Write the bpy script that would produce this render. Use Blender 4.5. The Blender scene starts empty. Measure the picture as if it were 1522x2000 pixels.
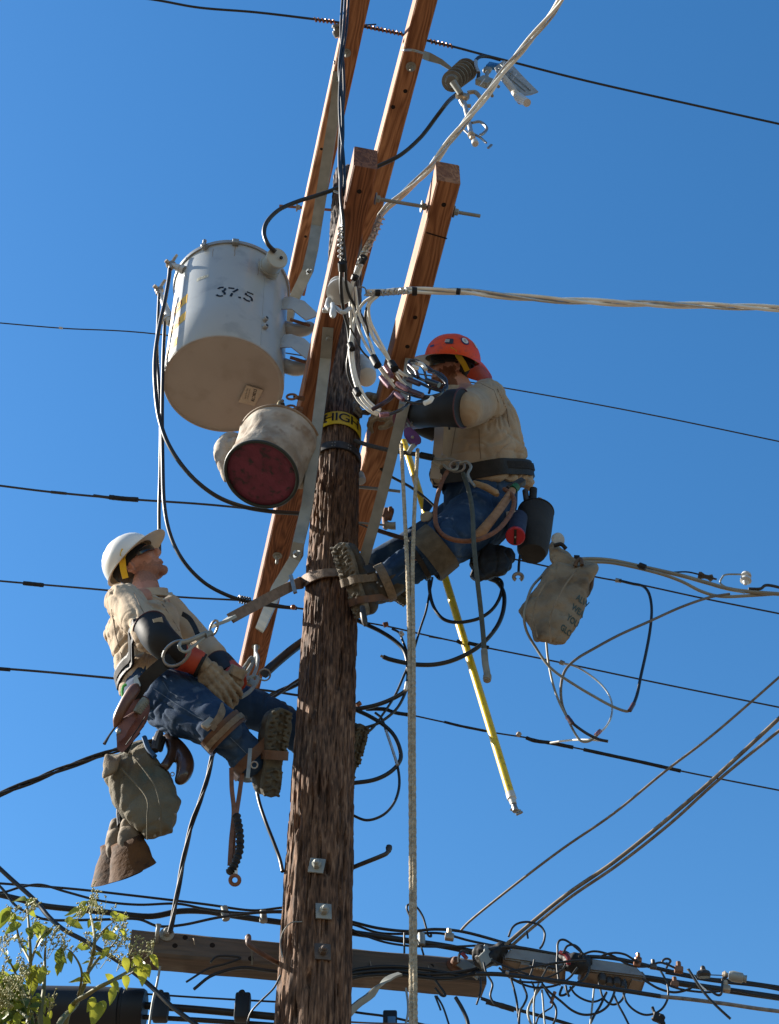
import bpy, bmesh, math, random
from math import radians, sin, cos, tan, pi, atan2, sqrt, exp
from mathutils import Vector, Matrix, noise

# ------------------------------------------------------------------ camera, world, sun, exposure
SC = bpy.context.scene
COL = SC.collection
PITCH = radians(48.0)
FPX = 2850.0                      # focal length in pixels of the 1522 x 2000 photograph
cam_d = bpy.data.cameras.new("camera")
cam_d.sensor_fit = 'VERTICAL'
cam_d.sensor_height = 24.0
cam_d.lens = FPX / 2000.0 * 24.0
cam_d.clip_start = 0.05
cam_d.clip_end = 5000.0
cam = bpy.data.objects.new("camera", cam_d)
COL.objects.link(cam)
cam.location = (0, 0, 0)
cam.rotation_euler = (pi / 2 + PITCH, 0, 0)
SC.camera = cam

SUN_AZ = Vector((-0.965, 0.262, 0)).normalized()   # horizontal direction towards the sun
SUN_EL = radians(36.0)
to_sun = (SUN_AZ * cos(SUN_EL) + Vector((0, 0, sin(SUN_EL)))).normalized()
world = bpy.data.worlds.new("World")
SC.world = world
world.use_nodes = True
nt = world.node_tree
nt.nodes.clear()
w_out = nt.nodes.new("ShaderNodeOutputWorld")
w_bg = nt.nodes.new("ShaderNodeBackground")
w_sky = nt.nodes.new("ShaderNodeTexSky")
w_sky.sky_type = 'NISHITA'
w_sky.sun_disc = False
w_sky.sun_elevation = SUN_EL
w_sky.sun_rotation = atan2(to_sun.x, to_sun.y)
w_sky.altitude = 0
w_sky.air_density = 1.2
w_sky.dust_density = 0.15
w_sky.ozone_density = 2.2
w_bg.inputs[1].default_value = 0.075
w_hs = nt.nodes.new("ShaderNodeHueSaturation")
w_hs.inputs['Saturation'].default_value = 1.32
w_hs.inputs['Value'].default_value = 0.85
nt.links.new(w_sky.outputs[0], w_hs.inputs['Color'])
nt.links.new(w_hs.outputs[0], w_bg.inputs[0])
nt.links.new(w_bg.outputs[0], w_out.inputs[0])
sun_d = bpy.data.lights.new("sun", 'SUN')
sun_d.energy = 5.0
sun_d.angle = radians(0.5)
sun_d.color = (1.0, 0.93, 0.82)
sun = bpy.data.objects.new("sun", sun_d)
COL.objects.link(sun)
sun.rotation_euler = to_sun.to_track_quat('Z', 'Y').to_euler()
SC.view_settings.view_transform = 'Standard'
SC.view_settings.look = 'None'
SC.view_settings.gamma = 1.0
SC.view_settings.exposure = 1.65
SC.cycles.max_bounces = 6

# ------------------------------------------------------------------ measuring helpers
CP, SP = cos(PITCH), sin(PITCH)
RIGHT = Vector((1, 0, 0))
FWD = Vector((0, CP, SP))
UPC = Vector((0, -SP, CP))

def ray(px, py):
    u, v = px - 761.0, 1000.0 - py
    return Vector((u, FPX * CP - v * SP, FPX * SP + v * CP))

def P(px, py, Y=4.6):
    """point seen at a place of the photograph, standing at distance Y from the camera's feet"""
    d = ray(px, py)
    return d * (Y / d.y)

def PH(px, py, H):
    """same, at height H"""
    d = ray(px, py)
    return d * (H / d.z)

def ppm(py, Y=4.6):
    """pixels per metre there"""
    v = 1000.0 - py
    return FPX * (CP - v / FPX * SP) / Y

# ------------------------------------------------------------------ materials
MATS = {}
ALB = 0.72      # overall level of the colours given below, matched to the exposure

def mat(name, c1, c2=None, rough=0.6, metal=0.0, scale=8.0, stretch=(1, 1, 1), bump=0.0, bscale=None,
        detail=5.0, lo=0.35, hi=0.65, coat=0.0, rvar=0.0, c3=None, sscale=40.0, spec=0.3, trans=0.0, bdist=0.01):
    """procedural: two-tone noise on object coordinates, optional third speckle colour, noise bump"""
    if name in MATS:
        return MATS[name]
    c1 = tuple(x * ALB for x in c1)
    c2 = tuple(x * ALB for x in c2) if c2 else None
    c3 = tuple(x * ALB for x in c3) if c3 else None
    m = bpy.data.materials.new(name)
    m.use_nodes = True
    t = m.node_tree
    N, L = t.nodes, t.links
    N.clear()
    out = N.new("ShaderNodeOutputMaterial")
    b = N.new("ShaderNodeBsdfPrincipled")
    L.new(b.outputs[0], out.inputs[0])
    b.inputs['Roughness'].default_value = rough
    b.inputs['Metallic'].default_value = metal
    b.inputs['Coat Weight'].default_value = coat
    b.inputs['Specular IOR Level'].default_value = spec
    if c2 is None:
        c2 = tuple(x * 0.8 for x in c1)
    tc = N.new("ShaderNodeTexCoord")
    mp = N.new("ShaderNodeMapping")
    mp.inputs['Scale'].default_value = stretch
    L.new(tc.outputs['Object'], mp.inputs[0])
    nz = N.new("ShaderNodeTexNoise")
    nz.inputs['Scale'].default_value = scale
    nz.inputs['Detail'].default_value = detail
    L.new(mp.outputs[0], nz.inputs[0])
    cr = N.new("ShaderNodeValToRGB")
    cr.color_ramp.elements[0].position = lo
    cr.color_ramp.elements[1].position = hi
    cr.color_ramp.elements[0].color = (*c1, 1)
    cr.color_ramp.elements[1].color = (*c2, 1)
    L.new(nz.outputs['Fac'], cr.inputs[0])
    col = cr.outputs[0]
    if c3 is not None:
        n3 = N.new("ShaderNodeTexNoise")
        n3.inputs['Scale'].default_value = sscale
        n3.inputs['Detail'].default_value = 4
        L.new(mp.outputs[0], n3.inputs[0])
        r3 = N.new("ShaderNodeValToRGB")
        r3.color_ramp.elements[0].position = 0.55
        r3.color_ramp.elements[1].position = 0.7
        L.new(n3.outputs['Fac'], r3.inputs[0])
        mx = N.new("ShaderNodeMix")
        mx.data_type = 'RGBA'
        L.new(r3.outputs[0], mx.inputs[0])
        L.new(col, mx.inputs[6])
        mx.inputs[7].default_value = (*c3, 1)
        col = mx.outputs[2]
    L.new(col, b.inputs['Base Color'])
    if rvar > 0:
        mr = N.new("ShaderNodeMapRange")
        mr.inputs[3].default_value = max(0.02, rough - rvar)
        mr.inputs[4].default_value = min(1.0, rough + rvar)
        L.new(nz.outputs['Fac'], mr.inputs[0])
        L.new(mr.outputs[0], b.inputs['Roughness'])
    if bump > 0:
        nb = N.new("ShaderNodeTexNoise")
        nb.inputs['Scale'].default_value = bscale or scale * 4
        nb.inputs['Detail'].default_value = 6
        L.new(mp.outputs[0], nb.inputs[0])
        bp = N.new("ShaderNodeBump")
        bp.inputs['Strength'].default_value = bump
        bp.inputs['Distance'].default_value = bdist
        L.new(nb.outputs['Fac'], bp.inputs['Height'])
        L.new(bp.outputs[0], b.inputs['Normal'])
    if trans > 0:
        tr = N.new("ShaderNodeBsdfTranslucent")
        L.new(col, tr.inputs[0])
        ms = N.new("ShaderNodeMixShader")
        ms.inputs[0].default_value = trans
        L.new(b.outputs[0], ms.inputs[1])
        L.new(tr.outputs[0], ms.inputs[2])
        L.new(ms.outputs[0], out.inputs[0])
    MATS[name] = m
    return m

def wood_mat(name, pale, dark, ring=14.0, rough=0.7, grey=None, gfac=0.0):
    """sawn lumber: growth-ring lines along local X, fibre streaks, knots"""
    pale = tuple(x * .72 for x in pale); dark = tuple(x * .66 for x in dark)
    grey = tuple(x * .72 for x in grey) if grey else None
    m = bpy.data.materials.new(name)
    m.use_nodes = True
    t = m.node_tree
    N, L = t.nodes, t.links
    b = N['Principled BSDF']
    b.inputs['Roughness'].default_value = rough
    b.inputs['Specular IOR Level'].default_value = 0.25
    tc = N.new("ShaderNodeTexCoord")
    mp = N.new("ShaderNodeMapping")
    mp.inputs['Scale'].default_value = (0.35, 3.0, 3.0)
    L.new(tc.outputs['Object'], mp.inputs[0])
    nz = N.new("ShaderNodeTexNoise")
    nz.inputs['Scale'].default_value = 2.2
    nz.inputs['Detail'].default_value = 3
    nz.inputs['Distortion'].default_value = 0.4
    L.new(mp.outputs[0], nz.inputs[0])
    mul = N.new("ShaderNodeMath"); mul.operation = 'MULTIPLY'; mul.inputs[1].default_value = ring
    L.new(nz.outputs['Fac'], mul.inputs[0])
    fr = N.new("ShaderNodeMath"); fr.operation = 'PINGPONG'; fr.inputs[1].default_value = 0.5
    L.new(mul.outputs[0], fr.inputs[0])
    mf = N.new("ShaderNodeMapping")
    mf.inputs['Scale'].default_value = (2.0, 90.0, 90.0)
    L.new(tc.outputs['Object'], mf.inputs[0])
    nf = N.new("ShaderNodeTexNoise")
    nf.inputs['Scale'].default_value = 1.6
    nf.inputs['Detail'].default_value = 6
    L.new(mf.outputs[0], nf.inputs[0])
    ad = N.new("ShaderNodeMath"); ad.operation = 'ADD'
    L.new(fr.outputs[0], ad.inputs[0])
    L.new(nf.outputs['Fac'], ad.inputs[1])
    cr = N.new("ShaderNodeValToRGB")
    cr.color_ramp.elements[0].position = 0.45
    cr.color_ramp.elements[1].position = 1.0
    cr.color_ramp.elements[0].color = (*dark, 1)
    cr.color_ramp.elements[1].color = (*pale, 1)
    L.new(ad.outputs[0], cr.inputs[0])
    # knots and stains
    nk = N.new("ShaderNodeTexVoronoi")
    nk.inputs['Scale'].default_value = 2.3
    mk = N.new("ShaderNodeMapping"); mk.inputs['Scale'].default_value = (1.0, 2.4, 2.4)
    L.new(tc.outputs['Object'], mk.inputs[0])
    L.new(mk.outputs[0], nk.inputs[0])
    rk = N.new("ShaderNodeValToRGB")
    rk.color_ramp.elements[0].position = 0.03
    rk.color_ramp.elements[1].position = 0.085
    L.new(nk.outputs['Distance'], rk.inputs[0])
    mx = N.new("ShaderNodeMix"); mx.data_type = 'RGBA'
    L.new(rk.outputs[0], mx.inputs[0])
    mx.inputs[6].default_value = (dark[0] * .35, dark[1] * .3, dark[2] * .3, 1)
    L.new(cr.outputs[0], mx.inputs[7])
    # broad grading between boards' ends
    nl = N.new("ShaderNodeTexNoise"); nl.inputs['Scale'].default_value = 1.1; nl.inputs['Detail'].default_value = 2
    L.new(tc.outputs['Object'], nl.inputs[0])
    m2 = N.new("ShaderNodeMix"); m2.data_type = 'RGBA'; m2.blend_type = 'MULTIPLY'
    rl = N.new("ShaderNodeValToRGB")
    rl.color_ramp.elements[0].color = (.72, .66, .62, 1); rl.color_ramp.elements[0].position = .35
    rl.color_ramp.elements[1].color = (1, 1, 1, 1); rl.color_ramp.elements[1].position = .6
    L.new(nl.outputs['Fac'], rl.inputs[0])
    m2.inputs[0].default_value = 1.0
    L.new(mx.outputs[2], m2.inputs[6]); L.new(rl.outputs[0], m2.inputs[7])
    fin = m2.outputs[2]
    if grey:
        ng = N.new("ShaderNodeTexNoise"); ng.inputs['Scale'].default_value = 5
        L.new(mf.outputs[0], ng.inputs[0])
        m3 = N.new("ShaderNodeMix"); m3.data_type = 'RGBA'
        m3.inputs[0].default_value = gfac
        L.new(fin, m3.inputs[6]); m3.inputs[7].default_value = (*grey, 1)
        fin = m3.outputs[2]
    L.new(fin, b.inputs['Base Color'])
    bp = N.new("ShaderNodeBump"); bp.inputs['Strength'].default_value = 0.5; bp.inputs['Distance'].default_value = 0.004
    L.new(ad.outputs[0], bp.inputs['Height'])
    L.new(bp.outputs[0], b.inputs['Normal'])
    MATS[name] = m
    return m

# ------------------------------------------------------------------ object bookkeeping
W = {}

def tag(o, label=None, cat=None, group=None, kind=None):
    if label: o["label"] = label
    if cat: o["category"] = cat
    if group: o["group"] = group
    if kind: o["kind"] = kind
    return o

def put(o, world, parent=None):
    W[o.name] = world
    COL.objects.link(o)
    if parent is not None:
        o.parent = parent
        o.matrix_basis = W[parent.name].inverted() @ world
    else:
        o.matrix_basis = world
    return o

def empty(name, loc, label=None, cat=None, group=None):
    o = bpy.data.objects.new(name, None)
    o.empty_display_size = 0.05
    put(o, Matrix.Translation(Vector(loc)))
    return tag(o, label, cat, group)

def frame(direction, up=Vector((0, 0, 1))):
    x = Vector(direction).normalized()
    y = Vector(up).cross(x)
    if y.length < 1e-4:
        y = Vector((0, 1, 0)).cross(x)
    y.normalize()
    z = x.cross(y)
    return Matrix((x, y, z)).transposed()   # columns x,y,z

class MB:
    """collects solids, then links them as one mesh object"""
    def __init__(self):
        self.bm = bmesh.new()

    def box(self, c, size, R=None, bev=0.0, seg=2):
        b = self.bm
        R = R or Matrix.Identity(3)
        tmp = bmesh.new()
        bmesh.ops.create_cube(tmp, size=1.0)
        for v in tmp.verts:
            v.co = Vector((v.co.x * size[0], v.co.y * size[1], v.co.z * size[2]))
        if bev > 0:
            bmesh.ops.bevel(tmp, geom=tmp.edges[:], offset=bev, segments=seg, affect='EDGES', profile=0.5)
        for v in tmp.verts:
            v.co = R @ v.co + Vector(c)
        self._merge(tmp)
        return self

    def _merge(self, tmp):
        vm = {}
        for v in tmp.verts:
            vm[v] = self.bm.verts.new(v.co)
        for f in tmp.faces:
            try:
                self.bm.faces.new([vm[v] for v in f.verts])
            except ValueError:
                pass
        tmp.free()

    def ball(self, c, r, seg=16, R=None):
        """r scalar or 3 radii"""
        if not hasattr(r, '__len__'):
            r = (r, r, r)
        tmp = bmesh.new()
        bmesh.ops.create_uvsphere(tmp, u_segments=seg, v_segments=max(6, seg * 2 // 3), radius=1.0)
        for v in tmp.verts:
            q = Vector((v.co.x * r[0], v.co.y * r[1], v.co.z * r[2]))
            if R: q = R @ q
            v.co = q + Vector(c)
        self._merge(tmp)
        return self

    def tube(self, pts, r, n=8, cap=True):
        """tube along pts with radius r (scalar or list)"""
        pts = [Vector(p) for p in pts]
        if not hasattr(r, '__len__'):
            r = [r] * len(pts)
        T = []
        for i in range(len(pts)):
            a = pts[max(0, i - 1)]
            c = pts[min(len(pts) - 1, i + 1)]
            d = (c - a)
            T.append(d.normalized() if d.length > 1e-9 else Vector((0, 0, 1)))
        ref = Vector((0, 0, 1)) if abs(T[0].z) < 0.9 else Vector((0, 1, 0))
        nrm = (ref - T[0] * ref.dot(T[0])).normalized()
        rings = []
        for i, p in enumerate(pts):
            nrm = (nrm - T[i] * nrm.dot(T[i]))
            if nrm.length < 1e-6:
                nrm = T[i].orthogonal()
            nrm.normalize()
            bn = T[i].cross(nrm)
            rings.append([self.bm.verts.new(p + (nrm * cos(2 * pi * k / n) + bn * sin(2 * pi * k / n)) * r[i]) for k in range(n)])
        for a, b in zip(rings, rings[1:]):
            for k in range(n):
                self.bm.faces.new((a[k], a[(k + 1) % n], b[(k + 1) % n], b[k]))
        if cap:
            self.bm.faces.new(rings[0][::-1])
            self.bm.faces.new(rings[-1])
        return self

    def lathe(self, p0, axis, prof, n=24, cap0=True, cap1=True, squash=1.0):
        """profile of (distance along axis, radius)"""
        p0 = Vector(p0)
        R = frame(axis)
        rings = []
        for (t, r) in prof:
            rings.append([self.bm.verts.new(p0 + R @ Vector((t, r * cos(2 * pi * k / n), squash * r * sin(2 * pi * k / n)))) for k in range(n)])
        for a, b in zip(rings, rings[1:]):
            for k in range(n):
                self.bm.faces.new((a[k], a[(k + 1) % n], b[(k + 1) % n], b[k]))
        if cap0: self.bm.faces.new(rings[0][::-1])
        if cap1: self.bm.faces.new(rings[-1])
        return self

    def sweep(self, pts, profile, up, closed=True, scales=None):
        """profile (list of (side, up) pairs) swept along pts; up = Vector or list"""
        pts = [Vector(p) for p in pts]
        rings = []
        for i, p in enumerate(pts):
            a = pts[max(0, i - 1)]; c = pts[min(len(pts) - 1, i + 1)]
            t = (c - a).normalized()
            u = Vector(up[i] if isinstance(up, list) else up)
            s = t.cross(u).normalized()
            u2 = s.cross(t)
            k = scales[i] if scales else 1.0
            rings.append([self.bm.verts.new(p + s * q[0] * k + u2 * q[1] * k) for q in profile])
        n = len(profile)
        for a, b in zip(rings, rings[1:]):
            for k in range(n):
                self.bm.faces.new((a[k], a[(k + 1) % n], b[(k + 1) % n], b[k]))
        self.bm.faces.new(rings[0][::-1])
        self.bm.faces.new(rings[-1])
        return self

    def prism(self, poly, normal, thick):
        """polygon of 3-D points extruded by thick along normal"""
        n = Vector(normal).normalized() * thick
        a = [self.bm.verts.new(Vector(p)) for p in poly]
        b = [self.bm.verts.new(Vector(p) + n) for p in poly]
        self.bm.faces.new(a[::-1]); self.bm.faces.new(b)
        k = len(a)
        for i in range(k):
            self.bm.faces.new((a[i], a[(i + 1) % k], b[(i + 1) % k], b[i]))
        return self

    def hexbolt(self, c, axis, r, h):
        self.lathe(Vector(c), axis, [(0, r), (h * .8, r), (h, r * .8)], n=6)
        return self

    def build(self, name, m, parent=None, origin=None, R=None, smooth=True, angle=38):
        bmesh.ops.recalc_face_normals(self.bm, faces=self.bm.faces[:])
        if origin is None:
            if parent is not None:
                origin = W[parent.name].translation
            else:
                lo = Vector((min(v.co.x for v in self.bm.verts), min(v.co.y for v in self.bm.verts), min(v.co.z for v in self.bm.verts)))
                hi = Vector((max(v.co.x for v in self.bm.verts), max(v.co.y for v in self.bm.verts), max(v.co.z for v in self.bm.verts)))
                origin = (lo + hi) / 2
                origin.z = lo.z
        R = R or Matrix.Identity(3)
        M4 = Matrix.Translation(Vector(origin)) @ R.to_4x4()
        inv = M4.inverted()
        for v in self.bm.verts:
            v.co = inv @ v.co
        me = bpy.data.meshes.new(name)
        self.bm.to_mesh(me)
        self.bm.free()
        for p in me.polygons:
            p.use_smooth = smooth
        if smooth:
            me.set_sharp_from_angle(angle=radians(angle))
        if isinstance(m, (list, tuple)):
            for q in m: me.materials.append(q)
        else:
            me.materials.append(m)
        o = bpy.data.objects.new(name, me)
        put(o, M4, parent)
        return o

def crv(pts, step=8):
    """Catmull-Rom through 3-D points"""
    pts = [Vector(p) for p in pts]
    if len(pts) < 3:
        return [pts[0].lerp(pts[-1], i / step) for i in range(step + 1)]
    out = []
    q = [pts[0] * 2 - pts[1]] + pts + [pts[-1] * 2 - pts[-2]]
    for i in range(1, len(q) - 2):
        a, b, c, d = q[i - 1], q[i], q[i + 1], q[i + 2]
        for k in range(step):
            t = k / step
            out.append(0.5 * ((2 * b) + (c - a) * t + (2 * a - 5 * b + 4 * c - d) * t * t + (3 * b - a - 3 * c + d) * t ** 3))
    out.append(pts[-1])
    return out

def px3(pts, Y=4.6):
    return [P(p[0], p[1], p[2] if len(p) > 2 else Y) for p in pts]

def text_mesh(s, size, font_extrude=0.0, bold=0.0, spacing=1.0):
    cu = bpy.data.curves.new("lettering", 'FONT')
    cu.body = s
    cu.size = size
    cu.offset = bold
    cu.space_character = spacing
    cu.extrude = font_extrude
    cu.align_x = 'CENTER'
    cu.align_y = 'CENTER'
    o = bpy.data.objects.new("lettering", cu)
    COL.objects.link(o)
    dg = bpy.context.evaluated_depsgraph_get()
    me = bpy.data.meshes.new_from_object(o.evaluated_get(dg))
    bpy.data.objects.remove(o)
    bpy.data.curves.remove(cu)
    return me

def letters(s, size, mapping, name, m, parent, bold=0.0, spacing=1.0):
    """text mesh whose flat points are carried onto a surface by mapping(x, y) -> world"""
    me = text_mesh(s, size, bold=bold, spacing=spacing)
    mb = MB()
    bm = bmesh.new(); bm.from_mesh(me)
    bmesh.ops.subdivide_edges(bm, edges=[e for e in bm.edges if e.calc_length() > size * .4], cuts=2, use_grid_fill=False)
    bmesh.ops.triangulate(bm, faces=bm.faces[:])
    for v in bm.verts:
        v.co = mapping(v.co.x, v.co.y)
    mb._merge(bm)
    bpy.data.meshes.remove(me)
    return mb.build(name, m, parent, smooth=False)
# ------------------------------------------------------------------ shared materials
GALV = mat("galvanised steel", (.25, .26, .24), (.35, .36, .33), rough=.55, metal=.3, scale=14, rvar=.12, bump=.05)
STEEL = mat("worn steel", (.26, .255, .24), (.38, .37, .35), rough=.4, metal=.6, scale=25, rvar=.1)
DARKSTEEL = mat("dark hardware", (.045, .042, .04), (.09, .08, .07), rough=.5, metal=.4, scale=30)
RUST = mat("rusty iron", (.16, .075, .045), (.25, .13, .08), rough=.75, scale=30, bump=.2)
COPPER = mat("copper fitting", (.34, .14, .065), (.2, .085, .045), rough=.4, metal=.6, scale=40)
BLACKC = mat("black cable jacket", (.012, .013, .014), (.024, .025, .025), rough=.45, scale=6, spec=.35)
BLACKW = mat("weathered black wire", (.03, .027, .025), (.055, .05, .045), rough=.6, scale=20)
WHITEC = mat("off-white cable insulation", (.95, .93, .85), (.76, .74, .66), rough=.5, scale=9)
ALU = mat("bare aluminium strand", (.50, .49, .46), (.62, .61, .58), rough=.35, metal=.7, scale=60)
TAPE = mat("black tape", (.010, .010, .011), (.022, .022, .022), rough=.6, scale=40, spec=.25)
FIR = wood_mat("fresh fir timber", (.50, .245, .115), (.25, .098, .04))
FIR2 = wood_mat("dark fir timber", (.35, .15, .07), (.145, .055, .024), ring=18)
OLDARM = wood_mat("weathered crossarm timber", (.20, .135, .095), (.09, .058, .040), grey=(.15, .14, .125), gfac=.55)
HOLE = mat("drilled hole", (.015, .010, .008), rough=.9)
PORC = mat("grey porcelain", (.17, .17, .155), (.13, .13, .12), rough=.25, scale=10)
WHITEPORC = mat("white porcelain", (.62, .63, .62), (.5, .51, .5), rough=.3, scale=12)

# ------------------------------------------------------------------ ground
GZ = -1.7
gm = mat("ground asphalt", (.145, .105, .072), (.175, .13, .09), rough=.9, scale=.6, c3=(.12, .09, .062), sscale=60, bump=.3, bscale=40)
g = MB()
g.box((0, 0, GZ - .25), (3000, 3000, .5))
tag(g.build("ground", gm, origin=(0, 0, GZ), smooth=False), kind="structure")

# ------------------------------------------------------------------ the pole
AX = Vector((-.26, 4.6, 0))

def pole_r(z):
    return .128 + (2.5 - z) * .0060

def pole_material():
    m = bpy.data.materials.new("weathered pole wood")
    m.use_nodes = True
    N, L = m.node_tree.nodes, m.node_tree.links
    b = N['Principled BSDF']
    b.inputs['Roughness'].default_value = .82
    b.inputs['Specular IOR Level'].default_value = .2
    tc = N.new("ShaderNodeTexCoord")
    def nz(sc, stretch, det=6, dist=0.0):
        mp = N.new("ShaderNodeMapping"); mp.inputs['Scale'].default_value = stretch
        L.new(tc.outputs['Object'], mp.inputs[0])
        n = N.new("ShaderNodeTexNoise"); n.inputs['Scale'].default_value = sc; n.inputs['Detail'].default_value = det
        n.inputs['Distortion'].default_value = dist
        L.new(mp.outputs[0], n.inputs[0])
        return n.outputs['Fac']
    fib = nz(1.0, (125, 125, 20))
    crack = nz(1.0, (60, 60, 7.5), 8, .7)
    patch = nz(2.2, (1, 1, .5), 4)
    cr = N.new("ShaderNodeValToRGB")
    e = cr.color_ramp.elements
    e[0].position = .33; e[0].color = (.022, .013, .009, 1)
    e[1].position = .72; e[1].color = (.44, .285, .175, 1)
    k = cr.color_ramp.elements.new(.43); k.color = (.072, .041, .024, 1)
    k = cr.color_ramp.elements.new(.55); k.color = (.185, .104, .060, 1)
    mixf = N.new("ShaderNodeMath"); mixf.operation = 'MULTIPLY_ADD'; mixf.inputs[1].default_value = .55
    L.new(crack, mixf.inputs[0])
    sc2 = N.new("ShaderNodeMath"); sc2.operation = 'MULTIPLY'; sc2.inputs[1].default_value = .45
    L.new(fib, sc2.inputs[0]); L.new(sc2.outputs[0], mixf.inputs[2])
    L.new(mixf.outputs[0], cr.inputs[0])
    pr = N.new("ShaderNodeValToRGB")
    pr.color_ramp.elements[0].position = .35; pr.color_ramp.elements[0].color = (.50, .44, .40, 1)
    pr.color_ramp.elements[1].position = .62; pr.color_ramp.elements[1].color = (.86, .82, .80, 1)
    L.new(patch, pr.inputs[0])
    mx = N.new("ShaderNodeMix"); mx.data_type = 'RGBA'; mx.blend_type = 'MULTIPLY'; mx.inputs[0].default_value = 1
    L.new(cr.outputs[0], mx.inputs[6]); L.new(pr.outputs[0], mx.inputs[7])
    # greyer old wood toward the top of the pole
    sx = N.new("ShaderNodeSeparateXYZ"); L.new(tc.outputs['Object'], sx.inputs[0])
    mr = N.new("ShaderNodeMapRange"); mr.inputs[1].default_value = 6.9; mr.inputs[2].default_value = 9.4
    mr.inputs[3].default_value = 0; mr.inputs[4].default_value = .6
    L.new(sx.outputs[2], mr.inputs[0])
    mg = N.new("ShaderNodeMix"); mg.data_type = 'RGBA'
    L.new(mr.outputs[0], mg.inputs[0]); L.new(mx.outputs[2], mg.inputs[6])
    bw = N.new("ShaderNodeRGBToBW"); L.new(mx.outputs[2], bw.inputs[0])
    sc3 = N.new("ShaderNodeMath"); sc3.operation = 'MULTIPLY'; sc3.inputs[1].default_value = 1.5
    L.new(bw.outputs[0], sc3.inputs[0]); L.new(sc3.outputs[0], mg.inputs[7])
    L.new(mg.outputs[2], b.inputs['Base Color'])
    bp = N.new("ShaderNodeBump"); bp.inputs['Strength'].default_value = .9; bp.inputs['Distance'].default_value = .008
    L.new(mixf.outputs[0], bp.inputs['Height']); L.new(bp.outputs[0], b.inputs['Normal'])
    return m

POLEM = pole_material()

def pole_disp(ang, z):
    """surface relief: long checks, gouges, shallow facets"""
    x, y = cos(ang), sin(ang)
    d = 0.0035 * noise.noise(Vector((x * 1.6, y * 1.6, z * .9)))
    c = noise.noise(Vector((x * 9, y * 9, z * 1.5)))
    d -= .015 * max(0.0, .10 - abs(c)) / .10 * (0.5 + .5 * noise.noise(Vector((x * 3, y * 3, z * 2.2 + 7))))
    f = noise.noise(Vector((x * 17, y * 17, z * 5.0 + 3)))
    d += .0062 * f
    h_ = noise.noise(Vector((x * 30, y * 30, z * 9.5 + 11)))
    d += .0036 * h_ - (.006 * (h_ - .30) / .3 if h_ > .30 else 0)
    g2 = noise.noise(Vector((x * 7, y * 9, z * 9 + 31)))
    if g2 > .28: d -= .015 * (g2 - .28) / .3
    d += .0016 * noise.noise(Vector((x * 26, y * 26, z * 22)))
    return d

pole = empty("utility_pole", (AX.x, AX.y, GZ), "tall weathered brown wooden utility pole the two workers are climbing", "utility pole")
bm = MB()
nA, z0, z1 = 168, GZ, 8.27
zs = []
z = z0
while z < z1:
    zs.append(z); z += .014 if z > 2.2 else .08
zs.append(z1)
rings = []
for z in zs:
    rings.append([bm.bm.verts.new((AX.x + cos(2 * pi * k / nA) * (pole_r(z) + pole_disp(2 * pi * k / nA, z)),
                                   AX.y + sin(2 * pi * k / nA) * (pole_r(z) + pole_disp(2 * pi * k / nA, z)),
                                   z + (0.03 * noise.noise(Vector((k * .35, z, 4))) if z == z1 else 0))) for k in range(nA)])
for a, b in zip(rings, rings[1:]):
    for k in range(nA):
        bm.bm.faces.new((a[k], a[(k + 1) % nA], b[(k + 1) % nA], b[k]))
bm.bm.faces.new(rings[0][::-1]); bm.bm.faces.new(rings[-1])
bm.build("pole_shaft", POLEM, pole, angle=60)

def on_pole(px, py, off=0.0):
    """nearest point of the pole's surface along a view ray"""
    d = ray(px, py)
    lo, hi = 3.0 / d.y, AX.y / d.y
    for i in range(60):
        m_ = (lo + hi) / 2
        q = d * m_
        rr = sqrt((q.x - AX.x) ** 2 + (q.y - AX.y) ** 2)
        if rr > pole_r(q.z) + off: lo = m_
        else: hi = m_
    q = d * lo
    nrm = Vector((q.x - AX.x, q.y - AX.y, 0)).normalized()
    return q, nrm

# square washers with bolt heads up the near face
for i, (px, py, rot, m_) in enumerate([(619, 1692, -8, 0), (632, 1781, 3, 0), (630, 1860, 3, 1)]):
    q, n = on_pole(px, py, .002)
    R = frame(n) @ Matrix.Rotation(radians(rot), 3, 'X')
    mm = GALV if m_ == 0 else mat("weathered washer", (.10, .075, .06), (.15, .12, .1), rough=.6, metal=.4, scale=30)
    w = MB().box(q + n * .003, (.007, .056, .06), R, .001).build("square_washer", mm, pole, origin=q)
    b_ = MB().hexbolt(q + n * .006, n, .017, .02)
    b_.lathe(q + n * .02, n, [(0, .011), (.012, .010), (.016, .006)], n=12)
    b_.build("bolt_head", mm, w)
# ridge pins, staples and splinters that break the outline
rnd = random.Random(4)
for i in range(40):
    a = rnd.uniform(0, 2 * pi); z = rnd.uniform(2.4, 6.6)
    n = Vector((cos(a), sin(a), 0)); q = Vector((AX.x, AX.y, z)) + n * (pole_r(z) - .003)
    t = Vector((0, 0, 1)) * rnd.choice((-1, 1)) + n * rnd.uniform(.25, .7) + n.cross(Vector((0, 0, 1))) * rnd.uniform(-.3, .3)
    l = rnd.uniform(.012, .035)
    MB().tube([q, q + t.normalized() * l], [rnd.uniform(.0015, .0032), .0005], n=5).build("splinter", POLEM, pole)
# pole step (bent iron rung) on the right
st = MB()
a0 = P(672, 1702, 4.66)
st.tube(crv([a0, P(700, 1690, 4.64), P(745, 1672, 4.6), P(757, 1665, 4.6), P(760, 1655, 4.6)], 5), [.0085] * 21, n=10)
st.lathe(P(759, 1662, 4.6), (P(759, 1654, 4.6) - P(757, 1666, 4.6)), [(-.004, .009), (.012, .013), (.022, .011)], n=10)
st.build("pole_step", DARKSTEEL, pole)
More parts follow.
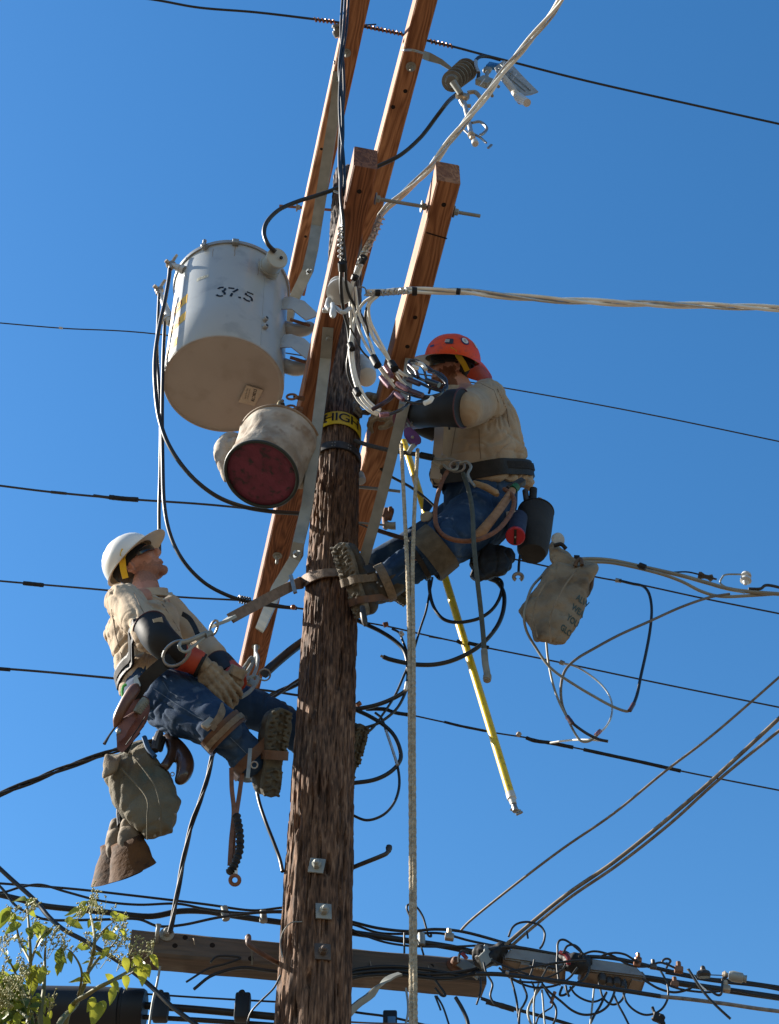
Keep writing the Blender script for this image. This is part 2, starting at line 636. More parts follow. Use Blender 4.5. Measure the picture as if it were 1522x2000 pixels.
# stapled ground wire near the foot of the picture
gw = MB()
gw.tube(crv([on_pole(590, 1800, .01)[0], on_pole(568, 1803, .012)[0], on_pole(552, 1822, .02)[0] , on_pole(548, 1845, .03)[0], on_pole(552, 1870, .02)[0]], 6), .0022, n=6)
gw.build("staple_wire", GALV, pole)

# wide straps round the pole below the yellow band
def pole_band(py_axis, h, thick, m_, name, a0=0, a1=360, par=None, tilt=0.0, off=0.0, lift=0.0):
    q, n = on_pole(655, py_axis)
    zc = q.z
    mb = MB()
    N_ = 48
    rr = pole_r(zc) + .004 + off
    rings = []
    for k in range(N_ + 1):
        a = radians(a0 + (a1 - a0) * k / N_)
        ring = []
        zz = zc + tilt * cos(a) + lift * sin(a)
        for (dr, dz) in ((0, -h / 2), (thick, -h / 2), (thick, h / 2), (0, h / 2)):
            ring.append(mb.bm.verts.new((AX.x + cos(a) * (rr + dr), AX.y + sin(a) * (rr + dr), zz + dz)))
        rings.append(ring)
    for a_, b_ in zip(rings, rings[1:]):
        for k in range(4):
            mb.bm.faces.new((a_[k], a_[(k + 1) % 4], b_[(k + 1) % 4], b_[k]))
    if abs(a1 - a0) < 360:
        mb.bm.faces.new(rings[0][::-1]); mb.bm.faces.new(rings[-1])
    return mb.build(name, m_, par), zc, rr + thick

YEL = mat("yellow marker strip", (.72, .55, .03), (.62, .46, .03), rough=.45, scale=20)
BLK = mat("black paint", (.012, .012, .014), rough=.5)
strip, zc, rs = pole_band(818, .098, .003, YEL, "warning_strip", 180, 385, pole, off=.003)
def strip_map(a_mid):
    def f(x, y):
        a = radians(a_mid) + x / rs
        return Vector((AX.x + cos(a) * (rs + .0022), AX.y + sin(a) * (rs + .0022), zc + y))
    return f
letters("HIGH", .088, strip_map(284), "lettering", BLK, strip, bold=.0006, spacing=.92)
letters("GE", .088, strip_map(222), "lettering", BLK, strip, bold=.0006, spacing=.92)
letters(".", .088, strip_map(329), "lettering", BLK, strip, bold=.0006)
for dz in (-.025, .025):
    a = radians(244)
    q = Vector((AX.x + cos(a) * rs, AX.y + sin(a) * rs, zc + dz))
    MB().box(q, (.003, .011, .011), frame(Vector((cos(a), sin(a), 0))), .001).build("fixing_nail", STEEL, strip)
LEATHD = mat("dark leather strap", (.028, .022, .018), (.05, .038, .03), rough=.6, scale=25, bump=.15)
pole_band(868, .05, .008, DARKSTEEL, "steel_band", 0, 360, pole, tilt=.0, lift=.01)
for a in (262, 268, 300, 306):
    for dz in (-.012, .010):
        n = Vector((cos(radians(a)), sin(radians(a)), 0))
        q, _ = on_pole(655, 868)
        MB().lathe(Vector((AX.x, AX.y, q.z + dz - .01)) + n * (pole_r(q.z) + .011), n, [(0, .0045), (.003, .003)], n=8).build("rivet", STEEL, pole)
TARM = mat("dark tar patch", (.02, .016, .014), (.035, .028, .022), rough=.8, scale=12, bump=.2)

# ------------------------------------------------------------------ crossarms
def crossarm(near, far, H, wn, wf, hh, m_, label, group):
    """near, far: (px, py) centre line of the under-side at height H; widths in metres"""
    a, b = PH(near[0], near[1], H), PH(far[0], far[1], H)
    d = (b - a); Ln = d.length; d.normalize()
    R = frame(d)
    o = empty("crossarm", a, label, "crossarm", group)
    mb = MB()
    s = R @ Vector((0, 1, 0))
    NN = 24
    rings = []
    ch = .006
    for i in range(NN + 1):
        t = i / NN
        w = (wn + (wf - wn) * t) / 2
        c = a + d * (Ln * t)
        prof = [(-w + ch, 0), (w - ch, 0), (w, ch), (w, hh - ch), (w - ch, hh), (-w + ch, hh), (-w, hh - ch), (-w, ch)]
        rings.append([mb.bm.verts.new(c + s * q[0] + Vector((0, 0, q[1]))) for q in prof])
    for p_, q_ in zip(rings, rings[1:]):
        for k in range(8):
            mb.bm.faces.new((p_[k], p_[(k + 1) % 8], q_[(k + 1) % 8], q_[k]))
    mb.bm.faces.new(rings[0][::-1]); mb.bm.faces.new(rings[-1])
    mb.build("timber", m_, o, origin=a, R=R)
    return o, a, b, d, s

def arm_hole(o, px, py, H, r=.011):
    q = PH(px, py, H)
    MB().lathe(q + Vector((0, 0, -.0006)), (0, 0, 1), [(0, r), (.002, r)], n=14).build("bolt_hole", HOLE, o)

def under_bolt(o, px, py, H, r=.03, l=.035, nut=.015):
    q = PH(px, py, H)
    w = MB().lathe(q + Vector((0, 0, -.004)), (0, 0, 1), [(0, r), (.004, r)], n=20).build("washer", GALV, o)
    mb = MB().hexbolt(q + Vector((0, 0, -.004)), (0, 0, -1), nut, .014)
    mb.lathe(q + Vector((0, 0, -.01)), (0, 0, -1), [(0, nut * .55), (l, nut * .55), (l + .003, nut * .4)], n=10)
    mb.build("bolt", GALV, o)

H1, H2 = 5.7, 7.95
GRPC = "fresh timber crossarms bolted in pairs to the pole"
armB, B0, B1, Bd, Bs = crossarm((714, 327), (479, 1368), H1, .105, .140, .170, FIR2,
    "long brown crossarm crossing in front of the pole and behind the canvas bucket", GRPC)
armC, C0, C1, Cd, Cs = crossarm((877, 356), (688, 1075), H1, .105, .125, .170, FIR,
    "brown crossarm right of the pole that the worker in the orange helmet leans on", GRPC)
armA, A0, A1, Ad, As = crossarm((724, -100), (577, 575), H2, .115, .125, .175, FIR,
    "upper crossarm left of the pole top, its lower end hidden behind the grey transformer", GRPC)
armD, D0, D1, Dd, Ds = crossarm((862, -105), (681, 585), H2, .115, .125, .175, FIR,
    "upper crossarm right of the pole top, carrying the ribbed grey insulator", GRPC)
for p_ in ((702, 374), (577, 775)): arm_hole(armB, *p_, H1)
for p_ in ((867, 400), (811, 620), (796, 677), (757, 825)): arm_hole(armC, *p_, H1)
for p_ in ((792, 178), (768, 209)): arm_hole(armD, *p_, H2, .013)
for p_ in ((628, 291), (597, 462)): arm_hole(armA, *p_, H2, .009)
under_bolt(armA, 677, 103, H2, .026)
under_bolt(armD, 803, 130, H2, .030)
under_bolt(armB, 542, 1085, H1, .026, .05)
under_bolt(armB, 500, 1263, H1, .024, .02)
# saw cut / stain across arm C
for (px, py, o) in ((853, 460, armC), ):
    q = PH(px, py, H1)
    MB().box(q + Vector((0, 0, -.0006)), (.006, .1, .002), frame(Cd + Cs * .12)).build("stain", HOLE, o)

# wire wraps (copper ties) on the arm sides
# through bolts, each one holding a pair of arms together
def rod(pts, r, label, nuts=(), name="through_bolt", m_=None):
    a, b = pts
    o = empty(name, a, label, "bolt", "long galvanised through bolts holding arms")
    d = (b - a).normalized()
    mb = MB(); mb.tube([a, b], r, n=10)
    mb.build("rod", m_ or GALV, o)
    L_ = (b - a).length
    for t in nuts:
        MB().hexbolt(a + d * (t * L_), d, r * 2.1, .018).build("nut", GALV, o)
        MB().lathe(a + d * (t * L_ - .005), d, [(0, r * 3.2), (.005, r * 3.2)], n=16).build("washer", GALV, o)
    return o
rod((P(735, 388, 3.32), P(938, 422, 3.42)), .0085,
    "galvanised through bolt sticking out right past the near end of the right crossarm", (.0, .44, .55 + .2))
rod((P(546, 402, 4.85), P(722, 416, 4.86)), .009, "rusty bolt end left of the pole top under the black loop", (.2, ), m_=RUST)


# ------------------------------------------------------------------ braces
def brace(pts, w, label, group="bent galvanised angle braces", up=None, lip=.038, bolts=()):
    o = empty("crossarm_brace", pts[0], label, "brace", group)
    th = .006
    prof = [(-w / 2, 0), (w / 2, 0), (w / 2, lip), (w / 2 - th, lip), (w / 2 - th, th), (-w / 2, th)]
    mb = MB()
    mb.sweep(pts, prof, up)
    mb.build("angle_bar", GALV, o, angle=30)
    for q, n in bolts:
        b_ = MB().hexbolt(q, n, .013, .016)
        b_.lathe(q - Vector(n).normalized() * .003, n, [(0, .02), (.004, .02)], n=16)
        b_.build("bolt", GALV, o)
    return o
dn = Vector((0, 0, -1))
def away(p): return (Vector(p)).normalized()
def bpath(l, step=4):
    pp = [PH(*q[:3]) if len(q) == 4 else P(*q) for q in l]
    return pp
# lower V brace: near end on arm B, vertex on the pole, far end back on arm B
pts = [PH(641, 640, H1 - .004), PH(636, 700, H1 - .03), P(600, 985, 4.44), P(583, 1060, 4.46), P(576, 1092, 4.52), P(540, 1150, 4.85), PH(506, 1232, H1 - .012)]
v0 = -FWD
brace(pts, .052, "bent galvanised brace from arm to pole between the canvas bucket and the yellow strip", up=FWD,
      bolts=[(PH(642, 660, H1 - .01), dn), (P(580, 1082, 4.42), Vector((-.6, -.8, 0))), (PH(511, 1218, H1 - .016), dn)])
# upper V brace on arm A
pts = [PH(661, 140, H2 - .004), P(656, 200, 3.9), P(618, 440, 4.5), P(612, 478, 4.52), P(600, 530, 4.6), P(566, 600, 4.9), P(556, 648, 5.1)]
brace(pts, .062, "galvanised brace rising from above the transformer bracket along the upper left arm", up=FWD,
      bolts=[(PH(662, 158, H2 - .02), dn), (P(604, 531, 4.5), Vector((-.6, -.8, 0)))])
# brace of arm C
pts = [PH(802, 700, H1 - .01), P(790, 790, 4.15), P(762, 905, 4.36), P(735, 1010, 4.52), P(706, 1110, 4.70)]
brace(pts, .05, "long pale grey brace under the right arm, beside the worker in the orange helmet", up=FWD, lip=.03)
# ------------------------------------------------------------------ transformer
TANK = mat("grey transformer paint", (.45, .47, .465), (.42, .44, .435), rough=.32, scale=3, coat=.25, rvar=.05, c3=(.35, .37, .37), sscale=9)
CREAM = mat("cream sticker", (.55, .50, .40), (.50, .45, .36), rough=.6, scale=30)
TB = P(437, 752, 4.6)                       # centre of the tank bottom
TT = P(453, 566, 4.6)
tax = (TT - TB); TH = tax.length; tax.normalize()
TR0, TR1 = .315, .318
tr = empty("transformer", TB, "big grey cylindrical transformer tank marked 37.5 hung left of the pole", "transformer")
mb = MB()
mb.lathe(TB, tax, [(0.0, TR0 - .012), (0.0, TR0 - .003), (.003, TR0), (.30, TR0 + .001), (TH, TR1)], n=96, cap0=False, cap1=False)
mb.build("tank", TANK, tr, angle=50)
mb = MB()
mb.lathe(TB, tax, [(.012, 0.001), (.010, .05), (.012, .12), (.009, TR0 - .03), (.004, TR0 - .012), (-.003, TR0 - .010), (-.003, TR0 - .003), (.004, TR0 - .002)], n=96, cap0=True, cap1=False)
mb.build("base_plate", mat("grey paint warm bounce", (.44, .41, .37), (.40, .37, .33), rough=.55, scale=4, c3=(.36, .33, .29), sscale=8, bump=.1), tr, angle=60)  # tank's own grey, browned in colour for light bounced off the ground
MB().lathe(TB + tax * (TH - .028), tax, [(0, TR1 + .001), (0, TR1 + .010), (.022, TR1 + .012), (.026, TR1 + .006), (.03, TR1 + .001)], n=96, cap0=False, cap1=True).build("lid_rim", mat("lid rim metal", (.42, .43, .42), (.36, .37, .36), rough=.35, metal=.3, scale=10), tr, angle=50)
MB().lathe(TB + tax * (TH - .004), tax, [(.007, TR1 - .002), (.012, TR1 * .8), (.045, .12), (.055, .001)], n=64, cap0=True).build("lid", TANK, tr, angle=50)
TRt = frame(tax, Vector((0, -1, 0)))
ex = Vector((1, 0, 0)) - tax * tax.x; ex.normalize()
ey = tax.cross(ex)                          # away from camera
if ey.y < 0: ey = -ey

def on_tank(a_deg, h, off=0.0):
    a = radians(a_deg)
    n = ex * sin(a) - ey * cos(a)
    return TB + tax * h + n * (TR0 + (TR1 - TR0) * h / TH + off), n

def tank_ray(px, py):
    """angle and height on the tank for a photograph place"""
    d = ray(px, py)
    best = None
    lo, hi = 3.0 / d.y, None
    t = lo
    for i in range(4000):
        q = d * t
        w = q - TB
        h = w.dot(tax)
        r = (w - tax * h).length
        if r < TR0:
            return math.degrees(atan2((w).dot(ex), -(w).dot(ey))), h
        t += .0008 / d.y
    return None

def tank_map(a0, h0, rot=0.0, off=.0016):
    cr_, sr_ = cos(radians(rot)), sin(radians(rot))
    def f(x, y):
        X, Y = x * cr_ - y * sr_, x * sr_ + y * cr_
        return on_tank(a0 + math.degrees(X / TR0), h0 + Y, off)[0]
    return f

def ribbon(mb, pts, w, f):
    """flat stroke of width w along 2-D points carried by f"""
    n = len(pts)
    l = []; r = []
    for i, p in enumerate(pts):
        a = pts[max(0, i - 1)]; c = pts[min(n - 1, i + 1)]
        dx, dy = c[0] - a[0], c[1] - a[1]
        k = sqrt(dx * dx + dy * dy) or 1
        nx, ny = -dy / k * w / 2, dx / k * w / 2
        l.append(mb.bm.verts.new(f(p[0] + nx, p[1] + ny))); r.append(mb.bm.verts.new(f(p[0] - nx, p[1] - ny)))
    for i in range(n - 1):
        mb.bm.faces.new((l[i], l[i + 1], r[i + 1], r[i]))

a37, h37 = tank_ray(461, 573)
f = tank_map(a37, h37, -3)
mb = MB()
def arc(cx, cy, rx, ry, a0, a1, n=8):
    return [(cx + rx * cos(radians(a0 + (a1 - a0) * i / n)), cy + ry * sin(radians(a0 + (a1 - a0) * i / n))) for i in range(n + 1)]
SW = .0125
for s in (arc(-.078, .022, .019, .018, 165, 60), arc(-.078, .022, .019, .018, 35, -80),
          arc(-.078, -.020, .021, .022, 70, -20), arc(-.078, -.020, .021, .022, -50, -165),
          [(-.044, .038), (-.012, .038)], [(.000, .038), (.006, .036), (-.016, .002)], [(-.019, -.008), (-.024, -.040)],
          [(.055, .038), (.092, .038)], [(.052, .024), (.053, .004)], [(.055, .006), (.068, .008)], arc(.066, -.017, .023, .024, 78, -30), arc(.066, -.017, .023, .024, -55, -160)):
    ribbon(mb, s, SW, f)
for k in range(1):
    ribbon(mb, [(.016, -.034), (.030, -.034)], .014, f)
mb.build("stencilled_number", BLK, tr, smooth=False)
# yellow number decals on the sunlit left side
YO = mat("yellow decal", (1.0, .58, .01), (.95, .52, .008), rough=.4, scale=30)
OR_ = mat("brown decal ink", (.30, .10, .02), rough=.5)
for (px, py, w_, h_, tx) in ((347, 602, .17, .085, "00"), (343, 636, .17, .08, "04"), (334, 680, .12, .07, "5")):
    tk = tank_ray(px, py)
    if tk:
        f = tank_map(tk[0], tk[1], 0, .0012)
        mb = MB()
        for i in range(6):
            x0, x1 = -w_ / 2 + w_ * i / 6, -w_ / 2 + w_ * (i + 1) / 6
            mb.bm.faces.new([mb.bm.verts.new(f(*c)) for c in ((x0, -h_ / 2), (x1, -h_ / 2), (x1, h_ / 2), (x0, h_ / 2))])
        bmesh.ops.remove_doubles(mb.bm, verts=mb.bm.verts[:], dist=1e-5)
        d_ = mb.build("number_decal", YO, tr, smooth=False)
        letters(tx, h_ * 1.1, tank_map(tk[0], tk[1], 0, .0024), "lettering", OR_, d_, bold=.0015)
tk = tank_ray(396, 543)
f = tank_map(tk[0], tk[1], 0, .0012)
mb = MB()
for i in range(4):
    x0, x1 = -.035 + .07 * i / 4, -.035 + .07 * (i + 1) / 4
    mb.bm.faces.new([mb.bm.verts.new(f(*c)) for c in ((x0, -.014), (x1, -.014), (x1, .014), (x0, .014))])
bmesh.ops.remove_doubles(mb.bm, verts=mb.bm.verts[:], dist=1e-5)
lb = mb.build("label_plate", mat("pale label", (.72, .70, .55), rough=.4), tr, smooth=False)
letters("O-O", .026, tank_map(tk[0], tk[1], 0, .0022), "lettering", mat("grey ink", (.18, .18, .14)), lb)
# sticker on the underside
def on_base(px, py, off=.0125):
    d = ray(px, py)
    c = TB - tax * (off - .0)
    t = c.dot(tax) / d.dot(tax)
    return d * t
stk = MB().prism([on_base(482, 752, .001), on_base(514, 762, .001), on_base(497, 793, .001), on_base(466, 785, .001)], -tax, .0012).build("sticker", CREAM, tr, smooth=False)
s0 = on_base(496, 772, .0035); sx_ = (on_base(491, 787, .0035) - on_base(499, 756, .0035)).normalized(); sy_ = (on_base(514, 762, .0035) - on_base(482, 752, .0035)).normalized()
letters("D28C78", .024, lambda x, y: s0 + sx_ * x + sy_ * y, "lettering", BLK, stk, bold=.0002)
s1 = on_base(486, 770, .0035); s2 = on_base(481, 769, .0035)
letters("OIL FILLED 1LB PCB", .0075, lambda x, y: s1 + sx_ * x + sy_ * y, "lettering", BLK, stk)
letters("NON PCB TESTED", .0085, lambda x, y: s2 + sx_ * x + sy_ * y, "lettering", BLK, stk)
# side primary bushing with its capped elbow
a_b, h_b = tank_ray(523, 528)
q0, n0 = on_tank(a_b, h_b, -.01)
bn = (P(556, 486, 4.16) - q0).normalized()
BUSH = mat("light grey cap", (.47, .50, .47), (.42, .45, .42), rough=.4, scale=10)
b_ = MB().lathe(q0, bn, [(0, .066), (.020, .066), (.022, .058), (.034, .058), (.036, .064), (.046, .064), (.048, .056), (.060, .056), (.062, .062), (.070, .060)], n=40).build("bushing", BUSH, tr, angle=30)
b2 = MB().lathe(q0 + bn * .068, bn, [(0, .055), (.078, .055), (.080, .060), (.098, .060), (.102, .056), (.103, .001)], n=40, cap1=False).build("bushing_cap", BUSH, tr, angle=30)
qh = q0 + bn * .115 + (RIGHT * -.15 - UPC * .8 - FWD * .6).normalized() * .053
for q_ in ((550, 503),):
    pp = P(q_[0], q_[1], (q0 + bn * .115).y - .045)
    MB().lathe(pp - (pp - (q0 + bn * .115)).normalized() * .006, (pp - (q0 + bn * .115)), [(0, .009), (.008, .009), (.009, .006)], n=14).build("plug", BLK, b2)
# welded seam and a few runs down the paint
MB().tube([on_tank(41, .02 + .04 * k, .0003)[0] for k in range(20)], .0022, n=6).build("weld_seam", TANK, tr, angle=60)
RUN = mat("rust run", (.30, .22, .15), (.36, .30, .24), rough=.6, scale=30)
for (a_r, h_r, l_r, w_r) in ((8, TH - .05, .10, .004), (33, TH - .10, .17, .003), (-14, TH - .06, .08, .003)):
    mb = MB(); ribbon(mb, [(0.0015 * sin(k * 1.3), -l_r * k / 8) for k in range(9)], w_r, tank_map(a_r, h_r, 0, .0009)); mb.build("rust_run", RUN, tr, smooth=False)
# lid clamps and eye
MB().box(on_tank(8, TH - .03, .012)[0], (.03, .035, .04), frame(on_tank(8, .5)[1]), .004).build("lid_clamp", GALV, tr)
tq, tn = on_tank(*[tank_ray(401, 500)[0], TH - .035], .0)
mb = MB(); mb.lathe(tq, tn, [(0, .017), (.03, .017), (.034, .012)], n=12)
mb.tube([tq + tn * .02 + Vector((0, 0, -.02)), tq + tn * .022 + Vector((0, 0, .05))], .011, n=10)
mb.build("lid_bolt", STEEL, tr)
for (px, py) in ((516, 626), (516, 641), (549, 676)):
    t_ = tank_ray(px, py)
    if t_:
        q, n = on_tank(t_[0], t_[1], -.004)
        bb = MB().lathe(q, n, [(0, .014), (.026, .014), (.028, .012)], n=16).build("boss", TANK, tr)
        MB().lathe(q + n * .0275, n, [(0, .0085), (.002, .0085)], n=14).build("plug", BLK, bb)
# low-voltage bushings on the left with their connectors
BRZ = mat("tinned connector", (.45, .38, .29), (.36, .28, .2), rough=.45, metal=.5, scale=30)
for (bx, by, cx, cy, lug) in ((360, 528, 334, 517, 1), (336, 572, 311, 566, 1), (334, 618, 321, 622, 0)):
    t_ = tank_ray(bx, by) or (-80, .5)
    q, n = on_tank(t_[0], t_[1], -.005)
    c = P(cx, cy, q.y - .005)
    ax_ = (c - q); l_ = ax_.length
    bb = MB().lathe(q, ax_, [(0, .026), (.016, .026), (.018, .020), (.030, .020), (.032, .024), (.044, .022), (l_, .012)], n=20).build("low_voltage_bushing", WHITEPORC, tr, angle=30)
    mb = MB(); mb.box(c, (.036, .026, .048), frame(ax_.normalized()), .005)
    mb.lathe(c - ax_.normalized() * .004 + Vector((0, 0, -.02)), (0, 0, -1), [(0, .015), (.022, .013)], n=12)
    if lug:
        mb.tube([c, c + Vector((.016, -.01, .05)), c + Vector((.028, -.018, .072))], [.010, .009, .008], n=8)
        mb.hexbolt(c + Vector((-.014, -.012, 0)), (-.6, -.8, 0), .013, .02)
    mb.build("connector", BRZ, bb)
# hanger brackets
def bracket(y_top, y_bot, label=None):
    a = P(553, y_top, 4.52); b = P(580, y_top + 14, 4.50); c = P(611, y_top + 42, 4.52)
    up_ = Vector((0, 0, 1))
    mb = MB()
    prof = [(-.003, -.055), (.003, -.055), (.003, .055), (-.003, .055)]
    mb.sweep([P(548, y_top + 18, 4.50), P(560, y_top + 16, 4.48), P(582, y_top + 20, 4.47), P(611, y_top + 45, 4.50)], prof, up_)
    o = mb.build("hanger_bracket", TANK, tr, angle=30)
    MB().tube(crv([P(552, y_top + 62, 4.6), P(575, y_top + 70, 4.6), P(598, y_top + 66, 4.6), P(612, y_top + 58, 4.6)], 4), [.038, .039, .040, .040, .041, .041, .040, .040, .039, .037, .033, .026, .012], n=16).build("hanger_foot", TANK, o)
    MB().tube([P(567, y_top + 48, 4.52), P(606, y_top + 60, 4.54)], .009, n=8).build("hanger_bolt", RUST, o)
bracket(576, 640)
bracket(650, 715)

# ------------------------------------------------------------------ canvas bucket
CANV = mat("dirty white canvas", (.50, .44, .36), (.28, .22, .16), rough=.85, scale=9, c3=(.27, .19, .13), sscale=16, bump=.25, bscale=60, lo=.38, hi=.68)
REDB = mat("worn red bucket bottom", (.19, .038, .068), (.12, .026, .046), rough=.7, scale=14, c3=(.03, .028, .03), sscale=30, bump=.3)
BB = P(511, 926, 4.30)
bax = (FWD * .26 + RIGHT * .062 + UPC * .155)
BL = bax.length; bax.normalize()
bk = empty("canvas_bucket", BB, "dirty white canvas bucket with a worn dark red bottom hanging beside the pole", "bucket")
kk = ppm(926, 4.30)
rb = 74 / kk; rt = 79 / (kk * .95)
mb = MB()
R_ = frame(bax, UPC)
n_, rings = 72, []
prof = [(.0, rb), (.02, rb + .004), (.06, rb + .006), (.11, rb + .002), (.16, rb + .004), (.21, rb + .006), (.26, rt - .002), (BL, rt)]
pr2 = []
for i in range(len(prof) - 1):
    for k in range(5):
        t = k / 5
        pr2.append((prof[i][0] * (1 - t) + prof[i + 1][0] * t, prof[i][1] * (1 - t) + prof[i + 1][1] * t))
pr2.append(prof[-1])
for (t, r) in pr2:
    ring = []
    for k in range(n_):
        a = 2 * pi * k / n_
        f_ = sin(pi * t / BL)
        fold = .013 * f_ * noise.noise(Vector((cos(a) * 3.2, sin(a) * 3.2, t * 3.5 + a * .5))) + .006 * f_ * noise.noise(Vector((cos(a) * 8 + t * 9, sin(a) * 8, t * 6)))
        ring.append(mb.bm.verts.new(BB + R_ @ Vector((t, (r + fold) * cos(a), (r + fold) * sin(a)))))
    rings.append(ring)
for a, b in zip(rings, rings[1:]):
    for k in range(n_):
        mb.bm.faces.new((a[k], a[(k + 1) % n_], b[(k + 1) % n_], b[k]))
mb.build("canvas_wall", CANV, bk, angle=80)
# dished bottom disc
mb = MB(); mb.lathe(BB + bax * .006, -bax, [(.0, rb - .006), (.004, rb - .01), (.0, rb * .8), (.001, rb * .4), (.001, .001)], n=64, cap0=False, cap1=False)
mb.build("bottom_disc", REDB, bk, angle=60)
mb = MB()
ringp = [BB + R_ @ Vector((-.004, rb * .985 * cos(2 * pi * k / 60), rb * .985 * sin(2 * pi * k / 60))) for k in range(61)]
mb.tube(ringp, .0085, n=10, cap=False).build("bottom_rim", mat("dark green rubber rim", (.02, .028, .024), (.035, .045, .04), rough=.5), bk)
mb = MB()
ringp = [BB + R_ @ Vector((BL, rt * 1.0 * cos(2 * pi * k / 60), rt * 1.0 * sin(2 * pi * k / 60))) for k in range(61)]
mb.tube(ringp, .008, n=10, cap=False).build("top_rim", mat("brown leather rim", (.36, .27, .19), (.24, .16, .1), rough=.7, scale=20), bk)
# side pouch (left bulge)
def fuse(mb, vox=.006, it=4):
    bmesh.ops.recalc_face_normals(mb.bm, faces=mb.bm.faces[:])
    me = bpy.data.meshes.new("raw")
    mb.bm.to_mesh(me); mb.bm.free()
    o = bpy.data.objects.new("raw", me); COL.objects.link(o)
    md = o.modifiers.new("r", 'REMESH'); md.mode = 'VOXEL'; md.voxel_size = vox
    dg = bpy.context.evaluated_depsgraph_get()
    me2 = bpy.data.meshes.new_from_object(o.evaluated_get(dg))
    bpy.data.objects.remove(o); bpy.data.meshes.remove(me)
    out = MB(); out.bm.from_mesh(me2); bpy.data.meshes.remove(me2)
    for i in range(it):
        bmesh.ops.smooth_vert(out.bm, verts=out.bm.verts[:], factor=.5, use_axis_x=True, use_axis_y=True, use_axis_z=True)
    return out

def wrinkle(mb, fn):
    """move every vertex along its normal by fn(co, normal)"""
    mb.bm.normal_update()
    off = [(v, v.normal.copy() * fn(v.co, v.normal)) for v in mb.bm.verts]
    for v, d in off: v.co += d
    return mb

def nz3(p, s, seed=0.0):
    return noise.noise(Vector((p[0] * s + seed, p[1] * s + seed * .7, p[2] * s - seed)))

def ridge(p, s, seed=0.0):
    """sharp crease noise, 0..1"""
    return 1 - min(1.0, abs(nz3(p, s, seed)) * 3.2)

mb = MB()
mb.tube(crv([P(470, 852, 4.46), P(446, 858, 4.43), P(434, 876, 4.41), P(434, 905, 4.39), P(442, 940, 4.38)], 5), [.018, .020, .024, .028, .032, .034, .036, .038, .039, .040, .040, .040, .039, .037, .034, .030, .026, .022, .018, .014, .010], n=16)
mb.ball(P(462, 872, 4.41), (.055, .045, .05), 16)
po = fuse(mb, .005, 5)
wrinkle(po, lambda p, n: .005 * nz3(p, 11, 2) - .004 * max(0, .15 - abs(noise.noise(Vector((p.x * 9 + p.z * 14, p.y * 4, 3))))) / .15)
po.build("side_pouch", CANV, bk, angle=80)
mb = MB()
mb.tube([P(585, 950, 4.42), P(603, 935, 4.44), P(607, 905, 4.45), P(600, 870, 4.46)], [.02, .03, .03, .015], n=12)
po = fuse(mb, .006, 5); wrinkle(po, lambda p, n: .003 * nz3(p, 30))
po.build("side_pouch", CANV, bk, angle=80)
qh = P(546, 797, 4.30)
MB().box(qh, (.058, .012, .042), Matrix((RIGHT, FWD, UPC)).transposed() @ Matrix.Rotation(-.25, 3, 'Y'), .003).build("hook_pad", LEATHD, bk)
MB().tube(crv([P(544, 805, 4.27), P(544, 795, 4.26), P(546, 786, 4.28), P(552, 783, 4.33)], 5), .0085, n=10).build("hook", mat("tan bronze", (.38, .32, .18), (.3, .24, .13), rough=.4, metal=.3), bk)
# two rusty eyebolts the bucket hangs from
def ring_pts(c, r, u, v, n=24, a0=0, a1=360):
    return [c + u * (r * cos(radians(a0 + (a1 - a0) * k / n))) + v * (r * sin(radians(a0 + (a1 - a0) * k / n))) for k in range(n + 1)]
eb = empty("eyebolt", P(580, 775, 4.3), "upper rusty eyebolt ring on the crossarm just above the canvas bucket", "eyebolt", "rusty eyebolts above the bucket")
MB().tube(ring_pts(P(570, 775, 4.3), .024, RIGHT, UPC * .55 + FWD * .5), .0058, n=8, cap=False).build("eye", RUST, eb)
MB().tube([P(579, 776, 4.3), P(592, 779, 4.34)], [.010, .013], n=8).build("shank", RUST, eb)
eb = empty("eyebolt", P(580, 797, 4.3), "lower rusty eyebolt, half hidden behind the canvas bucket rim", "eyebolt", "rusty eyebolts above the bucket")
MB().tube(ring_pts(P(568, 796, 4.36), .022, RIGHT, UPC * .5 + FWD * .5), .0055, n=8, cap=False).build("eye", RUST, eb)
MB().tube([P(577, 797, 4.34), P(590, 800, 4.36)], [.010, .013], n=8).build("shank", RUST, eb)
# ------------------------------------------------------------------ wires and cables
def path(pts, Y, step=7):
    return crv(px3(pts, Y), step)

def wpx(w, pts, Y):
    mid = pts[len(pts) // 2]
    return w / 2 / ppm(mid[1], mid[2] if len(mid) > 2 else Y)

def cable(label, pts, w, m=None, Y=4.6, name="cable", cat="cable", group=None, parts=(), n=8, noise_r=0.0):
    """w and the parts' widths are pixel widths in the photograph; parts: (name, pts, w, material)"""
    m = m or BLACKC
    pp = path(pts, Y)
    r = wpx(w, pts, Y)
    mb = MB()
    rr = [r * (1 + noise_r * noise.noise(p * 40)) for p in pp]
    mb.tube(pp, rr, n=n)
    if parts:
        o = empty(name, pp[0], label, cat, group)
        mb.build("conductor", m, o, angle=60)
        for q in parts:
            p2 = path(q[1], Y); r2 = wpx(q[2], q[1], Y)
            MB().tube(p2, [r2 * (1 + .12 * noise.noise(x * 90)) for x in p2], n=n).build(q[0], q[3], o, angle=60)
    else:
        o = mb.build(name, m, angle=60)
        tag(o, label, cat, group)
    return o

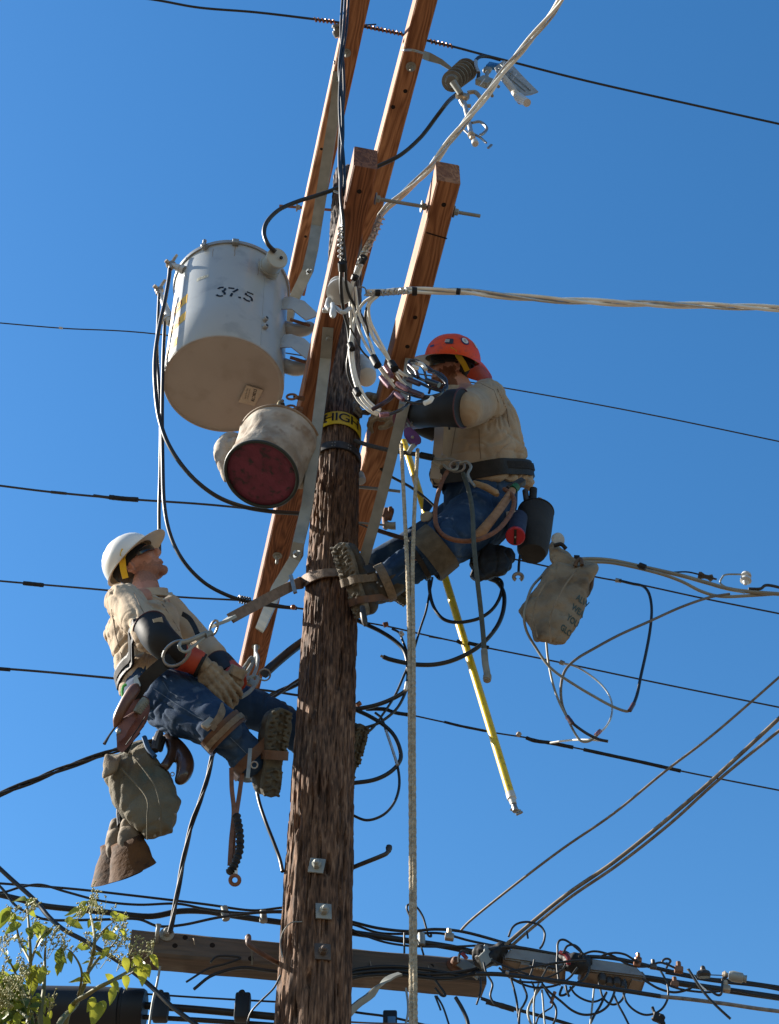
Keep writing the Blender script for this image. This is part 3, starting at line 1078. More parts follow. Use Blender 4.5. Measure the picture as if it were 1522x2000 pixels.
def twist(label, pts, strands, pitch, rad, Y=4.6, name="service_cable", cat="cable", group=None, step=10, parts=(), sub=3, ph0=0.0):
    """several strands wound round each other along the path; strands: (width px, material); pitch in metres"""
    base = path(pts, Y, step)
    k = 1 / ppm(pts[len(pts) // 2][1], pts[0][2] if len(pts[0]) > 2 else Y)
    # resample evenly
    ds = pitch / 12
    out = [base[0]]; acc = 0
    for a, b in zip(base, base[1:]):
        L_ = (b - a).length; t = ds - acc
        while t <= L_:
            out.append(a.lerp(b, t / L_)); t += ds
        acc = (acc + L_) % ds if True else 0
    out.append(base[-1])
    o = empty(name, out[0], label, cat, group)
    T0 = (out[1] - out[0]).normalized(); nrm = T0.orthogonal().normalized()
    fr = []
    for i, p in enumerate(out):
        a = out[max(0, i - 1)]; c = out[min(len(out) - 1, i + 1)]
        T = (c - a).normalized()
        nrm = (nrm - T * nrm.dot(T)).normalized()
        fr.append((nrm.copy(), T.cross(nrm)))
    for j, (w, m) in enumerate(strands):
        pts_ = []
        for i, p in enumerate(out):
            th = 2 * pi * (i / 12.0 + j / len(strands)) + ph0
            pts_.append(p + fr[i][0] * (rad * cos(th)) + fr[i][1] * (rad * sin(th)))
        MB().tube(pts_, w / 2 * k, n=7).build("strand", m, o, angle=60)
    for q in parts:
        p2 = path(q[1], Y); r2 = wpx(q[2], q[1], Y)
        MB().tube(p2, [r2 * (1 + .1 * noise.noise(x * 90)) for x in p2], n=8).build(q[0], q[3], o, angle=60)
    return o

def spiral(o, pts, Y, r_px, w, m, turns, name="tie_wrap"):
    base = path(pts, Y, 20)
    k = 1 / ppm(pts[0][1], pts[0][2] if len(pts[0]) > 2 else Y)
    L_ = len(base)
    u = (base[-1] - base[0]).normalized(); a = u.orthogonal().normalized(); b = u.cross(a)
    N_ = turns * 10
    pp = []
    for i in range(N_ + 1):
        t = i / N_ * (L_ - 1); q = base[int(t)].lerp(base[min(L_ - 1, int(t) + 1)], t - int(t))
        th = 2 * pi * turns * i / N_
        pp.append(q + (a * cos(th) + b * sin(th)) * r_px * k)
    return MB().tube(pp, w / 2 * k, n=6).build(name, m, o)

# --- top wire across the picture, tied to the upper arms
TY = lambda px, py: (px, py, PH(px, py, 8.14).y)
top = cable("thin dark wire crossing the whole top of the picture over both upper arms",
      [TY(*q) for q in ((200, -14), (305, 0), (390, 15), (500, 24), (610, 37), (656, 43), (710, 52), (790, 68), (838, 80), (885, 91), (945, 107), (1000, 121), (1150, 159), (1350, 204), (1540, 246))],
      5, BLACKC, name="overhead_wire", cat="wire")
for seg, tn in ((((612, 38), (656, 43)), 6), (((712, 51), (788, 67)), 10), (((838, 80), (885, 91)), 6)):
    spiral(top, [TY(*q) for q in seg], 3.5, 3.5, 3.2, COPPER, tn, "copper_tie")
MB().tube([P(712, 49, 3.5), P(735, 47.5, 3.5)], .004, n=6).build("tie_end", BLACKC, top)
ins = MB().lathe(P(660, 66, 3.52), P(656, 40, 3.46) - P(660, 66, 3.52), [(-.02, .02), (.0, .030), (.015, .030), (.02, .02), (.03, .02), (.035, .030), (.05, .026)], n=20).build("spool_insulator", PORC, top, angle=30)
MB().lathe(P(797, 92, 3.62), P(795, 68, 3.58) - P(797, 92, 3.62), [(-.02, .02), (.0, .028), (.015, .028), (.02, .02), (.03, .02), (.035, .028), (.05, .024)], n=20).build("spool_insulator", PORC, top, angle=30)
sc_ = MB(); sc_.tube(crv([P(786, 98, 3.62), P(806, 98, 3.55), P(828, 104, 3.6)], 5), .007, n=8).build("tie_strap", GALV, armD)
MB().box(P(655, 122, 3.7), (.02, .02, .02), None, .004).build("bolt_end", STEEL, armA)

# --- cut-out on the right upper arm
co = empty("fuse_cutout", P(833, 108, 3.74), "ribbed grey porcelain insulator with bare fuse holder hung from the upper right arm", "insulator")
mb = MB()
mb.sweep([P(824, 106, 3.70), P(838, 111, 3.73), P(862, 121, 3.76), P(880, 134, 3.78)], [(-.022, -.006), (.022, -.006), (.022, .006), (-.022, .006)], FWD, scales=[1, 1.1, .7, .5])
mb.build("mounting_bracket", GALV, co, angle=30)
iq0, iq1 = P(911, 136, 3.72), P(884, 158, 3.60)
iax = iq1 - iq0; iL = iax.length
prof = []
for k in range(6):
    t = iL * k / 5
    R__ = .066 - .0015 * k
    prof += [(t - .002, .036), (t + .006, R__ - .004), (t + .012, R__), (t + .016, R__ - .003), (t + .017, .040)]
prof += [(iL + .03, .03), (iL + .032, .001)]
MB().lathe(iq0, iax, prof, n=40).build("porcelain_sheds", PORC, co, angle=35)
MB().tube([P(885, 160, 3.56), P(900, 183, 3.60)], [.02, .017], n=12).build("end_cap", GALV, co)
mb = MB()
mb.box(P(904, 188, 3.62), (.07, .03, .04), Matrix.Rotation(.5, 3, 'Y'), .006)
mb.tube(crv([P(914, 181, 3.62), P(928, 180, 3.62), P(938, 190, 3.62), P(945, 199, 3.62)], 4), [.012] * 12 + [.008], n=8)
mb.tube(crv([P(900, 196, 3.62), P(906, 206, 3.62), P(920, 207, 3.62)], 4), [.011] * 9, n=8)
mb.build("hinge_casting", BRZ, co)
MB().tube([P(907, 200, 3.62), P(916, 238, 3.62), P(921, 262, 3.62)], [.013, .013, .012], n=12).build("fuse_tube", ALU, co)
mb = MB()
mb.tube(crv([P(922, 240, 3.62), P(938, 238, 3.62), P(951, 250, 3.62), P(945, 260, 3.62), P(938, 264, 3.62)], 4), [.008] * 17, n=8)
mb.tube([P(905, 252, 3.62), P(918, 264, 3.62)], .006, n=6)
mb.tube([P(922, 260, 3.62), P(938, 268, 3.62), P(950, 279, 3.62)], [.006, .007, .006], n=6)
mb.box(P(957, 286, 3.62), (.013, .008, .045), Matrix.Rotation(.5, 3, 'Y'), .002)
mb.build("pull_ring", STEEL, co)
mb = MB().lathe(P(920, 262, 3.62), P(930, 284, 3.62) - P(920, 262, 3.62), [(0, .017), (.01, .02), (.016, .016), (.025, .019), (.03, .015), (.045, .015)], n=16)
mb.build("contact", BRZ, co)
MB().lathe(P(927, 276, 3.62), P(932, 290, 3.62) - P(927, 276, 3.62), [(0, .017), (.028, .018), (.032, .013)], n=16).build("end_ferrule", WHITEPORC, co)
# upper contact with the white wildlife guard
mb = MB()
mb.box(P(947, 160, 3.70), (.085, .04, .075), Matrix.Rotation(.75, 3, 'Y'), .006)
mb.box(P(952, 137, 3.72), (.05, .03, .05), Matrix.Rotation(.3, 3, 'Y'), .012)
mb.tube([P(960, 160, 3.70), P(975, 170, 3.70)], .010, n=8); mb.tube([P(955, 175, 3.69), P(962, 188, 3.68)], .010, n=8); mb.tube([P(950, 160, 3.70), P(952, 140, 3.71)], .012, n=8)
fuse(mb, .004, 1).build("top_contact", GALV, co)
MB().tube([P(938, 166, 3.66), P(947, 154, 3.66)], .0035, n=6).build("key_pin", WHITEPORC, co)
PLR = mat("pale ribbed plastic", (.42, .43, .42), (.30, .31, .30), rough=.5, scale=30)
gd = MB()
gd.prism([P(966, 131, 3.72), P(984, 117, 3.74), P(1000, 124, 3.74), P(1022, 149, 3.72), P(1053, 179, 3.70), P(1038, 184, 3.70), P(1008, 188, 3.69), P(996, 176, 3.70), P(974, 148, 3.71)], FWD, .022)
bmesh.ops.bevel(gd.bm, geom=gd.bm.edges[:], offset=.004, segments=2, affect='EDGES')
gu = gd.build("ribbed_guard", PLR, co, angle=30)
for k in range(7):
    t = k / 6
    MB().tube([P(976 + 42 * t, 146 + 34 * t, 3.712), P(986 + 46 * t, 122 + 46 * t, 3.722)], .0042, n=6).build("rib", WHITEPORC if k % 2 else GALV, gu)
for k in range(3):
    MB().tube([P(978 - 4 * k, 126 + 7 * k, 3.715), P(1036 - 10 * k, 176 + 2 * k, 3.70)], .0032, n=6).build("rib", GALV, gu)
MB().tube([P(986, 152, 3.66), P(1005, 180, 3.64), P(1018, 196, 3.63)], [.016, .019, .024], n=14).build("exhaust_tube", mat("cream plastic", (.60, .54, .44), (.55, .48, .38), rough=.5), co)
MB().tube([P(1013, 190, 3.62), P(1030, 201, 3.60)], [.026, .022], n=14).build("tube_mouth", WHITEPORC, co)
MB().box(P(963, 129, 3.76), (.07, .02, .06), Matrix.Rotation(.45, 3, 'Y'), .003).build("tape_patch", mat("blue tape", (.05, .22, .5), (.04, .18, .42), rough=.5), co)
cable("short black jumper curling from the overhead wire to the top contact of the cut-out",
      [(978, 117, 3.72), (955, 111, 3.7), (938, 111, 3.68), (929, 119, 3.67), (930, 130, 3.68), (935, 142, 3.69), (934, 152, 3.7)], 7, BLACKC, name="jumper_wire", cat="wire",
      parts=[("bare_end", [(929, 119, 3.665), (930, 130, 3.675), (935, 142, 3.685)], 8, ALU)])
cable("black lead from the ribbed insulator looping behind the arms into the transformer's capped bushing",
      [(893, 184, 3.62), (876, 198, 3.75), (855, 225, 3.85), (822, 268, 3.92), (782, 303, 3.96), (738, 325, 4.0), (700, 345, 4.05), (660, 367, 4.1), (622, 381, 4.12), (580, 394, 4.12), (545, 410, 4.12), (522, 433, 4.14), (516, 455, 4.16), (523, 476, 4.18), (538, 492, 4.22)],
      8.5, BLACKC, name="jumper_cable", cat="cable")

# --- black leads running down in front of arm B
blk = empty("riser_cable", P(672, -10, 3.2), "bundle of long black leads hanging straight down in front of the nearest arm", "cable")
for i, (pts, w) in enumerate((
    ([(676, -20, 3.15), (671, 60, 3.2), (663, 130, 3.25), (668, 190, 3.28), (670, 260, 3.3), (666, 330, 3.3), (666, 385, 3.3), (671, 440, 3.35), (668, 490, 3.45), (667, 520, 3.5), (666, 560, 3.58), (671, 605, 3.7), (680, 640, 3.78), (683, 680, 3.85), (679, 712, 3.9), (683, 738, 3.95), (696, 765, 4.0)], 7),
    ([(670, -20, 3.17), (666, 60, 3.22), (671, 130, 3.27), (672, 190, 3.3), (664, 260, 3.32), (663, 330, 3.3), (669, 385, 3.32), (667, 440, 3.37), (673, 490, 3.46), (675, 520, 3.5), (676, 552, 3.58), (684, 580, 3.65), (700, 606, 3.72), (714, 630, 3.78), (722, 648, 3.8)], 6),
    ([(682, -20, 3.16), (678, 50, 3.21), (668, 120, 3.24), (663, 180, 3.27), (664, 240, 3.29), (671, 300, 3.3), (673, 360, 3.31), (665, 420, 3.35), (672, 480, 3.44), (671, 516, 3.5)], 5))):
    MB().tube(path(pts, 3.3), wpx(w, pts, 3.3), n=8).build("lead", BLACKC, blk, angle=60)
MB().tube(path([(669, 512, 3.48), (670, 528, 3.52)], 3.5), .021, n=10).build("tape_wrap", TAPE, blk)
spiral(blk, [(665, 440, 3.33), (665, 505, 3.45)], 3.4, 4, 4, ALU, 6, "bare_neutral")
MB().tube(crv([P(652, 373, 3.9), P(668, 379, 3.9), P(672, 375, 3.9)], 4), .006, n=6).build("wire_clip", GALV, pole)

# --- service drops of pale twisted cable
drop1 = [(1130, -60, 2.45), (1104, -15, 2.6), (1080, 25, 2.7), (1030, 85, 2.82), (985, 137, 2.92), (940, 200, 3.02), (880, 275, 3.15), (835, 333, 3.25), (785, 380, 3.35), (748, 415, 3.42), (727, 465, 3.5), (703, 515, 3.56), (693, 545, 3.6)]
twist("pale twisted service cable climbing to the top right corner from the pole", drop1,
      [(9, WHITEC), (9, WHITEC), (6.5, ALU)], .62, .0105, group="pale twisted service cables",
      parts=[("tape_wrap", [(711, 502, 3.52), (707, 512, 3.55)], 16, TAPE), ("tape_wrap", [(695, 538, 3.58), (692, 546, 3.6)], 15, TAPE)])
w_ = empty("wire_grip", P(745, 420, 3.42), "bare spiral grip wound on the lower end of the rising service cable", "wire grip")
spiral(w_, [(748, 420, 3.40), (728, 465, 3.48), (700, 520, 3.55)], 3.4, 6, 4, ALU, 9, "spiral")
drop2 = [(715, 573, 3.62), (740, 571, 3.61), (800, 568, 3.6), (895, 569, 3.6), (950, 574, 3.61), (1020, 581, 3.62), (1100, 587, 3.63), (1220, 592, 3.65), (1340, 596, 3.68), (1430, 599, 3.7), (1560, 604, 3.75)]
twist("pale twisted service cable running level off the right edge below the arm end", drop2,
      [(7, WHITEC), (7, WHITEC), (6, ALU)], .78, .0105, group="pale twisted service cables",
      parts=[("tape_wrap", [(805, 569, 3.57), (815, 569, 3.57)], 17, TAPE), ("tape_wrap", [(892, 569, 3.57), (899, 570, 3.57)], 13, TAPE), ("tape_wrap", [(733, 572, 3.57), (743, 572, 3.57)], 13, TAPE)])
w_ = empty("wire_grip", P(718, 573, 3.6), "bare spiral grip on the start of the level service cable", "wire grip")
spiral(w_, [(722, 575, 3.58), (760, 571, 3.58), (800, 568, 3.58)], 3.6, 5.5, 3.6, ALU, 8, "spiral")
MB().tube(crv([P(700, 560, 3.6), P(712, 562, 3.6), P(716, 572, 3.6), P(712, 577, 3.6)], 4), .0035, n=6).build("bail", STEEL, w_)

# spool insulator where both drops end
sp_ = empty("clevis_insulator", P(662, 585, 3.72), "white porcelain clevis insulator on the near arm where the pale cables gather", "insulator")
si = P(662, 580, 3.60)
ax_ = (P(672, 598, 3.58) - P(660, 556, 3.66)).normalized()
MB().lathe(P(661, 556, 3.66), P(671, 600, 3.60) - P(661, 556, 3.66), [(0, .030), (.006, .044), (.018, .046), (.030, .034), (.045, .031), (.062, .036), (.075, .058), (.095, .062), (.105, .05), (.11, .02)], n=36).build("porcelain_body", WHITEPORC, sp_, angle=35)
mb = MB()
mb.tube(crv([P(643, 585, 3.66), P(640, 598, 3.66), P(645, 604, 3.66)], 4), .013, n=10)
mb.tube(crv([P(650, 594, 3.62), P(651, 606, 3.6), P(650, 620, 3.6)], 4), [.011] * 4 + [.014, .015, .015, .013, .006], n=10)
mb.tube(crv([P(655, 600, 3.62), P(670, 610, 3.6), P(684, 602, 3.62)], 5), .010, n=10)
mb.box(P(641, 606, 3.72), (.05, .02, .02), None, .004)
mb.build("clevis", WHITEPORC, sp_)

# --- loops of pale and black cable between the insulator and the right arm
def bundle(label, group, lst, Y0=3.9, parts=(), name="tap_cable"):
    o = empty(name, P(lst[0][0][0][0], lst[0][0][0][1], Y0), label, "cable", group)
    for pts, w, m in lst:
        MB().tube(path(pts, Y0), wpx(w, pts, Y0), n=8).build("conductor", m, o, angle=60)
    for q in parts:
        p2 = path(q[1], Y0 - .02)
        MB().tube(p2, wpx(q[2], q[1], Y0), n=8).build(q[0], q[3], o, angle=60)
    return o
GT = "cable tails looping down to the lineman's connectors"
bundle("pale cable tails swinging lowest against the pole, taped twice", GT, [
    ([(693, 545, 3.6), (686, 565, 3.66), (685, 610, 3.72), (687, 648, 3.78), (684, 670, 3.8), (685, 702, 3.84), (692, 740, 3.87), (706, 778, 3.9), (727, 799, 3.92), (742, 806, 3.93)], 6.5, WHITEC),
    ([(732, 577, 3.66), (711, 591, 3.7), (696, 615, 3.74), (689, 645, 3.78), (689, 672, 3.8), (690, 705, 3.84), (698, 742, 3.87), (713, 775, 3.9), (730, 793, 3.92), (744, 801, 3.93)], 6.5, WHITEC),
    ([(690, 765, 3.88), (702, 785, 3.9), (722, 803, 3.91), (738, 811, 3.92)], 5, WHITEC)],
    3.85, [("tape_wrap", [(684, 672, 3.79), (688, 682, 3.79)], 13, TAPE), ("tape_wrap", [(695, 761, 3.86), (701, 770, 3.86)], 14, TAPE)])
bundle("pale cable tails arching widest in front of the blue gap, taped near the arm", GT, [
    ([(738, 572, 3.62), (724, 585, 3.65), (717, 606, 3.68), (720, 630, 3.72), (730, 660, 3.76), (750, 688, 3.8), (769, 715, 3.84), (786, 730, 3.88), (796, 736, 3.9)], 7, WHITEC),
    ([(742, 575, 3.62), (722, 595, 3.65), (723, 625, 3.7), (738, 658, 3.76), (755, 690, 3.8), (768, 718, 3.84), (783, 743, 3.88), (797, 757, 3.9)], 6, WHITEC),
    ([(716, 600, 3.66), (713, 620, 3.7), (718, 645, 3.74), (723, 672, 3.78), (732, 697, 3.8)], 4, BLACKW)],
    3.8, [("tape_wrap", [(764, 709, 3.82), (772, 721, 3.82)], 17, TAPE)])
bundle("thin pale cable tails slanting straight down through the middle of the loops", GT, [
    ([(688, 549, 3.6), (690, 600, 3.7), (698, 631, 3.74), (710, 664, 3.78), (727, 694, 3.8), (739, 715, 3.83), (754, 736, 3.86), (772, 757, 3.9)], 5.5, WHITEC),
    ([(694, 560, 3.62), (700, 606, 3.7), (712, 640, 3.74), (726, 676, 3.78), (736, 704, 3.8), (752, 727, 3.85), (768, 745, 3.9)], 5.5, WHITEC),
    ([(684, 640, 3.74), (696, 662, 3.78), (708, 686, 3.8), (730, 708, 3.83)], 4, BLACKW)],
    3.8, [("tape_wrap", [(729, 698, 3.79), (738, 714, 3.79)], 17, TAPE)])
PINK = mat("striped crimp sleeve", (.42, .22, .25), (.22, .10, .13), rough=.35, metal=.3, scale=90, lo=.4, hi=.6)
PURPLE = mat("purple black sleeve", (.09, .045, .065), (.04, .025, .035), rough=.35, scale=30)
for i, (a, b, lab) in enumerate((((752, 716), (766, 736), "topmost striped crimp sleeve on the cable joints by the arm"),
    ((744, 736), (761, 756), "left striped crimp sleeve beside the pale edge of the arm"),
    ((775, 748), (797, 762), "largest shiny crimp sleeve in the middle of the cable joints"),
    ((773, 768), (788, 781), "small crimp sleeve just below the largest one"),
    ((742, 811), (760, 809), "lowest crimp sleeve at the foot of the white cable loop"))):
    o = MB().tube([P(*a, 3.86), P((a[0] + b[0]) / 2, (a[1] + b[1]) / 2, 3.86), P(*b, 3.86)], [.010, .0125, .010], n=12).build("crimp_sleeve", PINK)
    tag(o, lab, "connector", "crimp sleeves on the cable joints")
DLOOP = mat("glossy black lead", (.016, .017, .022), (.03, .03, .035), rough=.25, coat=.3)
bundle("tangle of glossy black leads looping in front of the orange-helmeted worker's face", "black leads looping round the right arm", [
    ([(790, 738, 3.88), (818, 747, 3.86), (845, 759, 3.85), (866, 763, 3.85), (873, 752, 3.85), (860, 736, 3.85), (842, 722, 3.86), (826, 711, 3.86), (812, 704, 3.87), (800, 706, 3.88), (797, 720, 3.88), (806, 732, 3.87), (826, 742, 3.86), (848, 751, 3.85), (866, 752, 3.85)], 6, DLOOP),
    ([(794, 755, 3.88), (812, 767, 3.86), (832, 774, 3.85), (852, 773, 3.85), (866, 763, 3.85), (872, 745, 3.85), (860, 730, 3.85), (838, 722, 3.86)], 6, DLOOP),
    ([(772, 757, 3.88), (795, 768, 3.87), (820, 776, 3.86), (845, 777, 3.86), (860, 770, 3.86)], 5.5, DLOOP),
    ([(818, 709, 3.86), (828, 722, 3.86), (833, 740, 3.86), (840, 756, 3.86), (838, 768, 3.86)], 5, DLOOP),
    ([(800, 712, 3.87), (812, 724, 3.86), (817, 738, 3.86)], 8, PURPLE)], 3.86,
    [("sleeve", [(797, 741, 3.84), (820, 750, 3.83)], 11, PURPLE), ("sleeve", [(800, 762, 3.84), (826, 772, 3.83)], 10, PURPLE),
     ("sleeve", [(834, 744, 3.83), (858, 752, 3.82)], 12, DLOOP), ("pale_end", [(818, 709, 3.83), (826, 713, 3.83), (832, 722, 3.83)], 8, WHITEC),
     ("pale_end", [(806, 715, 3.84), (817, 720, 3.84)], 7, WHITEC)])
bundle("black leads sagging below the sleeves to a pale bare end by the dark glove cuff", "black leads looping round the right arm", [
    ([(771, 771, 3.88), (795, 784, 3.87), (820, 788, 3.86), (838, 784, 3.86), (848, 775, 3.86)], 6, DLOOP),
    ([(799, 763, 3.88), (799, 782, 3.88), (788, 797, 3.88), (770, 806, 3.88), (752, 812, 3.88)], 6, DLOOP),
    ([(727, 800, 3.9), (745, 790, 3.88), (760, 780, 3.88), (772, 766, 3.87)], 9, PURPLE)], 3.86,
    [("pale_end", [(829, 788, 3.83), (840, 783, 3.83), (844, 777, 3.83)], 10, WHITEC)])

# --- transformer secondary leads on the left
GL = "black leads dropping from the transformer's left bushings"
cable("thick black lead from the upper left bushing sweeping down and round behind the canvas bucket",
      [(332, 524, 4.4), (330, 545, 4.4), (322, 590, 4.4), (311, 640, 4.4), (303, 700, 4.4), (304, 760, 4.4), (312, 820, 4.42), (332, 873, 4.45), (370, 926, 4.5), (418, 966, 4.55), (470, 988, 4.6), (530, 999, 4.65), (600, 1004, 4.74), (640, 1010, 4.78)], 9, group=GL, Y=4.4)
cable("straight black lead from the outermost left bushing to behind the white helmet",
      [(311, 574, 4.45), (309, 620, 4.46), (307, 680, 4.48), (310, 740, 4.5), (314, 820, 4.5), (313, 920, 4.55), (311, 1000, 4.6), (312, 1080, 4.66)], 6.5, group=GL, Y=4.45)
cable("black lead curving from under the tank to the tie left of the lower arm",
      [(322, 630, 4.45), (319, 700, 4.46), (317, 800, 4.48), (318, 900, 4.5), (321, 985, 4.52), (333, 1045, 4.55), (358, 1095, 4.58), (398, 1137, 4.62), (445, 1163, 4.66), (490, 1176, 4.7), (540, 1184, 4.74), (580, 1188, 4.76)], 8, group=GL, Y=4.45)
# ------------------------------------------------------------------ distant and secondary wires
cable("hair-thin wire far behind, level with the transformer and the orange helmet",
      [(-20, 629, 6.5), (120, 641, 6.5), (320, 654, 6.5), (700, 712, 6.5), (970, 755, 6.5), (1250, 806, 6.5), (1545, 867, 6.5)], 2.6, BLACKW, name="overhead_wire", cat="wire",
      parts=[("white_marker", [(116, 640, 6.45), (122, 641, 6.45)], 5, WHITEPORC)])
GS = "secondary wires passing behind the pole"
def sec(label, pts, w, parts=(), Y=4.82):
    return cable(label, pts, w, BLACKW, Y=Y, name="secondary_wire", cat="wire", group=GS, parts=parts, n=6)
sec("spliced wire entering left, just above the white helmet, and ending behind the bucket",
    [(-20, 946), (100, 961), (240, 974), (400, 985), (520, 997), (600, 1005), (640, 1010)], 4.5,
    [("splice_sleeve", [(100, 961, 4.8), (130, 964, 4.8)], 6, BLACKW), ("splice_sleeve", [(183, 968, 4.8), (214, 972, 4.8)], 6, BLACKW), ("splice_sleeve", [(214, 971, 4.8), (240, 974, 4.8), (270, 976, 4.8)], 10, TAPE)])
q_ = sec("wire passing behind the left worker's neck to the lower arm",
    [(-20, 1133), (60, 1140), (200, 1152), (350, 1166), (490, 1174), (575, 1187), (640, 1195)], 4,
    [("splice_sleeve", [(46, 1139, 4.8), (66, 1141, 4.8), (85, 1143, 4.8)], 9, TAPE)])
spiral(q_, [(466, 1170, 4.68), (490, 1175, 4.7)], 4.7, 7, 3.5, BLACKC, 5, "tie_wrap")
MB().ball(P(573, 1186, 4.72), .013, 10).build("clamp", COPPER, q_)
sec("wire passing behind the left worker's waist",
    [(-20, 1304), (60, 1310), (150, 1318), (235, 1326), (400, 1341), (505, 1347), (575, 1357), (640, 1366)], 5,
    [("splice_sleeve", [(-18, 1305, 4.8), (20, 1308, 4.8)], 8, TAPE)])
sec("wire leaving the pole below the climbing boot, with a long splice behind the yellow pole",
    [(640, 1203), (692, 1212), (760, 1224), (830, 1240), (895, 1254), (950, 1265), (1100, 1295), (1300, 1337), (1545, 1386)], 3.4,
    [("splice_sleeve", [(893, 1252, 4.8), (902, 1256, 4.8)], 8, TAPE), ("splice_sleeve", [(915, 1256, 4.8), (955, 1265, 4.8)], 8, TAPE),
     ("splice_sleeve", [(838, 1243, 4.8), (862, 1247, 4.8)], 4, BLACKW), ("clamp", [(749, 1221, 4.8), (758, 1219, 4.8)], 11, COPPER), ("clamp", [(1094, 1293, 4.8), (1102, 1296, 4.8)], 10, STEEL)])
sec("lowest of the right-hand wires, thick and taped towards the right edge",
    [(640, 1370), (692, 1379), (720, 1386), (770, 1390), (870, 1411), (960, 1430), (1030, 1441), (1070, 1450), (1150, 1466), (1250, 1487), (1350, 1510), (1545, 1548)], 3.4,
    [("splice_sleeve", [(715, 1385, 4.8), (750, 1385, 4.8), (772, 1392, 4.8), (797, 1396, 4.8)], 8, TAPE), ("splice_sleeve", [(868, 1410, 4.8), (900, 1418, 4.8), (950, 1428, 4.8)], 5.5, TAPE),
     ("splice_sleeve", [(1028, 1441, 4.8), (1045, 1447, 4.8), (1075, 1451, 4.8), (1120, 1460, 4.8)], 8, TAPE), ("splice_sleeve", [(1140, 1464, 4.8), (1200, 1477, 4.8), (1260, 1490, 4.8), (1330, 1506, 4.8)], 7.5, TAPE),
     ("clamp", [(696, 1378, 4.78), (704, 1373, 4.78)], 10, COPPER), ("clamp", [(1012, 1437, 4.78), (1015, 1432, 4.78)], 10, BRZ)])
sec("wire behind the hanging tool bag, clamped right of it",
    [(640, 1008), (692, 1020), (745, 1040), (850, 1063), (1008, 1093), (1063, 1105), (1165, 1127), (1210, 1135), (1260, 1144), (1380, 1170), (1545, 1203)], 3.4,
    [("dark_sleeve", [(738, 1036, 4.78), (770, 1046, 4.78), (808, 1056, 4.78)], 9, mat("brown sleeve", (.07, .04, .03), (.1, .06, .045), rough=.6)),
     ("clamp", [(1202, 1133, 4.78), (1214, 1135, 4.78)], 9, STEEL)])
sec("black lead slanting behind the two climbing ropes", [(740, 912, 4.84), (763, 930), (800, 950), (830, 972), (860, 1000)], 6)
cable("galvanised rack rod behind the climbing ropes", [(690, 1020, 4.6), (735, 1024, 4.6), (755, 1026, 4.6)], 4, GALV, name="rack_rod", cat="rod",
      parts=[("deadend_cone", [(752, 1025, 4.58), (765, 1027, 4.58), (773, 1027, 4.58)], 15, GALV)])
cable("short grey rod seen between arm and rope below the belt", [(690, 950, 4.74), (740, 955, 4.74), (782, 960, 4.74)], 6, GALV, name="rack_rod", cat="rod")

# loops of black cable right of the pole
GB = "black cable loops hanging right of the pole"
def loop(label, pts, w, Y=4.75, m=None, parts=()):
    return cable(label, pts, w, m or BLACKC, Y=Y, name="cable_loop", cat="cable", group=GB, parts=parts)
loop("upper black loop swinging under the right worker's tool pouch", [(838, 1110), (839, 1150), (846, 1182), (862, 1206), (884, 1215), (912, 1214), (940, 1206), (963, 1189), (977, 1165), (981, 1140), (972, 1130), (955, 1128)], 7)
loop("wide black loop ending in a bare cut tip beside the ropes", [(955, 1130), (972, 1138), (984, 1158), (984, 1188), (973, 1220), (949, 1251), (920, 1273), (884, 1290), (848, 1298), (812, 1298), (788, 1294), (762, 1288), (749, 1283)], 9,
     parts=[("bare_tip", [(749, 1283, 4.74), (744, 1281, 4.74)], 5, BRZ)])
loop("thin black tail rising from the ropes past the yellow pole", [(845, 1128), (838, 1165), (832, 1195), (822, 1225), (811, 1262), (800, 1300), (797, 1330)], 4.5)
loop("black loop falling from the boot to the ropes and back to the copper clamp", [(690, 1208), (716, 1220), (745, 1234), (772, 1252), (790, 1272), (797, 1300), (797, 1332), (791, 1350), (762, 1367), (728, 1379), (690, 1386)], 8.5)
loop("black tap lead under a white bead, dropping along the ropes", [(766, 1228), (780, 1236), (787, 1252), (794, 1272), (796, 1300), (788, 1322), (771, 1360), (746, 1398), (728, 1422), (712, 1431), (686, 1424)], 5,
     parts=[("white_bead", [(783, 1235, 4.72), (786, 1240, 4.72)], 9, WHITEPORC)])
loop("black loop with a white marker meeting the pole below the copper clamp", [(797, 1330), (793, 1350), (776, 1383), (747, 1408), (718, 1420), (686, 1423)], 6,
     parts=[("white_marker", [(795, 1333, 4.73), (792, 1348, 4.73)], 7, WHITEC)])
loop("largest lower loop bulging right beside the hidden boot", [(696, 1387), (722, 1399), (752, 1418), (772, 1440), (783, 1472), (778, 1492), (758, 1511), (728, 1524), (686, 1530)], 8.5)
loop("thin lowest loop reaching almost to the climbing ropes", [(733, 1392), (746, 1404), (755, 1430), (766, 1462), (777, 1498), (780, 1535), (770, 1568), (748, 1592), (716, 1602), (684, 1590)], 5.5,
     parts=[("bare_section", [(754, 1427, 4.73), (766, 1462, 4.73), (776, 1494, 4.73)], 6, ALU)])
# left of the pole
cable("thick black rubber hose stub leaning against the pole's left side", [(516, 1316, 4.62), (545, 1290, 4.64), (580, 1262, 4.68), (620, 1236, 4.76)], 19, BLACKC, name="rubber_hose", cat="hose")
cable("black lead sloping up behind the worker's gloves to the pole", [(500, 1378, 4.74), (540, 1358, 4.74), (575, 1333, 4.76), (630, 1300, 4.8)], 6)
tri = [(-20, 1560), (50, 1531), (120, 1502), (180, 1481), (228, 1465), (300, 1447), (400, 1412), (500, 1372), (590, 1330)]
twist("twisted black service cable entering from the left edge behind the left tool bag", tri, [(6, BLACKC), (6, BLACKC), (4, BLACKW)], .5, .008, Y=4.86)
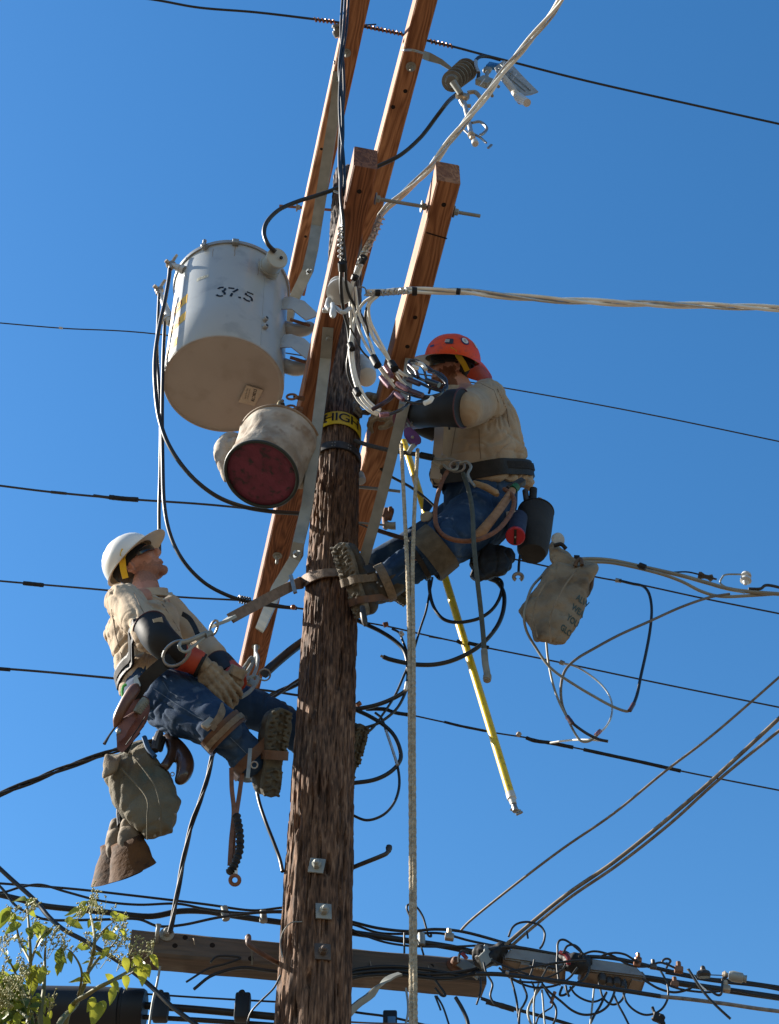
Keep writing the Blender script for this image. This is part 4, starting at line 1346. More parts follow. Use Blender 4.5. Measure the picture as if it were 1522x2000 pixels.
# guy strand and lead hanging under the left worker
guy = [(418, 1465, 4.6), (410, 1500, 4.6), (398, 1545, 4.6), (378, 1600, 4.6), (364, 1655, 4.6), (352, 1715, 4.6), (343, 1765, 4.6), (332, 1822, 4.62)]
twist("stranded grey guy wire from under the left worker down to the old crossarm", guy, [(5.5, BLACKW), (5.5, BLACKW), (4.5, mat("dull strand", (.16, .155, .14), (.1, .095, .085), rough=.6))], .5, .0055, Y=4.6, name="guy_wire", cat="wire")
cable("black lead bowing from the left worker's boot to the pole's left edge", [(500, 1530, 4.64), (506, 1565, 4.62), (518, 1602, 4.6), (534, 1643, 4.6), (546, 1676, 4.6), (552, 1702, 4.58)], 7.5, Y=4.6)
cable("galvanised guy tail below the left end of the old crossarm", [(313, 1888, 4.7), (306, 1925, 4.7), (298, 1960, 4.7), (288, 2030, 4.7)], 5, GALV, name="guy_wire", cat="wire")

# service leads on the right
GR = "pale service leads looping right of the hanging tool bag"
cable("pale cable arching over the bag to the right edge", [(1058, 1128, 4.5), (1075, 1108, 4.52), (1100, 1097, 4.55), (1140, 1092, 4.6), (1190, 1094, 4.62), (1250, 1106, 4.64), (1330, 1124, 4.66), (1380, 1138, 4.68), (1440, 1153, 4.7), (1545, 1162, 4.72)], 8, mat("grey-tan cable jacket", (.30, .29, .23), (.22, .21, .17), rough=.5), Y=4.6, group=GR,
      parts=[("tape_wrap", [(1121, 1090, 4.56), (1132, 1091, 4.56)], 13, TAPE), ("tape_wrap", [(1248, 1104, 4.6), (1261, 1109, 4.6)], 13, TAPE)])
TAN = MATS["grey-tan cable jacket"]
cable("second pale cable beneath the arching one, sagging before the right edge", [(1105, 1100, 4.56), (1150, 1098, 4.6), (1200, 1100, 4.62), (1280, 1118, 4.64), (1330, 1135, 4.66), (1370, 1155, 4.68), (1410, 1165, 4.7), (1470, 1163, 4.72), (1545, 1158, 4.74)], 6.5, TAN, group=GR)
cable("pale cable curling down the bag's left edge and out beneath it", [(1062, 1122, 4.48), (1042, 1143, 4.44), (1032, 1165, 4.42), (1024, 1200, 4.42), (1028, 1230, 4.46), (1045, 1262, 4.5), (1075, 1304, 4.52), (1120, 1336, 4.54), (1160, 1360, 4.55), (1195, 1379, 4.56), (1222, 1389, 4.56), (1233, 1386, 4.56)], 5.5, TAN, group=GR,
      parts=[("crimp", [(1230, 1388, 4.55), (1238, 1374, 4.55)], 9, PURPLE)])
cable("pale cable dropping below the bag to the dark crimp and silver loop", [(1067, 1250, 4.56), (1071, 1290, 4.56), (1080, 1335, 4.56), (1092, 1370, 4.57), (1107, 1400, 4.58), (1122, 1430, 4.58), (1135, 1447, 4.58), (1152, 1447, 4.58), (1168, 1434, 4.58)], 5, TAN, group=GR)
cable("dark jumper bending round from the wire clamp down to a purple crimp", [(1210, 1134, 4.76), (1235, 1140, 4.74), (1256, 1145, 4.72), (1268, 1160, 4.7), (1273, 1190, 4.68), (1270, 1230, 4.66), (1262, 1275, 4.64), (1252, 1320, 4.62), (1245, 1355, 4.6), (1236, 1380, 4.58)], 6, BLACKC, group=GR)
cable("pale wire rising right in a long arc from the loop of bare wire", [(1110, 1405, 4.58), (1098, 1375, 4.58), (1096, 1340, 4.58), (1104, 1310, 4.58), (1125, 1288, 4.58), (1160, 1267, 4.6), (1210, 1240, 4.62), (1270, 1213, 4.64), (1330, 1186, 4.66), (1385, 1167, 4.68), (1425, 1160, 4.7)], 5.5, mat("aged tan wire", (.20, .17, .13), (.13, .11, .09), rough=.6), group=GR)
cable("silvery bare wire loop glinting right of the long pale arc", [(1100, 1296, 4.6), (1125, 1302, 4.6), (1155, 1320, 4.6), (1180, 1343, 4.6), (1194, 1368, 4.6), (1195, 1395, 4.6), (1185, 1418, 4.6), (1165, 1436, 4.6), (1150, 1445, 4.6)], 4, ALU, group=GR,
      parts=[("crimp", [(1164, 1436, 4.58), (1173, 1427, 4.58)], 9, PINK)])
cable("short dark lead crossing the foot of the loops", [(1108, 1398, 4.56), (1118, 1412, 4.56), (1145, 1432, 4.56), (1170, 1444, 4.56), (1188, 1448, 4.56)], 6, BLACKC, group=GR,
      parts=[("crimp", [(1108, 1400, 4.54), (1118, 1413, 4.54)], 10, PURPLE)])
cable("pale tail running left along the lowest wire from the loops", [(1188, 1448, 4.6), (1150, 1445, 4.62), (1110, 1446, 4.7), (1075, 1451, 4.76)], 4, WHITEC, group=GR)
# rack spool and wedge clamp at the right edge
rk = empty("spool_rack", P(1455, 1150, 4.7), "white ribbed spool insulator in a steel strap hung on the pale cable", "insulator")
MB().lathe(P(1458, 1120, 4.7), P(1455, 1156, 4.7) - P(1458, 1120, 4.7), [(0, .012), (.006, .022), (.018, .024), (.024, .013), (.032, .013), (.036, .024), (.05, .026), (.058, .014), (.064, .012), (.074, .006)], n=24).build("spool", WHITEPORC, rk, angle=30)
MB().tube(crv([P(1455, 1122, 4.7), P(1420, 1122, 4.7), P(1411, 1128, 4.7), P(1408, 1140, 4.7), P(1430, 1152, 4.7), P(1455, 1158, 4.7)], 5), .0045, n=6).build("strap", GALV, rk)
wc = empty("wedge_clamp", P(1380, 1128, 4.7), "dark wedge clamp shaped like a bow tie beside the spool insulator", "clamp")
MB().lathe(P(1364, 1123, 4.69), P(1402, 1132, 4.69) - P(1364, 1123, 4.69), [(0, .018), (.01, .022), (.03, .012), (.045, .013), (.06, .022), (.066, .014), (.07, .006), (.085, .005)], n=16, squash=.6).build("body", DARKSTEEL, wc, angle=40)
MB().tube(crv([P(1366, 1122, 4.69), P(1340, 1117, 4.68), P(1300, 1118, 4.66), P(1265, 1111, 4.64), P(1245, 1104, 4.62)], 5), .004, n=6).build("tail", BLACKC, wc)
cable("dark service wire leaving the spool for the right edge", [(1462, 1150, 4.7), (1485, 1150, 4.7), (1500, 1143, 4.7), (1545, 1153, 4.72)], 6, BLACKW, name="service_wire", cat="wire")
# service drops from the lower cable bundle to the upper right
GD = "service wires rising right from the lower cable bundle"
DR = mat("sunlit tan wire jacket", (.25, .20, .14), (.14, .11, .08), rough=.55, scale=30)  # mottled tan jacket of the rising service wires
cable("thin service wire, uppermost of those rising to the right edge", [(898, 1820, 4.9), (925, 1793, 4.85), (1010, 1725, 4.7), (1100, 1657, 4.6), (1200, 1588, 4.5), (1300, 1506, 4.4), (1400, 1429, 4.3), (1550, 1298, 4.15)], 5, DR, Y=4.6, name="service_wire", cat="wire", group=GD)
cable("thick service wire in the middle of those rising right", [(935, 1890, 4.9), (975, 1857, 4.85), (1035, 1805, 4.8), (1110, 1745, 4.7), (1200, 1683, 4.6), (1300, 1603, 4.5), (1400, 1516, 4.4), (1550, 1377, 4.25)], 8, DR, Y=4.6, name="service_wire", cat="wire", group=GD)
cable("service wire hugging the thick one from below as they rise right", [(945, 1893, 4.9), (985, 1860, 4.85), (1040, 1812, 4.8), (1115, 1752, 4.7), (1210, 1687, 4.6), (1310, 1608, 4.5), (1410, 1518, 4.4), (1550, 1405, 4.25)], 6, DR, Y=4.6, name="service_wire", cat="wire", group=GD)
# ------------------------------------------------------------------ old crossarm behind the pole
HE = 2.94
old = empty("crossarm", P(256, 1846, 4.67), "weathered grey-brown crossarm running left to right behind the foot of the pole", "crossarm")
pl = [P(259, 1807, 4.69), P(949, 1880, 4.90)]
pl[0].z = pl[1].z = (pl[0].z + pl[1].z) / 2
a, b = pl
d = (b - a).normalized(); Le = (b - a).length
R = frame(d); s_ = R @ Vector((0, 1, 0))
if s_.y < 0: s_ = -s_
mb = MB(); NN = 40; rings = []
hE, wE, ch = .098, .115, .008
for i in range(NN + 1):
    t = i / NN
    c = a + d * (Le * t)
    gr = 1.0
    prof = [(0, -hE + ch), (ch, -hE), (wE - ch, -hE), (wE, -hE + ch), (wE, -ch), (wE - ch, 0), (ch, 0), (0, -ch)]
    rings.append([mb.bm.verts.new(c + s_ * (q[0] + .002 * noise.noise(Vector((t * 9, q[1] * 9, k)))) + Vector((0, 0, q[1] + .002 * noise.noise(Vector((t * 11 + 5, q[0] * 9, k)))))) for k, q in enumerate(prof)])
for p_, q_ in zip(rings, rings[1:]):
    for k in range(8):
        mb.bm.faces.new((p_[k], p_[(k + 1) % 8], q_[(k + 1) % 8], q_[k]))
mb.bm.faces.new(rings[0][::-1]); mb.bm.faces.new(rings[-1])
mb.build("timber", OLDARM, old, origin=a, R=frame(d))
def on_arm(px, py, off=0.0):
    """point on the old arm's front face"""
    n = -s_; r_ = ray(px, py); t = (a + n * off).dot(n) / r_.dot(n)
    return r_ * t
for (px, py) in ((342, 1847), (362, 1831), (415, 1846), (843, 1887), (490, 1872)):
    MB().lathe(on_arm(px, py, .0006), s_, [(0, .010), (.003, .010)], n=12).build("bolt_hole", HOLE, old)
for (x0, y0, x1, y1) in ((377, 1832, 380, 1845), (723, 1878, 727, 1910), (837, 1887, 838, 1914)):
    q0, q1 = on_arm(x0, y0, .002), on_arm(x1, y1, .012)
    MB().tube([q0, (q0 + q1) / 2 - s_ * .012, q1], .0022, n=6).build("staple", BRZ, old)
# pins, eye nut and step on it
mb = MB(); q = on_arm(306, 1840, 0)
mb.tube(crv([q, q - s_ * .05 + Vector((0, 0, .0)), q - s_ * .06 + Vector((0, 0, .035))], 5), [.008] * 10 + [.011], n=10)
mb.build("steel_pin", GALV, old)
MB().lathe(on_arm(326, 1826, 0), -s_, [(0, .026), (.006, .027), (.012, .016), (.03, .014), (.034, .009)], n=20).build("eye_washer", GALV, old)
q0 = on_arm(492, 1868, 0)
mb = MB()
mb.tube(crv([P(486, 1832, 4.52), P(487, 1845, 4.50), P(520, 1868, 4.56), P(552, 1886, 4.66)], 5), [.009] * 16, n=10)
mb.ball(P(485, 1833, 4.52), (.012, .01, .018), 10)
mb.build("arm_step", mat("rust brown rod", (.16, .09, .065), (.10, .055, .04), rough=.55, scale=30), old)
MB().tube([P(492, 1850, 4.58), on_arm(493, 1884, .006)], .003, n=6).build("staple", DARKSTEEL, old)
ml = MB()
mb = MB(); mb.lathe(on_arm(888, 1884, 0), -s_, [(0, .03), (.006, .03), (.01, .018), (.03, .017), (.036, .012)], n=20).build("eye_washer", RUST, old)
mb = MB(); mb.sweep([on_arm(886, 1875, .01), on_arm(900, 1880, .03), on_arm(920, 1893, .04), on_arm(935, 1905, .02)], [(-.02, -.003), (.02, -.003), (.02, .003), (-.02, .003)], -s_)
mb.build("guy_hook", GALV, old)
# twisted flat strap brace below
ob = MB()
pts = crv([P(640, 2030, 4.62), P(690, 1970, 4.66), P(722, 1945, 4.7), P(748, 1920, 4.72), P(765, 1908, 4.74), P(782, 1902, 4.75)], 4)
ups = []
for i in range(len(pts)):
    t = i / (len(pts) - 1)
    ang = 0.2 + 1.3 * min(1, max(0, (t - .45) / .25))
    ups.append((FWD * cos(ang) + UPC * sin(ang)))
ob.sweep(pts, [(-.015, -.0035), (.015, -.0035), (.015, .0035), (-.015, .0035)], ups)
ob2 = ob.build("crossarm_brace", GALV, angle=30)
tag(ob2, "flat twisted galvanised strap under the old crossarm, right of the pole", "brace")

# ------------------------------------------------------------------ lower communication cables
GC = "black cables of the lower bundle"
def low(label, pts, w, m=None, Y=4.55, name="cable", cat="cable", parts=(), n=8, group=GC):
    return cable(label, pts, w, m or BLACKC, Y=Y, name=name, cat=cat, parts=parts, n=n, group=group)
low("uppermost thin black cable entering left above the bundle", [(-20, 1724), (130, 1735), (250, 1748), (400, 1766), (490, 1778), (550, 1773), (600, 1770)], 5, Y=4.78)
low("thin black cable that humps up near the left edge then rejoins the bundle", [(-20, 1745), (10, 1742), (40, 1733), (80, 1728), (130, 1742), (200, 1760), (270, 1767), (345, 1765), (400, 1775), (470, 1783), (550, 1782), (600, 1790)], 5, Y=4.74)
low("thick main black cable of the bundle, left part, with two grey clamps", [(-20, 1743), (40, 1757), (90, 1770), (200, 1781), (290, 1790), (350, 1780), (400, 1780), (440, 1786), (500, 1795), (560, 1803), (620, 1812), (690, 1822), (800, 1838), (880, 1850), (960, 1868), (1060, 1884), (1180, 1902), (1260, 1910), (1350, 1924), (1545, 1952)], 12, Y=4.80,
    parts=[("cable_clamp", [(438, 1772, 4.77), (442, 1796, 4.77)], 15, GALV), ("cable_clamp", [(514, 1780, 4.77), (515, 1800, 4.77)], 15, GALV), ("cable_clamp", [(823, 1824, 4.77), (824, 1846, 4.77)], 15, GALV)])
low("black cable sagging lowest under the bundle on the left", [(-20, 1710), (10, 1742), (30, 1768), (60, 1785), (100, 1797), (200, 1796), (268, 1795), (310, 1809), (360, 1806), (440, 1790), (560, 1780), (640, 1800)], 5.5, Y=4.72)
low("thick black cable slanting down to the right behind the shrub", [(-20, 1678, 4.7), (20, 1715, 4.7), (70, 1760, 4.7), (95, 1790, 4.68), (125, 1816, 4.66), (170, 1840, 4.66), (235, 1880, 4.66), (290, 1922, 4.66), (335, 1965, 4.64), (395, 2010, 4.62)], 9.5, Y=4.66)
low("pair of thin cables leaving the pole right above the bundle", [(600, 1780), (685, 1800), (740, 1813), (800, 1819), (850, 1815), (905, 1820), (980, 1840), (1050, 1862)], 6, Y=4.84)
low("second thin cable just above the right-hand bundle", [(640, 1800), (690, 1806), (740, 1822), (800, 1824), (860, 1823), (920, 1838), (990, 1852)], 5, Y=4.86)
low("thin cable dipping below the right-hand bundle to its clamp", [(680, 1812), (720, 1830), (760, 1842), (810, 1848), (880, 1849), (960, 1846), (1000, 1850)], 4.5, Y=4.78)
low("messenger strand over the two splice boxes running to the right edge", [(940, 1858), (1000, 1850), (1100, 1866), (1200, 1872), (1300, 1895), (1380, 1912), (1440, 1917), (1545, 1932)], 8, Y=4.70)
low("second strand under the messenger at the right edge", [(1300, 1900), (1390, 1916), (1480, 1926), (1545, 1938)], 5, Y=4.66)
low("long dark rod-like cable below both splice boxes", [(930, 1902), (990, 1904), (1100, 1918), (1200, 1932), (1290, 1946)], 9, Y=4.5,
    parts=[("bare_collar", [(988, 1898, 4.47), (994, 1900, 4.47)], 7, STEEL)])
low("grey sunlit cable continuing right below the splice boxes", [(1286, 1946), (1340, 1951), (1420, 1961), (1480, 1970), (1545, 1978)], 8, mat("grey strand", (.26, .24, .21), (.12, .11, .10), rough=.5, scale=40), Y=4.5, group=None)
low("lowest dark cable leaving the old crossarm's right end downward", [(940, 1950), (985, 1965), (1040, 1980), (1110, 2000), (1160, 2018)], 7, Y=4.7,
    parts=[("splice_sleeve", [(950, 1956, 4.68), (975, 1963, 4.68), (1005, 1972, 4.68)], 11, BLACKW)])
# bundle of cables lying along the old arm
for i, (l_, pts, w) in enumerate((
    ("topmost of the black cables strapped along the old crossarm", [(670, 1904), (700, 1893), (760, 1888), (830, 1893), (900, 1905), (935, 1902)], 7),
    ("middle black cable strapped along the old crossarm", [(660, 1912), (700, 1900), (770, 1896), (850, 1903), (930, 1892), (975, 1868)], 8),
    ("lowest black cable strapped along the old crossarm", [(660, 1920), (710, 1906), (780, 1904), (860, 1912), (910, 1906), (960, 1884)], 7),
    ("short tail curling off the strapped cables below the old crossarm", [(820, 1900), (845, 1910), (858, 1925), (870, 1943), (862, 1944), (850, 1930)], 5),
    ("upper cut cable end on the left half of the old crossarm", [(364, 1918), (405, 1893), (440, 1883), (470, 1872), (455, 1868), (425, 1868), (411, 1880)], 4.5),
    ("lower cut cable end on the left half of the old crossarm", [(379, 1932), (415, 1905), (470, 1890), (520, 1895), (560, 1900)], 6.5))):
    o = cable(l_, [(p[0], p[1], min(on_arm(p[0], p[1], .02).y, 4.83)) for p in pts], w, BLACKC, Y=4.8, group="cables lying on the old crossarm")
for i, (l_, pts, w) in enumerate((
    ("left of the thin leads hanging below the old crossarm's right half", [(850, 1945), (858, 1965), (861, 1973)], 4),
    ("second thin lead below the old crossarm, leaving the frame", [(853, 1945), (866, 1968), (880, 2010)], 4),
    ("third lead with a taped end below the old crossarm's right half", [(890, 1948), (902, 1968), (912, 1990), (916, 2010)], 8),
    ("black loop clipped over the old crossarm's right end", [(930, 1900), (938, 1912), (939, 1935), (935, 1950), (931, 1962)], 4),
    ("grey drop wire beside the climbing ropes at the bottom edge", [(793, 1930), (797, 1960), (796, 1985), (788, 2015)], 4.5))):
    cable(l_, pts, w, GALV if "grey" in l_ else BLACKC, Y=4.6 if i != 3 else 4.7, group="leads hanging below the old crossarm")
# loops round the splice boxes (origin 960,1780 in the enlargement, scale 4.756)
def zq(*pts):
    return [(960 + x / 4.756, 1780 + y / 4.756) for x, y in pts]
Yb = 4.62
for i, (l_, pts, w) in enumerate((
    ("tall black loop above the left splice box, under the service wires", zq((160, 235), (190, 160), (240, 115), (320, 98), (400, 110), (460, 140), (495, 200), (490, 270), (470, 320), (450, 345)), 4.5),
    ("short cut stub hanging from the service wires by the left box", zq((330, 190), (335, 220), (340, 250)), 4),
    ("black hoop standing over the gap between the boxes", zq((625, 640), (610, 500), (615, 380), (615, 310), (635, 270), (680, 265), (740, 300), (800, 350), (860, 400)), 4.5),
    ("low black arch over the right splice box", zq((1000, 430), (1060, 400), (1150, 385), (1240, 400), (1310, 440), (1370, 470)), 4.5),
    ("black cable crossing the left box rising to the gap", zq((100, 560), (250, 545), (420, 510), (600, 480), (760, 460), (880, 455)), 5),
    ("black cable crossing the left box the other way", zq((0, 450), (100, 500), (250, 555), (380, 600), (480, 640)), 4),
    ("black cable leaning against the left box's right half", zq((400, 450), (380, 540), (350, 620)), 4),
    ("thin black cable slanting over the left box's middle", zq((540, 480), (500, 560), (460, 630)), 4),
    ("black lead curling from the left box to the gap", zq((470, 630), (580, 590), (660, 540), (690, 490)), 4),
    ("deep black loop hanging lowest under both boxes", zq((470, 670), (540, 750), (640, 830), (750, 920), (860, 960), (980, 945), (1080, 880), (1140, 760), (1140, 690)), 5),
    ("smaller black loop nested inside the deepest loop under the splice boxes", zq((730, 700), (780, 770), (860, 820), (950, 840), (1030, 810), (1070, 760)), 4.5),
    ("straight black lead slanting down to the bottom edge", zq((1070, 750), (1010, 880), (960, 960), (900, 1080)), 5),
    ("grey lead dropping straight from the long rod", zq((955, 690), (945, 800), (930, 940), (915, 1090)), 4),
    ("black lead slanting right to the bottom edge", zq((1140, 780), (1180, 870), (1230, 960), (1290, 1080)), 4.5),
    ("black loop hanging right of the boxes with a cluster of clips", zq((1225, 760), (1260, 850), (1330, 920), (1420, 960), (1510, 950), (1590, 900), (1640, 800), (1635, 680), (1600, 600), (1570, 550)), 4.5),
    ("thick curved black lead hanging just left of the two pale leads", zq((470, 690), (420, 760), (370, 840), (340, 920), (350, 1000), (390, 1090)), 5),
    ("left one of the two pale leads hanging below the left splice box", zq((440, 670), (410, 760), (395, 850), (395, 940), (400, 1080)), 4),
    ("right one of the two pale leads hanging below the left splice box", zq((470, 730), (478, 820), (485, 920), (500, 1080)), 4),
    ("black lead hanging furthest left below the splice boxes", zq((180, 620), (210, 720), (235, 830), (245, 930), (260, 1080)), 4.5),
    ("bowed black lead second from the left below the splice boxes", zq((265, 630), (300, 700), (330, 790), (300, 870), (265, 930), (255, 1080)), 4.5),
    ("short black lead third from the left below the splice boxes", zq((370, 650), (395, 700), (405, 780), (385, 850)), 4),
    ("black lead arching down under the gap with a copper tip", zq((480, 680), (520, 760), (570, 840), (600, 900), (600, 980), (570, 1060)), 4.5),
    ("short black hook below the gap", zq((660, 700), (640, 750), (640, 780), (690, 770), (750, 710), (800, 660), (850, 640), (890, 590), (915, 520)), 5),
    ("short black cut end below the gap", zq((690, 690), (700, 740), (722, 790)), 5),
    ("black cable from the left box under the rod to the gap", zq((180, 620), (260, 650), (380, 660), (480, 655)), 4.5),
    ("thin black arc ending at the copper tip below the left splice box", zq((410, 1060), (440, 980), (500, 930), (560, 890), (570, 850)), 3.5))):
    cable(l_, pts, w, (GALV if "pale" in l_ else GALV if l_.startswith("grey") else BLACKC), Y=Yb - .012 * (i % 5) - (.05 if "crossing" in l_ or "leaning" in l_ or "slanting over" in l_ or "curling from the left box" in l_ else 0), name="cable_loop", group="tangled loops around the splice boxes", parts=([("copper_tip", zq((555, 850), (575, 790), (590, 750)), 7, COPPER)] if "copper tip" in l_ and "arching" in l_ else []))
for (l_, pts) in (
    ("black tail dangling under the taped joint left of the splice boxes", ((945, 1880), (950, 1900), (962, 1922), (958, 1945), (966, 1962))),
    ("flat black loop pressed along the underside of the left splice box", ((975, 1890), (1000, 1912), (1040, 1928), (1080, 1926), (1110, 1912), (1128, 1890))),
    ("black lead weaving over the messenger above the right splice box", ((1130, 1868), (1160, 1858), (1195, 1866), (1228, 1884), (1262, 1888), (1290, 1880), (1318, 1890))),
    ("narrow black loop hanging under the right splice box", ((1170, 1920), (1178, 1948), (1196, 1962), (1214, 1954), (1222, 1930), (1220, 1912))),
    ("black lead running close below the thick cable at far right", ((1290, 1918), (1330, 1932), (1380, 1938), (1430, 1934), (1470, 1942), (1545, 1956))),
    ("short black curl above the joint between the splice boxes", ((1100, 1862), (1108, 1848), (1122, 1846), (1134, 1856), (1140, 1872)))):
    cable(l_, list(pts), 4.5, BLACKC, Y=4.60, name="cable_loop", group="tangled loops around the splice boxes")
SPB = mat("aged white splice housing", (.33, .33, .31), (.24, .235, .22), rough=.5, scale=8, c3=(.20, .15, .11), sscale=7, bump=.1)
SPC = mat("aged brown splice underside", (.26, .21, .165), (.18, .14, .105), rough=.6, scale=9, c3=(.09, .065, .05), sscale=16, bump=.15)
def splice_box(tl, tr_, ml_, mr_, bl, br, label, Yf=4.70):
    o = empty("splice_box", P(*tl, Yf), label, "splice box", "white splice boxes on the lower bundle")
    A_, B_, C_, D_ = P(*tl, Yf), P(*tr_, Yf), P(*mr_, Yf - .02), P(*ml_, Yf - .02)
    E_, F_ = P(*bl, Yf + .05), P(*br, Yf + .05)
    # keep real thickness: box sides go back away from the camera
    bk = Vector((0, .10, .03))
    mb = MB(); mb.prism([A_, B_, C_, D_], Vector((0, 1, .25)), .10)
    bmesh.ops.bevel(mb.bm, geom=mb.bm.edges[:], offset=.007, segments=2, affect='EDGES')
    mb.build("cover", SPB, o, angle=30)
    mb = MB()
    mb.prism([D_ + Vector((0, .006, -.001)), C_ + Vector((0, .006, -.001)), F_, E_], Vector((0, .5, .9)), .05)
    bmesh.ops.bevel(mb.bm, geom=mb.bm.edges[:], offset=.006, segments=2, affect='EDGES')
    mb.build("base", SPC, o, angle=30)
    return o, D_, C_, E_, F_
o, D_, C_, E_, F_ = splice_box((998, 1850), (1094, 1861), (984, 1872), (1106, 1890), (981, 1901), (1104, 1926), "left white splice box with a row of terminals, crossed by thin black cables")
nn = (C_ - D_).cross(E_ - D_).normalized()
if nn.y > 0: nn = -nn
def on_b(u, v): return D_ * (1 - u) * (1 - v) + C_ * u * (1 - v) + E_ * (1 - u) * v + F_ * u * v
MB().prism([on_b(.28, .05) , on_b(.95, .10), on_b(.93, .9), on_b(.24, .88)], nn, .012).build("access_door", SPC, o)
tb = MB().prism([on_b(.42, -.22) + nn * .012, on_b(.9, -.15) + nn * .012, on_b(.9, .08) + nn * .012, on_b(.42, .03) + nn * .012], nn, .012).build("terminal_strip", DARKSTEEL, o)
for k in range(9):
    MB().hexbolt(on_b(.44 + .053 * k, -.075 + .007 * k) + nn * .024, nn, .0065, .008).build("terminal", BRZ, tb)
o, D_, C_, E_, F_ = splice_box((1152, 1871), (1240, 1884), (1140, 1894), (1264, 1909), (1130, 1925), (1252, 1944), "right white splice box with cut round holes in its stained underside")
nn = (C_ - D_).cross(E_ - D_).normalized()
if nn.y > 0: nn = -nn
for k, (u, v) in enumerate(((.32, .3), (.44, .42), (.56, .38), (.67, .5))):
    MB().lathe(on_b(u, v) - nn * .004, nn, [(0, .016), (.02, .016), (.03, .012)], n=14).build("cable_gland", DARKSTEEL, o)
MB().prism([on_b(.78, .15), on_b(.95, .2), on_b(.93, .8), on_b(.76, .75)], nn, .008).build("access_door", SPC, o)
# dark joint and red sleeve between the boxes
jt = empty("cable_joint", P(1125, 1880, 4.68), "black taped joint between the two white splice boxes", "joint")
mb = MB(); mb.tube(path([(1098, 1868, 4.7), (1118, 1880, 4.68), (1132, 1884, 4.68), (1148, 1878, 4.7)], 4.7), .026, n=12); mb.ball(P(1127, 1882, 4.67), (.05, .035, .04), 14)
fz = fuse(mb, .005, 3); wrinkle(fz, lambda p, n: .004 * nz3(p, 60)); fz.build("tape_body", TAPE, jt)
MB().tube(path([(1094, 1860, 4.62), (1106, 1865, 4.61), (1111, 1875, 4.61), (1110, 1884, 4.62)], 4.6), .008, n=10).build("red_sleeve", mat("red vinyl sleeve", (.24, .02, .03), (.18, .014, .024), rough=.35), jt)
# joint left of the left box
jt = empty("cable_joint", P(970, 1866, 4.68), "black taped joint where the rising service wires meet the bundle", "joint")
mb = MB(); mb.tube(path([(930, 1862, 4.76), (955, 1866, 4.74), (990, 1868, 4.74)], 4.7), .035, n=12); mb.tube(path([(934, 1880, 4.7), (960, 1870, 4.72), (985, 1850, 4.72)], 4.7), .028, n=10)
fz = fuse(mb, .005, 3); wrinkle(fz, lambda p, n: .004 * nz3(p, 60)); fz.build("tape_body", TAPE, jt)
mb = MB(); mb.sweep([P(938, 1880, 4.66), P(952, 1868, 4.68), P(956, 1852, 4.7)], [(-.022, -.003), (.022, -.003), (.022, .003), (-.022, .003)], -FWD); mb.build("steel_hanger", GALV, jt)
rs_ = MB().tube(path([(903, 1862, 4.72), (912, 1872, 4.72)], 4.7), .008, n=8).build("red_tag", MATS["red vinyl sleeve"], jt)
MB().tube(path([(896, 1880, 4.72), (896, 1870, 4.72), (902, 1858, 4.73), (915, 1862, 4.73)], 4.7), .005, n=6).build("wire_tail", BLACKC, jt)
# clamps and bits along the bundle
def clampthing(px, py, Y, label, m_=BRZ, s=1.0, rod_=True):
    o = empty("cable_clamp", P(px, py, Y), label, "clamp", "small clamps along the lower bundle")
    mb = MB(); mb.box(P(px, py, Y), (.030 * s, .022 * s, .022 * s), frame(Vector((1, 0, -.15))), .004); mb.build("body", m_, o)
    mb = MB(); mb.hexbolt(P(px, py - 6, Y), (0, -.3, 1), .009 * s, .018 * s); mb.build("nut", m_, o)
    return o
clampthing(878, 1830, 4.72, "brass-grey clamp on the bundle left of the thin service wire", BRZ, 1.1)
clampthing(1247, 1875, 4.60, "copper clamp above the right splice box", COPPER, .8)
clampthing(1244, 1884, 4.60, "smaller copper clamp just under the copper one above the right splice box", COPPER, .8)
clampthing(1276, 1888, 4.60, "tiny dark clamp between the copper clamp and the open pigtail hook", DARKSTEEL, .8)
clampthing(1326, 1894, 4.60, "rust brown bolt clamp right of the open hook", RUST)
clampthing(1318, 1923, 4.62, "brown clamp hanging under the cable below the hook", RUST, .9)
clampthing(1418, 1931, 4.60, "pale clamp under the thick cable near the right edge", BRZ, 1.0)
cable("open pigtail hook standing on the messenger right of the boxes", [(1302, 1890), (1306, 1883), (1310, 1877), (1306, 1873), (1299, 1873), (1294, 1878), (1298, 1882), (1304, 1881)], 4.5, DARKSTEEL, Y=4.62, name="pigtail_hook", cat="hook")
mo = empty("strand_splice", P(1374, 1900, 4.6), "bell-shaped dark fitting on the messenger near the right edge", "fitting")
MB().lathe(P(1375, 1909, 4.6), Vector((0, -.3, 1)), [(0, .022), (.01, .026), (.02, .022), (.026, .010), (.036, .008), (.04, .004)], n=16).build("bell", DARKSTEEL, mo)
mo = empty("strand_vise", P(1430, 1907, 4.6), "pale grey cylindrical strand vise at the right end of the messenger", "fitting")
MB().lathe(P(1424, 1905, 4.6), P(1452, 1911, 4.6) - P(1424, 1905, 4.6), [(0, .014), (.012, .019), (.045, .018), (.05, .012), (.055, .012), (.06, .014)], n=16).build("barrel", GALV, mo)
MB().lathe(P(1411, 1903, 4.6), P(1424, 1905, 4.6) - P(1411, 1903, 4.6), [(0, .008), (.008, .014), (.015, .008), (.02, .008)], n=14).build("ferrule", BRZ, mo)
MB().tube([P(1385, 1904, 4.6), P(1411, 1905, 4.6)], .002, n=6).build("wire", DARKSTEEL, mo)
cable("white cable tie sticking up beside the thick cable at right", [(1342, 1893), (1352, 1902), (1366, 1922), (1380, 1935)], 3.5, WHITEC, Y=4.56, name="cable_tie", cat="tie")
